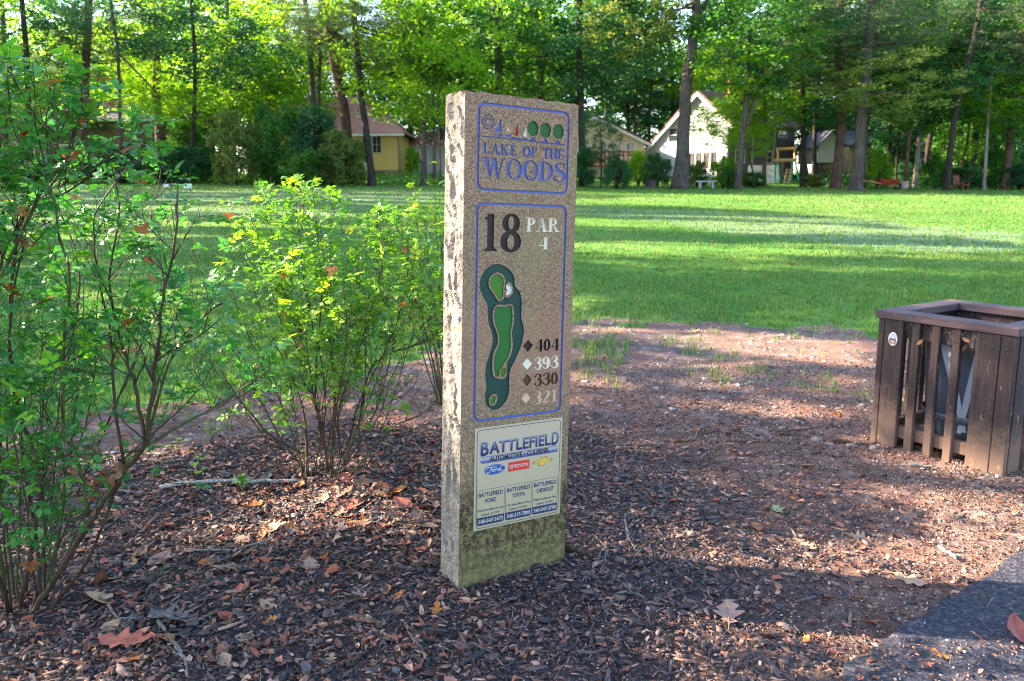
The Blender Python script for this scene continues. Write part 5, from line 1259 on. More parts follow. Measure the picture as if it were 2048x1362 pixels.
def tree(pts, wpx, Y, kind, crowns, label, bark=B_GREY, group=None, limbs=4, fork=None, dn=0, off=True):
    """pts: photo pixels of the trunk from base up (2048 px frame) at world depth Y; wpx widths; crowns: (px,py,dY,scale,scale_z)"""
    g = ground_at(pts[0][0], 500); b = at_y(pts[0][0], pts[0][1], Y); b = Vector((b.x, Y, ter(b.x, Y) - .1))
    rt = empty('pine_tree' if kind == 'pine' else 'broadleaf_tree', b, label=label, cat='pine tree' if kind == 'pine' else 'tree', group=group)
    P = [b] + [at_y(p[0], p[1], Y) for p in pts[1:]]
    top = P[-1]
    if pts[-1][1] < 60:   # continue beyond the frame
        d_ = (P[-1] - P[-2]).normalized(); P.append(P[-1] + (d_ + Vector((0, 0, .6))).normalized() * 4)
    rad = []; N = len(P)
    w0 = wpx[0] * .40 / F_PX * Y; w1 = wpx[1] * .44 / F_PX * Y
    Q = []; 
    for i in range(N - 1):
        a, b_, c, d_ = P[max(i - 1, 0)], P[i], P[i + 1], P[min(i + 2, N - 1)]
        for k in range(5):
            t_ = k / 5; Q.append(.5 * ((2 * b_) + (c - a) * t_ + (2 * a - 5 * b_ + 4 * c - d_) * t_ ** 2 + (3 * b_ - a - 3 * c + d_) * t_ ** 3))
    Q.append(P[-1]); H = Q[-1].z - b.z
    rad = [(w0 + (w1 - w0) * min(1, (q.z - b.z) / max(H, .1))) * (1 + .55 * math.exp(-(q.z - b.z) / (w0 * 2.2))) for q in Q]
    mb = MB(); mb.tube([q - b for q in Q], rad, 10, wob=.06); mb.obj('trunk', bark, rt, True)
    for fk in (fork or []):
        FP = [at_y(p[0], p[1], Y + (p[2] if len(p) > 2 else 0)) for p in fk]; wf = w1 * .8; mb = MB(); mb.tube([q - b for q in FP], [wf * (1 - .5 * i / len(FP)) for i in range(len(FP))], 7, wob=.05); mb.obj('limb', bark, rt, True)
    for (px, py, dY, s, sz, *ck) in crowns:
        ck = ck[0] if ck else kind; me, cl = CR[ck][random.randrange(len(CR[ck]))]
        o = link('crown', me, rt); o.location = at_y(px, py, Y + dY) - b; o.scale = (s, s, sz); o.rotation_euler = (0, 0, random.uniform(0, 6.28))
        rz = Matrix.Rotation(o.rotation_euler.z, 3, 'Z')
        for k in range(limbs):
            c_ = rz @ Vector(cl[random.randrange(len(cl))]); e = o.location + Vector((c_.x * s, c_.y * s, c_.z * sz)) * .85
            cand = [q - b for q in Q if q.z - b.z < e.z + .3] or [Q[0] - b]; st = min(cand[-8:], key=lambda q: (q - e).length)
            rr_ = max(.03, w1 * .35); md = st.lerp(e, .5) + Vector((random.uniform(-.3, .3), random.uniform(-.3, .3), random.uniform(-.5, .2)))
            mb = MB(); mb.tube([st, md, e], [rr_, rr_ * .7, rr_ * .3], 5, False); mb.obj('limb', bark, rt, True)
    return rt
T = tree
# --- left wood
T([(178, 372), (168, 250), (172, 120), (178, 0)], (22, 15), 52, 'pine', [(150, 120, 0, .8, .45), (230, 60, -1, .8, .5), (90, 190, 1, .7, .35)], 'big pine trunk rising behind the left rose bush', B_RED)
T([(62, 372), (55, 150), (44, 0)], (15, 9), 50, 'dark', [(40, 40, 0, .8, .7), (20, 200, 1, .55, .4, 'lime')], 'dark slim tree second from the left edge', B_DARK)
T([(8, 372), (12, 200), (4, 0)], (14, 9), 54, 'mid', [(0, 90, 0, .9, .9, 'lime')], 'tree at the extreme left edge of the wood', B_GREY)
T([(242, 368), (240, 240), (236, 110), (225, 30)], (9, 6), 49, 'dark', [(260, 30, 0, .8, .5)], 'thin grey bare-stemmed tree right of the big pine', B_GREY, fork=[[(240, 110), (290, 160), (322, 195)]])
T([(322, 345), (320, 270), (312, 180), (318, 60), (330, 0)], (24, 10), 56, 'mid', [(330, 90, 0, 1.0, .8, 'lime'), (280, 190, 1, .6, .4, 'lime')], 'tree with a short reddish sunlit trunk in the left wood', B_RED)
T([(388, 372), (386, 290), (390, 150), (384, 20)], (10, 7), 50, 'dark', [(400, 80, 0, .9, .7), (360, 215, 0, .7, .25, 'lime')], 'slim dark tree beside the yellowish shrub', B_DARK)
T([(470, 372), (462, 200), (455, 30)], (12, 8), 58, 'mid', [(460, 100, 0, 1.1, 1.0), (520, 190, 1, .8, .6, 'mid')], 'tree rising behind the yellowish shrub', B_GREY)
T([(560, 372), (556, 240), (566, 60), (560, 0)], (13, 9), 60, 'lime', [(540, 110, 0, 1.1, 1.0), (590, 210, -1, .7, .5)], 'tree behind the dark shrubs with bright lime crown', B_GREY)
T([(632, 372), (626, 200), (617, 70), (610, 0)], (15, 11), 54, 'mid', [(590, 40, 0, .8, .6, 'lime')], 'straight trunk just left of the reddish twin pines', B_GREY)
T([(642, 372), (638, 190), (641, 90), (640, 20)], (9, 7), 53, 'dark', [(620, 90, 0, .5, .35)], 'thin companion trunk left of the leaning pine', B_RED)
T([(702, 372), (692, 240), (680, 180), (664, 100), (654, 30), (650, 0)], (24, 18), 50, 'pine', [(660, 20, 0, .9, .5), (620, 60, 1, .6, .35), (700, 150, .5, .45, .25)], 'large leaning pine in front of the reddish roof', B_RED, fork=[[(666, 110), (640, 70), (618, 60)], [(655, 60), (690, 80), (700, 120)]])
T([(744, 350), (735, 280), (722, 190), (712, 80), (706, 0)], (17, 12), 47, 'pine', [(730, 60, 0, .9, .5), (790, 100, 1, .8, .35), (700, 10, 0, .9, .4)], 'curved pine standing before the yellow house window', B_DARK)
T([(847, 356), (847, 280), (846, 190), (842, 60), (848, 0)], (14, 11), 48, 'mid', [(830, 130, 0, .9, .8, 'lime'), (800, 40, 0, 1.0, .8, 'lime'), (870, 60, 2, .9, .8, 'dark')], 'straight grey tree right of the yellow house', B_GREY)
T([(868, 352), (868, 270), (866, 180)], (8, 5), 50, 'dark', [(860, 170, 0, .55, .45)], 'thin tree beside the straight grey tree', B_GREY)
T([(881, 360), (878, 270), (874, 200)], (6, 4), 47, 'lime', [(885, 150, 0, .6, .6)], 'slender sapling at the left edge of the marker', B_GREY)
# --- behind the marker
T([(1000, 372), (998, 200), (996, 80), (992, 0)], (20, 16), 50, 'mid', [(950, 60, 0, 1.0, 1.0, 'lime'), (1040, 110, 2, .9, .7, 'mid')], 'tall tree whose trunk shows just above the marker top', B_GREY)
T([(1080, 372), (1082, 150), (1068, 0)], (14, 10), 54, 'mid', [(1080, 60, 0, 1.0, 1.0, 'mid'), (1100, 150, 1, .7, .4, 'dark')], 'leaning tree above the right half of the marker', B_RED)
T([(1166, 372), (1162, 220), (1158, 90), (1160, 0)], (17, 13), 49, 'dark', [(1150, 70, 0, 1.0, .8), (1215, 110, 1, .8, .5)], 'dark trunk at the right edge of the marker', B_DARK)
T([(1202, 372), (1203, 300), (1200, 260)], (5, 3), 46, 'dark', [(1200, 265, 0, .28, .34), (1204, 310, 0, .30, .12)], 'small dark layered tree in front of the cream house', B_GREY)
T([(1268, 345), (1270, 250), (1272, 140), (1268, 60)], (9, 6), 66, 'mid', [(1260, 100, 0, 1.1, .9, 'mid'), (1320, 160, 0, .7, .4, 'lime')], 'thin tree rising beyond the cream house roof', B_RED)
T([(1300, 345), (1298, 240), (1306, 130), (1312, 40)], (9, 6), 68, 'lime', [(1240, 60, 0, 1.0, .9, 'olive'), (1250, 175, 3, .7, .5, 'dark')], 'tree between the cream and white houses', B_GREY)
# --- right of the marker
T([(1360, 370), (1366, 290), (1371, 190), (1378, 130), (1387, 70), (1394, 25), (1392, 0)], (34, 15), 46, 'mid', [(1400, -70, 0, 1.2, .8), (1250, 20, 2, .8, .6, 'olive')], 'big grey forked tree standing before the white house', B_GREY, fork=[[(1396, 30), (1408, 15), (1420, -10), (1440, -40)]])
T([(1476, 374), (1483, 290), (1492, 200), (1498, 140), (1500, 60)], (15, 9), 46, 'mid', [(1500, 90, 0, .9, .6), (1560, 50, .5, .9, .7, 'dark'), (1450, 140, .5, .55, .35, 'lime')], 'slender forked tree right of the big grey tree', B_GREY, fork=[[(1487, 265), (1500, 235), (1515, 180), (1530, 130), (1562, 78)], [(1491, 210), (1510, 165), (1540, 110)]])
T([(1528, 372), (1529, 300), (1530, 220), (1526, 120)], (11, 7), 50, 'lime', [(1450, 250, -1, .55, .28), (1480, 225, 0, .6, .35), (1530, 210, 0, .6, .4)], 'reddish slim tree with low bright boughs before the dark house front', B_RED)
T([(1510, 372), (1505, 340), (1495, 300)], (4, 3), 47, 'lime', [(1500, 285, 0, .3, .2)], 'tiny leaning tree by the picket fence', B_DARK)
T([(1606, 372), (1607, 300), (1606, 200), (1600, 80)], (13, 9), 50, 'pine', [(1610, 60, 0, .9, .6), (1640, 130, 0, .8, .5), (1590, 200, -1, .7, .4, 'dark')], 'pine beside the swing frame', B_DARK)
T([(1628, 368), (1629, 290), (1634, 180), (1650, 60)], (11, 8), 52, 'mid', [(1640, 20, 0, 1.0, .8), (1600, 120, 1, .9, .6, 'mid')], 'slim dark tree left of the pale gable', B_DARK)
T([(1671, 372), (1678, 300), (1684, 230), (1676, 120), (1682, 0)], (22, 13), 48, 'pine', [(1650, 90, 0, .9, .6), (1720, 60, 1, .9, .5)], 'reddish thick pine in front of the tan house', B_RED)
T([(1712, 374), (1718, 300), (1724, 220), (1734, 120), (1740, 40), (1742, 0)], (27, 15), 45, 'pine', [(1750, 50, 0, .9, .55), (1790, 170, -1, .75, .4, 'olive'), (1700, 10, 0, .9, .5)], 'tall pale grey leaning pine right of the tan house', B_GREY)
T([(1727, 372), (1731, 290), (1745, 170)], (9, 6), 49, 'mid', [(1750, 225, 0, .7, .4, 'dark')], 'narrow trunk close behind the tall leaning pine', B_GREY)
T([(1777, 374), (1779, 300), (1782, 200), (1775, 80), (1770, 0)], (9, 11), 52, 'mid', [(1760, -10, 0, .8, .6, 'dark'), (1800, 110, 0, .9, .7)], 'thin dark tree behind the bright bush', B_DARK)
T([(1792, 374), (1794, 310), (1800, 240)], (6, 5), 51, 'dark', [(1810, 230, 0, .7, .35)], 'very thin stem right of the bright bush', B_DARK)
T([(1808, 377), (1813, 330), (1822, 250), (1838, 150)], (9, 6), 49, 'mid', [(1830, 140, 0, .8, .7)], 'slim reddish tree by the red garden cart', B_RED)
T([(1830, 374), (1836, 300), (1842, 230), (1850, 120)], (12, 8), 50, 'dark', [(1860, 150, 0, .8, .6, 'mid')], 'pale leaning trunk next to the beige shed', B_PALE)
T([(1849, 374), (1856, 300), (1866, 230), (1868, 90), (1866, 0)], (11, 14), 54, 'dark', [(1860, 30, 0, 1.0, .8), (1900, 120, 0, .8, .6, 'mid')], 'tree with dark upper trunk right of the beige shed', B_DARK)
T([(1892, 382), (1900, 310), (1909, 235), (1926, 165), (1950, 70), (1962, 0)], (15, 10), 46, 'dark', [(1975, 20, 0, .8, .6, 'pine'), (1900, 170, 1, .6, .4, 'dark')], 'dark tree leaning to the right', B_DARK)
T([(1912, 378), (1922, 330), (1934, 290), (1940, 230)], (7, 5), 49, 'lime', [(1935, 235, 0, .5, .5)], 'thin leaning sapling under the dark leaning tree', B_RED)
T([(1946, 374), (1950, 300), (1957, 200), (1964, 90), (1970, 0)], (17, 10), 52, 'dark', [(1980, 100, 0, .9, .7), (1950, 10, 1, .9, .6, 'mid')], 'straight dark tree right of the leaning one', B_DARK)
T([(1968, 378), (1972, 310), (1976, 240), (1984, 150), (1986, 90)], (8, 6), 47, 'lime', [(1990, 190, 1, .5, .4), (2010, 100, 1, .8, .6, 'pine')], 'pale mottled slim tree near the right edge', B_PALE)
T([(2012, 378), (2018, 300), (2028, 200), (2046, 90), (2052, 0)], (17, 13), 48, 'mid', [(2040, 60, 0, .9, .8, 'dark'), (2000, 220, 0, .6, .4, 'mid'), (2048, 215, 0, .5, .5, 'lime')], 'thick tree at the right edge of the photo', B_RED)
T([(2090, 385), (2095, 250), (2100, 60)], (15, 10), 47, 'mid', [(2100, 120, 0, 1, 1)], 'tree just beyond the right edge of the photo', B_GREY)
# --- second and third rows deep in the wood (nothing tells them apart)
rr = random.Random(4)
for row, (Y0, Y1, n, grp, lab) in enumerate(((66, 76, 26, 'leafy trees deep in the wood behind the houses', 'tall leafy tree deep in the wood behind the houses'), (84, 100, 30, 'farthest trees closing the wood behind', 'farthest leafy tree closing the wood behind the houses'))):
    for i in range(n):
        px = -160 + 2370 * (i + rr.uniform(.2, .8)) / n; Y_ = rr.uniform(Y0, Y1)
        sky_gap = 1270 < px < 1400 or 720 < px < 800 or 520 < px < 580 or 1660 < px < 1720
        base = 372 - (18 if row == 0 else 30); k = rr.choice(['mid', 'mid', 'lime', 'dark', 'dark'])
        cr = ([] if row == 0 and 560 < px < 1330 else [(px + rr.uniform(-25, 25), rr.uniform(235, 285), 0, 1.15, .7, rr.choice(['mid', 'dark', 'dark', 'lime']))]) + [(px + rr.uniform(-30, 30), rr.uniform(140, 180), 0, 1.2, 1.0, k)]
        if not sky_gap and rr.random() < .40: cr.append((px, rr.uniform(10, 60), 0, 1.3, 1.1, rr.choice(['mid', 'lime', 'dark'])))
        random.seed(i + row * 99)
        T([(px, base), (px + rr.uniform(-12, 12), 150), (px + rr.uniform(-20, 20), 70)], (11, 7), Y_, k, cr, lab, rr.choice([B_GREY, B_RED, B_DARK]), group=grp, limbs=2)
random.seed(77)
# ------------------------------------------------------------ shrubs
def shrub_mesh(seed, mat, size=.12, n=9000):
    rs_ = np.random.RandomState(seed); ncl = 90; C_l = rs_.uniform(-1, 1, (ncl * 3, 3)); d = np.linalg.norm(C_l, axis=1); C_l = C_l[(d < 1) & (d > .45) & (C_l[:, 2] > -.75)][:ncl]
    per = n // len(C_l); o = rs_.randn(len(C_l), per, 3); o /= np.linalg.norm(o, axis=2)[..., None]; o *= rs_.rand(len(C_l), per, 1) ** .4
    P = (C_l[:, None] + o * .24 * rs_.uniform(.6, 1.3, (len(C_l), 1, 1))).reshape(-1, 3); cv_ = np.repeat(rs_.rand(len(C_l)), per)
    V, F = leaf_quads(P, size, rs_); return mesh_np('shrub_foliage', V, F, FOL[mat], col=np.clip(cv_ * .5 + rs_.rand(len(F)) * .5, 0, 1))
SH_ = {k: [shrub_mesh(500 + i + len(k), k, .10) for i in range(2 if k != 'olive' else 1)] for k in FOL}
def shrub(x0, y0, x1, y1, Y, kind, label, group=None):
    """pixel box of the shrub at depth Y"""
    cx = (x0 + x1) / 2; b = at_y(cx, y1, Y); hw = (x1 - x0) / 2 / F_PX * Y; h = (y1 - y0) / F_PX * Y; b.z = at_y(cx, y1, Y).z
    gz_ = ter(b.x, Y); top = b.z + h; b.z = gz_; h = max(.4, top - gz_)
    rt = empty('shrub', b, label=label, cat='shrub', group=group)
    o = link('foliage', random.choice(SH_[kind]), rt); o.scale = (hw, min(hw, 1.8), h / 2 * 1.08); o.location = (0, 0, h * .5); o.rotation_euler = (0, 0, random.choice((0, math.pi)) )
    mb = MB()
    for k in range(5): a = random.uniform(0, 6.28); mb.tube([(0, 0, -.05), (math.cos(a) * hw * .3, math.sin(a) * .3, h * .35), (math.cos(a) * hw * .6, math.sin(a) * .5, h * .75)], [.035, .025, .012], 5)
    mb.obj('stem', B_DARK, rt, True)
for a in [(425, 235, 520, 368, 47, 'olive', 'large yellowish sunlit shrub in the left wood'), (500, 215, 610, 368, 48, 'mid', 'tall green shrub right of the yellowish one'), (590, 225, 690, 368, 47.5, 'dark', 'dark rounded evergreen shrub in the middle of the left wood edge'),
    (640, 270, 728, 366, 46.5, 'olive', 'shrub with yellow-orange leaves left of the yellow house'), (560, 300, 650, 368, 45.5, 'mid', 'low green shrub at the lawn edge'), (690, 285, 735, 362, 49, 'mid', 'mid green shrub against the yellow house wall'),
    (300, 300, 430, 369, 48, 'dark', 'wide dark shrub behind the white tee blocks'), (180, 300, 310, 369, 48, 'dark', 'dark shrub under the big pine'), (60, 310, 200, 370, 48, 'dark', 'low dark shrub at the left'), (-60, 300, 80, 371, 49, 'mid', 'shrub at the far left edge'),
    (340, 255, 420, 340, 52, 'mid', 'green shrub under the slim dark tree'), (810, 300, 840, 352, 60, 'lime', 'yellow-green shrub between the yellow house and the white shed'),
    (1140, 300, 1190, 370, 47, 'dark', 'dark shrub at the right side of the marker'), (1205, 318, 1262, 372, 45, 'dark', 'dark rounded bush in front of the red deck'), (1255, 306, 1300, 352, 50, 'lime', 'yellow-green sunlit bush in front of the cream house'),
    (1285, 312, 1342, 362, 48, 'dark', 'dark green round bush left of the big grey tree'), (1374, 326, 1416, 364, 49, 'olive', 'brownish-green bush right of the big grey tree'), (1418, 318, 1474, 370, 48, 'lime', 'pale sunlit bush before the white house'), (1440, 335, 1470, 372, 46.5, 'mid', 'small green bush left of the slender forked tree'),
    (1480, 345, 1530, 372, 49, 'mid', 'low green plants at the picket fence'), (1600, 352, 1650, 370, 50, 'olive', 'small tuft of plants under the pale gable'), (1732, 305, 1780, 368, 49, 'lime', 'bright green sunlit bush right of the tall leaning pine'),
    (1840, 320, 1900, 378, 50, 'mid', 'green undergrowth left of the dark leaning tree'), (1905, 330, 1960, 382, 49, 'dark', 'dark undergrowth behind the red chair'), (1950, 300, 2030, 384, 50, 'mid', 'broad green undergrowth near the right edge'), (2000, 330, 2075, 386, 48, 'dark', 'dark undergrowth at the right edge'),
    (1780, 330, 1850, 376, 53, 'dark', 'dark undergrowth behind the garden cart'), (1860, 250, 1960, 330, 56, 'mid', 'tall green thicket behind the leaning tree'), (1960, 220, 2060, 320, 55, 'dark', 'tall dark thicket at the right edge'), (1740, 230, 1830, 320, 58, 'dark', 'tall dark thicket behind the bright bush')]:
    shrub(*a)
# ground cover strip along the wood edge
rs_ = np.random.RandomState(8); n = 26000; x = rs_.uniform(-34, 1, n); y = rs_.uniform(49, 56, n); z = terrain(x, y) + rs_.rand(n) ** 2 * .55
V, F = leaf_quads(np.stack([x, y, z], 1), .13, rs_); link('undergrowth', mesh_np('undergrowth', V, F, FOL['mid'], col=rs_.rand(n)), label='low leafy undergrowth along the left edge of the wood', cat='undergrowth', kind='stuff')
n = 16000; x = rs_.uniform(20, 42, n); y = rs_.uniform(48, 60, n); z = terrain(x, y) + rs_.rand(n) ** 2 * .7
V, F = leaf_quads(np.stack([x, y, z], 1), .13, rs_); link('undergrowth', mesh_np('undergrowth', V, F, FOL['dark'], col=rs_.rand(n)), label='low leafy undergrowth beneath the trees on the right', cat='undergrowth', kind='stuff')
# ------------------------------------------------------------ houses
def siding(name, c, pitch=.16, var=.08):
    t = NT(name); z = t.n('ShaderNodeSeparateXYZ', {0: t.co()}).outputs[2]
    f = t.math('FRACT', t.math('DIVIDE', z, pitch)); nz = t.noise(2.5, 5, .6)
    lo = tuple(x * (1 - var * 2) for x in c); cc = t.ramp(nz, [(.3, lo), (.7, c)]); cc = t.mix(t.ramp(f, [(.0, .5), (.1, 0.)]), cc, tuple(x * .6 for x in c))
    return t.fin(cc, .6, t.bump(f, .6, .02), spec=.3)
def shingle(name, c):
    t = NT(name); nz = t.noise(3, 5, .7); n2 = t.noise(22, 3, .8)
    cc = t.ramp(t.math('ADD', t.math('MULTIPLY', nz, .5), t.math('MULTIPLY', n2, .5)), [(.3, tuple(x * .65 for x in c)), (.7, tuple(min(1, x * 1.2) for x in c))])
    return t.fin(cc, .9, t.bump(n2, .6, .03), spec=.15)
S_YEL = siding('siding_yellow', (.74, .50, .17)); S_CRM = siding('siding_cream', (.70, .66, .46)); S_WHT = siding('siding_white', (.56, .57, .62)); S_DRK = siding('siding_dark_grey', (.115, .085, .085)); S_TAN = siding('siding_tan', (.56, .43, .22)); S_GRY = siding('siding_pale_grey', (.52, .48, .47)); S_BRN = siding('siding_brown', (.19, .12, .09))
R_RED = shingle('shingle_reddish', (.50, .23, .18)); R_BRN = shingle('shingle_brown', (.19, .11, .09)); R_BLU = shingle('shingle_bluegrey', (.13, .13, .17)); R_LIL = shingle('shingle_grey', (.17, .15, .19))
TRIM = simple('trim_white', (.74, .74, .72), .5, .05, 5, .05); TRIMT = simple('trim_tan', (.55, .44, .30), .5, .05, 5, .05)
t = NT('window_glass'); M_GLASS = t.fin((.03, .04, .05), .06, spec=.8)
M_BRICK = simple('chimney_brick', (.33, .13, .08), .9, .3, 9, .3); FOUND = simple('foundation', (.33, .22, .14), .9, .2, 4, .2)
def window(par, x, z, w_, h_, y=0, trim=TRIM, cols=2, rows=2, ax='x'):
    """window on the plane y (outside is -y) or, with ax='y', on the plane x=y"""
    def B(mb, a0, a1, d0, d1, b0, b1): mb.box(a0, a1, y + d0, y + d1, b0, b1) if ax == 'x' else mb.box(y + d0, y + d1, a0, a1, b0, b1)
    f = MB(); t_ = .09
    for q in ((x - t_, x, z - t_, z + h_ + t_), (x + w_, x + w_ + t_, z - t_, z + h_ + t_), (x, x + w_, z - t_, z), (x, x + w_, z + h_, z + h_ + t_)): B(f, q[0], q[1], -.05, -.002, q[2], q[3])
    for i in range(1, cols): B(f, x + w_ * i / cols - .02, x + w_ * i / cols + .02, -.035, -.010, z, z + h_)
    for i in range(1, rows): B(f, x, x + w_, -.033, -.012, z + h_ * i / rows - .018, z + h_ * i / rows + .018)
    o = f.obj('window', trim, par); g = MB(); B(g, x, x + w_, -.008, -.004, z, z + h_); g.obj('pane', M_GLASS, o); return o
def roof_slab(par, quad, th, mat):
    q = [Vector(p) for p in quad]; n = (q[1] - q[0]).cross(q[2] - q[0]).normalized()
    if n.z < 0: n = -n
    k = len(q); mb = MB(); mb.add([p for p in q] + [p + n * th for p in q], [tuple(range(k))[::-1], tuple(range(k, 2 * k))] + [(i, (i + 1) % k, k + (i + 1) % k, k + i) for i in range(k)]); return mb.obj('roof_slope', mat, par)
def hroot(px, Y, yaw, label, base=None):
    p = at_y(px, 500, Y); z = ter(p.x, Y) if base is None else base; o = empty('house', (p.x, Y, z - .15), yaw, label=label, cat='house'); return o, z - .15
# yellow house (hip roof), local x runs left from the right corner
H1, zb_ = hroot(805, 60, 0, 'yellow sided house with reddish hip roof and a double window, left background'); zt_ = at_y(805, 268, 60).z - zb_; L = 11
mb = MB(); mb.box(-L, 0, 0, 8, .45, zt_); mb.obj('wall', S_YEL, H1); mb = MB(); mb.box(-L + .03, -.03, .03, 7.97, -.6, .448); mb.obj('foundation', FOUND, H1)
mb = MB(); mb.box(-2.15, -1.2, -.012, .0, .14, .38); mb.obj('crawl_vent', S_DRK, H1)
rz = at_y(735, 196, 64).z - zb_; o_ = .45; e = zt_ - .02; hr = 2.9
for q in ([(-L - o_, -o_, e), (o_, -o_, e), (-hr, 4, rz), (-L + hr, 4, rz)], [(o_, -o_, e), (o_, 8 + o_, e), (-hr, 4, rz)], [(o_, 8 + o_, e), (-L - o_, 8 + o_, e), (-L + hr, 4, rz), (-hr, 4, rz)], [(-L - o_, 8 + o_, e), (-L - o_, -o_, e), (-L + hr, 4, rz)]): roof_slab(H1, q, .10, R_RED)
mb = MB(); mb.box(-L - o_, o_, -o_ - .10, -o_, e - .14, e + .03); mb.obj('gutter', TRIM, H1); mb = MB(); mb.tube([(-.05, -.06, e - .1), (-.05, -.06, .1)], .05, 6); mb.obj('downspout', simple('spout_brown', (.30, .17, .10), .5, .1, 5), H1)
wz0 = at_y(770, 305, 60).z - zb_; wz1 = at_y(770, 273, 60).z - zb_; xx = lambda px: (px - 805) / F_PX * 60
window(H1, xx(754), wz0, xx(769) - xx(754), wz1 - wz0, 0, TRIMT, 2, 2); window(H1, xx(735), wz0, xx(750) - xx(735), wz1 - wz0, 0, TRIMT, 1, 1)
window(H1, xx(640), wz0, 1.0, wz1 - wz0)
# lattice panel
mb = MB()
for i in range(9): x_ = xx(722) + i * .09; mb.box(x_, x_ + .03, -.05, -.03, -.2, 1.0); mb.box(xx(722), xx(722) + .8, -.028, -.012, .0 + i * .12, .03 + i * .12)
mb.obj('lattice', TRIM, H1)
# lilac-grey roofed house at far left
H0, zb_ = hroot(60, 64, .1, 'brown house with low lilac-grey roof glimpsed behind the left rose bush'); W0 = 15; zt_ = at_y(60, 240, 64).z - zb_
mb = MB(); mb.box(-2, W0 - 2, 0, 8, -.6, zt_); mb.obj('wall', S_BRN, H0)
roof_slab(H0, [(-2.5, -.5, zt_), (W0 - 1.5, -.5, zt_), (W0 - 1.5, 4, zt_ + 1.9), (-2.5, 4, zt_ + 1.9)], .12, R_LIL); roof_slab(H0, [(W0 - 1.5, 8.5, zt_), (-2.5, 8.5, zt_), (-2.5, 4, zt_ + 1.9), (W0 - 1.5, 4, zt_ + 1.9)], .12, R_LIL)
mb = MB(); mb.prism([(0, zt_), (8, zt_), (4, zt_ + 1.85)], W0 - 2.1, W0 - 2.0, 'x'); mb.obj('gable', S_BRN, H0)
mb = MB(); mb.box(-2.5, W0 - 1.5, -.62, -.52, zt_ - .12, zt_ + .05); mb.obj('gutter', TRIM, H0)
for q in (0, 3.2, 7, 10): window(H0, q, 1.1, 1.1, 1.1)
# white outbuilding behind thin trees
H5, zb_ = hroot(828, 66, 0, 'small white outbuilding with pale brown roof between the yellow house and the marker'); zt_ = at_y(828, 290, 66).z - zb_
mb = MB(); mb.box(0, 5.4, 0, 5, -.6, zt_); mb.obj('wall', S_WHT, H5); roof_slab(H5, [(-.4, -.4, zt_), (5.8, -.4, zt_), (4.2, 2.5, zt_ + 1.2), (1.2, 2.5, zt_ + 1.2)], .1, R_RED); roof_slab(H5, [(-.4, -.4, zt_), (1.2, 2.5, zt_ + 1.2), (-.4, 5.4, zt_)], .1, R_RED); roof_slab(H5, [(5.8, -.4, zt_), (5.8, 5.4, zt_), (4.2, 2.5, zt_ + 1.2)], .1, R_RED)
window(H5, .5, 1.0, .6, 1.0); window(H5, 3.9, 1.0, .7, 1.0); mb = MB(); mb.box(1.6, 2.5, -.04, 0, .2, 2.1); mb.obj('door', S_GRY, H5)
# cream gable house
H2, zb_ = hroot(1285, 58, 0, 'cream gabled house with white window frames behind a red deck'); zt_ = at_y(1285, 284, 58).z - zb_; pk = at_y(1185, 232, 58).z - zb_; hw = (1285 - 1185) / F_PX * 58
gab = [(-2 * hw, -.6), (0, -.6), (0, zt_), (-hw, pk - .12), (-2 * hw, zt_)]
mb = MB(); mb.prism(gab, 0, 9, 'y'); mb.obj('wall', S_CRM, H2)
sl_ = (pk - zt_) / hw
roof_slab(H2, [(-hw, -.5, pk), (.45, -.5, zt_ - .45 * sl_ + .05), (.45, 9.4, zt_ - .45 * sl_ + .05), (-hw, 9.4, pk)], .10, R_BRN); roof_slab(H2, [(-hw, -.5, pk), (-2 * hw - .45, -.5, zt_ - .45 * sl_ + .05), (-2 * hw - .45, 9.4, zt_ - .45 * sl_ + .05), (-hw, 9.4, pk)], .10, R_BRN)
for sgn in (1, -1):
    mb = MB(); a = Vector((-hw, -.53, pk - .03)); b_ = Vector((-hw + sgn * (hw + .45), -.53, zt_ - .45 * sl_ + .02)); mb.add([a, b_, b_ + Vector((0, 0, -.2)), a + Vector((0, 0, -.2)), a + Vector((0, .04, 0)), b_ + Vector((0, .04, 0)), b_ + Vector((0, .04, -.2)), a + Vector((0, .04, -.2))], [(0, 1, 2, 3), (7, 6, 5, 4), (0, 4, 5, 1), (3, 2, 6, 7), (1, 5, 6, 2), (0, 3, 7, 4)]); mb.obj('rake_board', TRIM, H2)
xx = lambda px: (px - 1285) / F_PX * 58; zz = lambda py: at_y(1285, py, 58).z - zb_
for a, b_, c_, d_ in ((1222, 1238, 314, 286), (1250, 1264, 314, 286), (1166, 1178, 314, 286), (1195, 1210, 314, 286)): window(H2, xx(a), zz(c_), xx(b_) - xx(a), zz(d_) - zz(c_), 0, TRIM, 1, 2)
mb = MB(); mb.tube([(-hw + .9, 3, pk - .9), (-hw + .9, 3, pk + .1), (-hw + 1.15, 3, pk + .35), (-hw + 1.2, 3, pk + .75)], .09, 8); mb.obj('vent_pipe', TRIM, H2)
dk = empty('deck', H2.location + Vector((xx(1155), -2.2, 0)), label='small red-brown wooden deck with railing before the cream house', cat='deck'); M_DECK = simple('deck_red', (.36, .09, .05), .7, .2, 9)
mb = MB(); mb.box(0, 4.2, 0, 2, zz(334), zz(331)); mb.obj('deck_floor', M_DECK, dk)
for i in range(14): mb = MB(); mb.box(i * .32, i * .32 + .10, 0, .05, zz(331), zz(308)); mb.obj('baluster', M_DECK, dk)
mb = MB(); mb.box(-.05, 4.35, -.03, .09, zz(308), zz(305)); mb.obj('rail', M_DECK, dk)
for q in (.1, 2, 4): mb = MB(); mb.box(q, q + .12, .1, .22, -.4, zz(334)); mb.obj('post', M_DECK, dk)
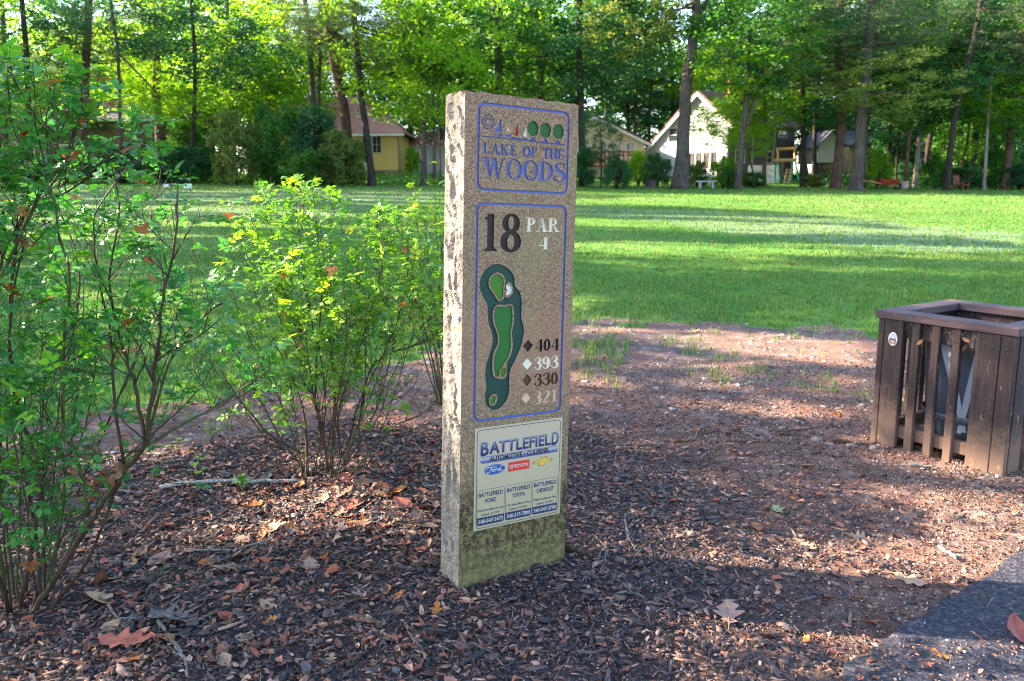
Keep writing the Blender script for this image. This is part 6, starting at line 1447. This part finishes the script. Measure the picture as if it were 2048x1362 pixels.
# white saltbox with dark long side
c0 = at_y(1447, 500, 55); zb_ = ter(c0.x, 55) - .2
H3 = empty('house', (c0.x, 55, zb_), 0, label='tall white saltbox gable with dark grey long side and brown roof by the big tree', cat='house')
g_ = Vector((-.643, .766, 0)); l_ = Vector((.766, .643, 0)); zc = lambda py, y=55.: at_y(1447, py, y).z - zb_
gp = [(0, -.6), (0, zc(240)), (2.43, zc(184, 56.9)), (7.3, zc(306, 60.6)), (7.3, -.6)]
def gl(t_, z_, s=0): return g_ * t_ + l_ * s + Vector((0, 0, z_))
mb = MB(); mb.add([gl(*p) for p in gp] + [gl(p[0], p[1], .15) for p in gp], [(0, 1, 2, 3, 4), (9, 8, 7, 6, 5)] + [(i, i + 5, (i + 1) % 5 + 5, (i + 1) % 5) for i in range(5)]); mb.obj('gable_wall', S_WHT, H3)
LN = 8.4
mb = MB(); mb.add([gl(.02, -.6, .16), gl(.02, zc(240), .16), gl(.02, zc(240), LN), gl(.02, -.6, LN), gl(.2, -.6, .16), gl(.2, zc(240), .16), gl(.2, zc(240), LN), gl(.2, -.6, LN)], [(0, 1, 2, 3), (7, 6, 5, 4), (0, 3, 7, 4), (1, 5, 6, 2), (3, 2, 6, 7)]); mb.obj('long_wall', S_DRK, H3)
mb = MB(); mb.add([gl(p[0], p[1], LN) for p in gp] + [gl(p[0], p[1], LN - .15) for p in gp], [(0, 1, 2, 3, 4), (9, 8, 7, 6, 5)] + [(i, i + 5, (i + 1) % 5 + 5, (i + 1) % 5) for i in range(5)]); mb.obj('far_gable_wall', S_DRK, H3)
s1 = (gp[2][1] - gp[1][1]) / 2.43; s2 = (gp[2][1] - gp[3][1]) / 4.87
roof_slab(H3, [gl(-.5, gp[1][1] - .5 * s1 + .05, -.3), gl(2.43, gp[2][1] + .05, -.3), gl(2.43, gp[2][1] + .05, LN + .3), gl(-.5, gp[1][1] - .5 * s1 + .05, LN + .3)], .12, R_BRN)
roof_slab(H3, [gl(7.8, gp[3][1] - .5 * s2 + .05, -.3), gl(2.43, gp[2][1] + .05, -.3), gl(2.43, gp[2][1] + .05, LN + .3), gl(7.8, gp[3][1] - .5 * s2 + .05, LN + .3)], .12, R_BRN)
for (ta, za, tb, zb2) in ((-.5, gp[1][1] - .5 * s1, 2.43, gp[2][1]), (2.43, gp[2][1], 7.8, gp[3][1] - .5 * s2)):
    mb = MB(); q = [gl(ta, za, -.32), gl(tb, zb2, -.32), gl(tb, zb2 - .25, -.32), gl(ta, za - .25, -.32)]; q2 = [p + l_ * .05 for p in q]; mb.add(q + q2, [(0, 1, 2, 3), (7, 6, 5, 4), (0, 4, 5, 1), (3, 2, 6, 7), (1, 5, 6, 2), (0, 3, 7, 4)]); mb.obj('rake_board', TRIM, H3)
mb = MB(); ch = gl(2.2, gp[2][1] - .6, 3.6); mb.box(ch.x - .35, ch.x + .35, ch.y - .3, ch.y + .3, ch.z, ch.z + 1.9); mb.box(ch.x - .42, ch.x + .42, ch.y - .37, ch.y + .37, ch.z + 1.9, ch.z + 2.05); mb.obj('chimney', M_BRICK, H3)
def wallwin(par, org, d, nrm, a, z_, w_, h_, trim=TRIM, cols=1, rows=2):
    o = window(par, 0, 0, w_, h_, 0, trim, cols, rows); m = Matrix((d, -nrm, Vector((0, 0, 1)))).transposed().to_4x4(); m.translation = org + d * a + Vector((0, 0, z_)); o.matrix_local = m; return o
wallwin(H3, gl(0, 0, 0), g_ * -1, l_ * -1, -5.0, zc(282, 58.5), .75, .9)
for k in range(4): wallwin(H3, gl(0, 0, 0), g_ * -1, l_ * -1, -3.1 + k * .62, zc(332, 56.5), .22, .85, S_DRK, 1, 1)
for a, pt, ph_ in ((1.0, 325, 303), (4.4, 325, 303), (1.6, 268, 248), (6.2, 270, 250)): wallwin(H3, gl(.02, 0, 0), l_, g_ * -1, a, zc(pt, 57), 1.0, zc(ph_, 57) - zc(pt, 57), TRIMT, 2, 2)
for a in (2.9, 5.6): mb = MB(); mb.box(0, .1, -.06, 0, -.3, zc(240) - .3); o = mb.obj('trim_board', TRIMT, H3); m = Matrix((l_, g_, Vector((0, 0, 1)))).transposed().to_4x4(); m.translation = gl(.02, 0, a); o.matrix_local = m
# pale grey gable
H6, zb_ = hroot(1668, 57, 0, 'pale grey gabled shed on posts between two dark trunks'); zz = lambda py: at_y(1668, py, 57).z - zb_
mb = MB(); mb.prism([(-1.5, zz(325)), (0, zz(325)), (0, zz(285)), (-.62, zz(262)), (-1.5, zz(288))], 0, 4, 'y'); mb.obj('wall', S_GRY, H6)
roof_slab(H6, [(-.62, -.2, zz(261)), (.25, -.2, zz(292)), (.25, 4.2, zz(292)), (-.62, 4.2, zz(261))], .07, R_BLU); roof_slab(H6, [(-.62, -.2, zz(261)), (-1.75, -.2, zz(295)), (-1.75, 4.2, zz(295)), (-.62, 4.2, zz(261))], .07, R_BLU)
for q in (-1.4, -.15):
    for y_ in (.1, 3.8): mb = MB(); mb.box(q, q + .12, y_, y_ + .12, -.3, zz(325)); mb.obj('post', S_DRK, H6)
# tan house
H4, zb_ = hroot(1686, 61, 0, 'tan house with blue-grey roof behind the tall leaning pine'); zz = lambda py: at_y(1686, py, 61).z - zb_; xx = lambda px: (px - 1686) / F_PX * 61
mb = MB(); mb.box(0, 5.0, 0, 6, -.6, zz(292)); mb.obj('wall', S_TAN, H4); roof_slab(H4, [(-.3, -.4, zz(293)), (5.4, -.4, zz(293)), (5.4, 3, zz(258)), (-.3, 3, zz(258))], .1, R_BLU); roof_slab(H4, [(-.3, 6.4, zz(293)), (5.4, 6.4, zz(293)), (5.4, 3, zz(258)), (-.3, 3, zz(258))], .1, R_BLU)
window(H4, xx(1702), zz(318), .5, zz(300) - zz(318)); window(H4, xx(1745), zz(318), .9, zz(300) - zz(318))
# beige shed right
H7, zb_ = hroot(1812, 60, 0, 'beige shed with a framed window seen between trunks at the right'); zz = lambda py: at_y(1812, py, 60).z - zb_; xx = lambda px: (px - 1812) / F_PX * 60
mb = MB(); mb.box(0, 2.4, 0, 3, -.6, zz(290)); mb.obj('wall', S_TAN, H7); roof_slab(H7, [(-.3, -.3, zz(291)), (2.7, -.3, zz(291)), (2.7, 3.3, zz(280)), (-.3, 3.3, zz(280))], .08, R_BRN); window(H7, xx(1820), zz(335), .55, zz(303) - zz(335))
H8, zb_ = hroot(1965, 60, 0, 'white and pale blue house wall barely visible through the thicket at the right edge'); zz = lambda py: at_y(1965, py, 60).z - zb_
mb = MB(); mb.box(0, 6, 0, 5, -.6, zz(318)); mb.obj('wall', S_WHT, H8); roof_slab(H8, [(-.3, -.4, zz(319)), (6.4, -.4, zz(319)), (6.4, 2.5, zz(298)), (-.3, 2.5, zz(298))], .08, R_BLU); window(H8, 1.0, 1.0, .8, .8)

# ------------------------------------------------------------ yard things
# picket fence
fp = at_y(1490, 500, 54); fz = ter(fp.x, 54); fen = empty('picket_fence', (fp.x, 54, fz), label='short white picket fence in front of the dark house side', cat='fence')
k0 = at_y(1490, 330, 54).z - fz; k1 = at_y(1490, 354, 54).z - fz
for i in range(21):
    x_ = i * .10; mb = MB(); mb.prism([(x_, min(k1, .02)), (x_ + .065, min(k1, .02)), (x_ + .065, k0 - .06), (x_ + .032, k0), (x_, k0 - .06)], 0, .02, 'y'); mb.obj('picket', TRIM, fen)
for z_ in (.2, .75): mb = MB(); mb.box(-.03, 2.12, .022, .05, z_ * k0, z_ * k0 + .06); mb.obj('rail', TRIM, fen)
# play frame with ladder
def Pp(px, py, Y): return at_y(px, py, Y)
pf0 = Pp(1570, 500, 50); pz = ter(pf0.x, 50); pf = empty('swing_frame', (pf0.x, 50, pz), label='wooden swing frame with teal posts and a small ladder', cat='play set')
M_PW = simple('play_wood', (.50, .30, .12), .7, .2, 9); M_TEAL = simple('play_teal', (.07, .28, .24), .6, .2, 9); O_ = Vector((pf0.x, 50, pz))
def bar(nm, a, b_, w_, m_): mb = MB(); mb.tube([Pp(*a) - O_, Pp(*b_) - O_], w_, 4); return mb.obj(nm, m_, pf)
bar('top_beam', (1549, 321, 50), (1592, 320, 50), .11, M_PW); bar('roof_beam', (1553, 298, 51), (1592, 297, 51), .09, M_PW)
for a, b_ in (((1552, 322, 50), (1550, 366, 50)), ((1556, 322, 51.5), (1560, 360, 51.5)), ((1584, 322, 50), (1582, 364, 50)), ((1590, 320, 51), (1598, 362, 51))): bar('post', a, b_, .05, M_TEAL)
for a, b_ in (((1556, 298, 51), (1556, 321, 51)), ((1589, 298, 51), (1589, 321, 51))): bar('upright', a, b_, .06, M_PW)
bar('ladder_side', (1574, 337, 49.6), (1567, 368, 49), .04, M_PW); bar('ladder_side', (1582, 337, 49.6), (1577, 368, 49), .04, M_PW)
for k in range(5): s = (k + .5) / 5; bar('rung', (1574 - 7 * s, 337 + 31 * s, 49.6 - .6 * s), (1582 - 5 * s, 337 + 31 * s, 49.6 - .6 * s), .035, M_PW)
bar('swing_seat', (1562, 352, 50), (1568, 352, 50), .04, M_TEAL); bar('swing_rope', (1563, 322, 50), (1563, 352, 50), .012, M_PW); bar('swing_rope', (1567, 322, 50), (1567, 352, 50), .012, M_PW)
# red garden cart with barrow body
cx_ = at_y(1765, 500, 47); cz_ = ter(cx_.x, 47); ct = empty('garden_cart', (cx_.x, 47, cz_), label='dark red garden wheelbarrow resting on the grass by the right wood', cat='wheelbarrow')
M_CR = simple('cart_red', (.25, .035, .02), .45, .25, 9); M_RUB = simple('rubber', (.02, .02, .02), .8, .1, 9)
mb = MB(); tr0 = [(-.45, -.28, .28), (.35, -.28, .28), (.35, .28, .28), (-.45, .28, .28)]; tr1 = [(-.65, -.42, .62), (.62, -.42, .56), (.62, .42, .56), (-.65, .42, .62)]
mb.add(tr0 + tr1, [(3, 2, 1, 0), (0, 1, 5, 4), (1, 2, 6, 5), (2, 3, 7, 6), (3, 0, 4, 7)]); mb.obj('tray', M_CR, ct)
mb = MB(); a = [2 * math.pi * i / 16 for i in range(17)]; mb.tube([(.62 + .17 * math.cos(q), 0, .19 + .17 * math.sin(q)) for q in a], .045, 6); mb.obj('wheel', M_RUB, ct)
for s_ in (-1, 1): mb = MB(); mb.tube([(.62, s_ * .08, .19), (.2, s_ * .2, .27), (-.6, s_ * .3, .36), (-1.25, s_ * .34, .55)], .025, 5); mb.obj('handle', M_PW, ct); mb = MB(); mb.tube([(-.45, s_ * .26, .3), (-.5, s_ * .3, .0)], .022, 5); mb.obj('leg', M_RUB, ct)
cx2 = at_y(1797, 500, 47.5); ml = empty('flower_pot', (cx2.x, 47.5, ter(cx2.x, 47.5)), label='round pale pot beside the red wheelbarrow', cat='plant pot')
lathe([(.18, 0), (.25, .05), (.30, .22), (.29, .40), (.32, .42), (.32, .46), (.27, .46), (.25, .38)], 20).obj('pot_body', simple('pot_pale', (.45, .30, .26), .7, .2, 9), ml, smooth=True)
for px, lab in ((1912, 'red slatted garden chair under the dark leaning tree'),):
    q = at_y(px, 500, 46.5); rt = empty('garden_chair', (q.x, 46.5, ter(q.x, 46.5)), .4, label=lab, cat='garden chair'); M_RC = simple('chair_red_%d' % px, (.16, .035, .025), .6, .2, 9)
    for k in range(4): mb = MB(); mb.box(-.24 + k * .125, -.135 + k * .125, .20, .23, .30, .95); o = mb.obj('back_slat', M_RC, rt); o.rotation_euler = (-.25, 0, 0)
    mb = MB(); mb.box(-.26, .26, -.28, .22, .30, .34); mb.obj('seat', M_RC, rt)
    for sx in (-.26, .22):
        for sy in (-.26, .16): mb = MB(); mb.box(sx, sx + .05, sy, sy + .05, -.02, .30 if sy > 0 else .50); mb.obj('leg', M_RC, rt)
        mb = MB(); mb.box(sx - .03, sx + .08, -.32, .2, .50, .53); mb.obj('arm', M_RC, rt)
# white tee blocks on the lawn
for px, py, s_, lab in ((376, 370, .20, 'white tee block on the far lawn'), (333, 368, .15, 'smaller white tee block left of the other one')):
    q = ground_at(px, py + 7); rt = empty('tee_block', (q.x, q.y, q.z), .3, label=lab, cat='tee block'); mb = MB(); mb.box(-s_, s_, -s_ * .6, s_ * .6, -.02, s_ * 1.2, s_ * .18); mb.obj('block', TRIM, rt)
    mb = MB(); mb.tube([(0, 0, -.1), (0, 0, .02)], .02, 6); mb.obj('spike', M_RUB, rt)
# stump and stone under the big tree
q = at_y(1300, 500, 47.5); mb = MB(); mb.tube([(0, 0, -.1), (0, 0, .1), (0, 0, .42)], [.42, .34, .30], 12, wob=.08); o = mb.obj('tree_stump', B_GREY, smooth=False, label='low tree stump left of the big grey tree', cat='stump'); o.location = (q.x, 47.5, ter(q.x, 47.5))
q = at_y(1407, 500, 47); rt = empty('garden_bench', (q.x, 47, ter(q.x, 47)), label='small grey stone bench right of the big grey tree', cat='bench'); SB = simple('bench_stone', (.42, .40, .42), .8, .2, 9)
mb = MB(); mb.box(-.6, .6, -.2, .2, .36, .44, .01); mb.obj('seat', SB, rt)
for s_ in (-.42, .32): mb = MB(); mb.box(s_, s_ + .12, -.16, .16, -.03, .36); mb.obj('leg', SB, rt)
# gravel drive by the yellow house
dp_ = [ground_at(*p) for p in ((715, 361), (800, 356), (900, 358), (900, 363), (800, 365), (730, 367))]
mb = MB(); N = len(dp_); c_ = sum(dp_, Vector()) / N
vs = [(p.x, p.y, ter(p.x, p.y) + .02) for p in dp_] + [(c_.x, c_.y, ter(c_.x, c_.y) + .03)]; mb.add(vs, [(i, (i + 1) % N, N) for i in range(N)]); mb.obj('gravel_drive', simple('drive', (.36, .33, .35), .95, .25, 2, .3), kind='structure')
# ------------------------------------------------------------ unseen shade trees added left of view; crown gaps shaped to place sun patches
S_ = np.array(SDIR)
LIT = [(gpoly(p), pr) for p, pr in (
    ([(470, 975), (830, 955), (865, 1000), (640, 1095), (400, 1085)], 1.),
    ([(1300, 968), (1560, 950), (1800, 965), (2300, 1035), (2300, 1230), (2048, 1212), (1580, 1168), (1330, 1135), (1130, 1040)], 1.),
    ([(1150, 1215), (1600, 1275), (2300, 1330), (2300, 1500), (1400, 1500), (1250, 1290)], 1.),
    ([(1330, 668), (1560, 664), (1780, 690), (1790, 735), (1500, 712)], 1.),
    ([(1150, 643), (1290, 646), (1290, 668), (1150, 662)], 1.),
    ([(1100, 590), (1230, 600), (1200, 622), (1100, 618)], 1.),
    ([(120, 585), (420, 575), (420, 640), (120, 650)], .9),
    ([(1250, 395), (1500, 388), (2048, 410), (2400, 440), (2400, 475), (2048, 462), (1800, 440), (1500, 420), (1250, 408)], 1.),
    ([(1640, 425), (2400, 480), (2400, 540), (1900, 470)], 1.))]
LPTS = []   # world points that stand in the sun, with a radius and chance
for k in range(9):
    LPTS.append((SO + Vector((-.03, .07, .15 + k * .19)), .15, .97 if k > 2 else .35))
for (px, py, r_, pr) in ((660, 500, .30, .9), (800, 500, .26, .95), (560, 520, .22, .8), (590, 420, .16, .9), (720, 560, .28, .9), (860, 560, .2, .7), (640, 620, .2, .5)): LPTS.append((at_y(px, py, bM.y), r_, pr))
LPTS.append((at_y(1960, 610, 4.6), .30, .8))
def gap_prob(P):
    """chance that a leaf here is missing, from where its shadow would fall"""
    P = np.asarray(P); t_ = (P[:, 2] - 0.0) / S_[2]
    for _i in range(6):
        G_ = P - S_ * t_[:, None]; t_ = (P[:, 2] - terrain(G_[:, 0], G_[:, 1])) / S_[2]
    G_ = P - S_ * t_[:, None]; x, y = G_[:, 0], G_[:, 1]
    # long streaks of light over the lawn: noise stretched along the sun's direction
    ca, sa = math.cos(SUN_AZ), math.sin(SUN_AZ); u = x * ca - y * sa; v = x * sa + y * ca
    st = fbm(u * .13, v * .80, 1, 60, 4); far = sm(8, 16, y)
    pr = np.where(st > .545 + .075 * (1 - sm(-4, 2, x)) - .02 * sm(0, 10, x) - .17 * sm(3, 16, x) * sm(15, 27, y), 1., .0) * far
    jx = (fbm(u, v, 1.6, 70) - .5) * 1.1 * .5; jy = (fbm(u, v * 1.6, 1.8, 75) - .5) * .35
    for poly, p_ in LIT: pr = np.where(inpoly(x + jx, y + jy, poly), np.maximum(pr, p_), pr)
    holes = fbm(u * .9, v * 2.6, 1.5, 90, 3); pr = np.where((pr > .5) & (holes > .77) & (y > 9), .3, pr)
    pr = np.where((y < 9) & (pr < .1) & (fbm(u * 1.1, v * 3, 2.2, 95, 3) > .76), .95, pr)
    for q, r_, p_ in LPTS:
        d = P - np.array(q); tt = d @ S_; dist = np.linalg.norm(d - tt[:, None] * S_, axis=1); pr = np.where((dist < r_) & (tt > 0), np.maximum(pr, p_), pr)
    return pr
rs_ = np.random.RandomState(55)
gob = []
for x0, ys in ((-44, np.arange(38, 58, 4.0)), (-17, np.arange(5.5, 24, 3.4)), (-31, np.arange(22, 41, 3.8))):
    for y0 in ys: gob.append((x0 + rs_.uniform(-1.5, 1.5), y0 + rs_.uniform(-.5, .5)))
allP = 0
for gi, (x0, y0) in enumerate(gob):
    z0 = ter(x0, y0); near_row = x0 > -24
    zc_, rz_, rxy = (z0 + 9.0, 8.2, 2.5) if near_row else (z0 + 16, 13, 2.9)
    n = 5600 if near_row else 9500
    p = rs_.uniform(-1, 1, (n * 2, 3)); d = np.linalg.norm(p, axis=1); p = p[d < 1][:n]; p = p * np.array([rxy, rxy, rz_]) + np.array([x0, y0, zc_])
    px_, py_, dd = project(p); vis_ = (dd > .5) & (px_ > -60) & (py_ < 1400)
    p = p[~vis_]; p = p[rs_.rand(len(p)) > gap_prob(p)]; allP += len(p)
    V, F = leaf_quads(p, .30, rs_, aspect=.75)
    rt = empty('broadleaf_tree', (x0, y0, z0), label='unseen broadleaf tree added left of the view, crown gaps shaped to place sun and shade on the ground', cat='tree', group='unseen shade trees added left of the view')
    me = mesh_np('leafy_crown', V - np.array([x0, y0, z0], np.float32), F, FOL['mid'], col=rs_.rand(len(F))); link('crown', me, rt)
    mb = MB(); H = zc_ - z0; mb.tube([(0, 0, -.2), (.1, 0, H * .4), (0, .1, H), (.1, 0, H + rz_ * .7)], [.26, .2, .13, .04], 8, wob=.05); mb.obj('trunk', B_GREY, rt, True)
print('shade leaves', allP)
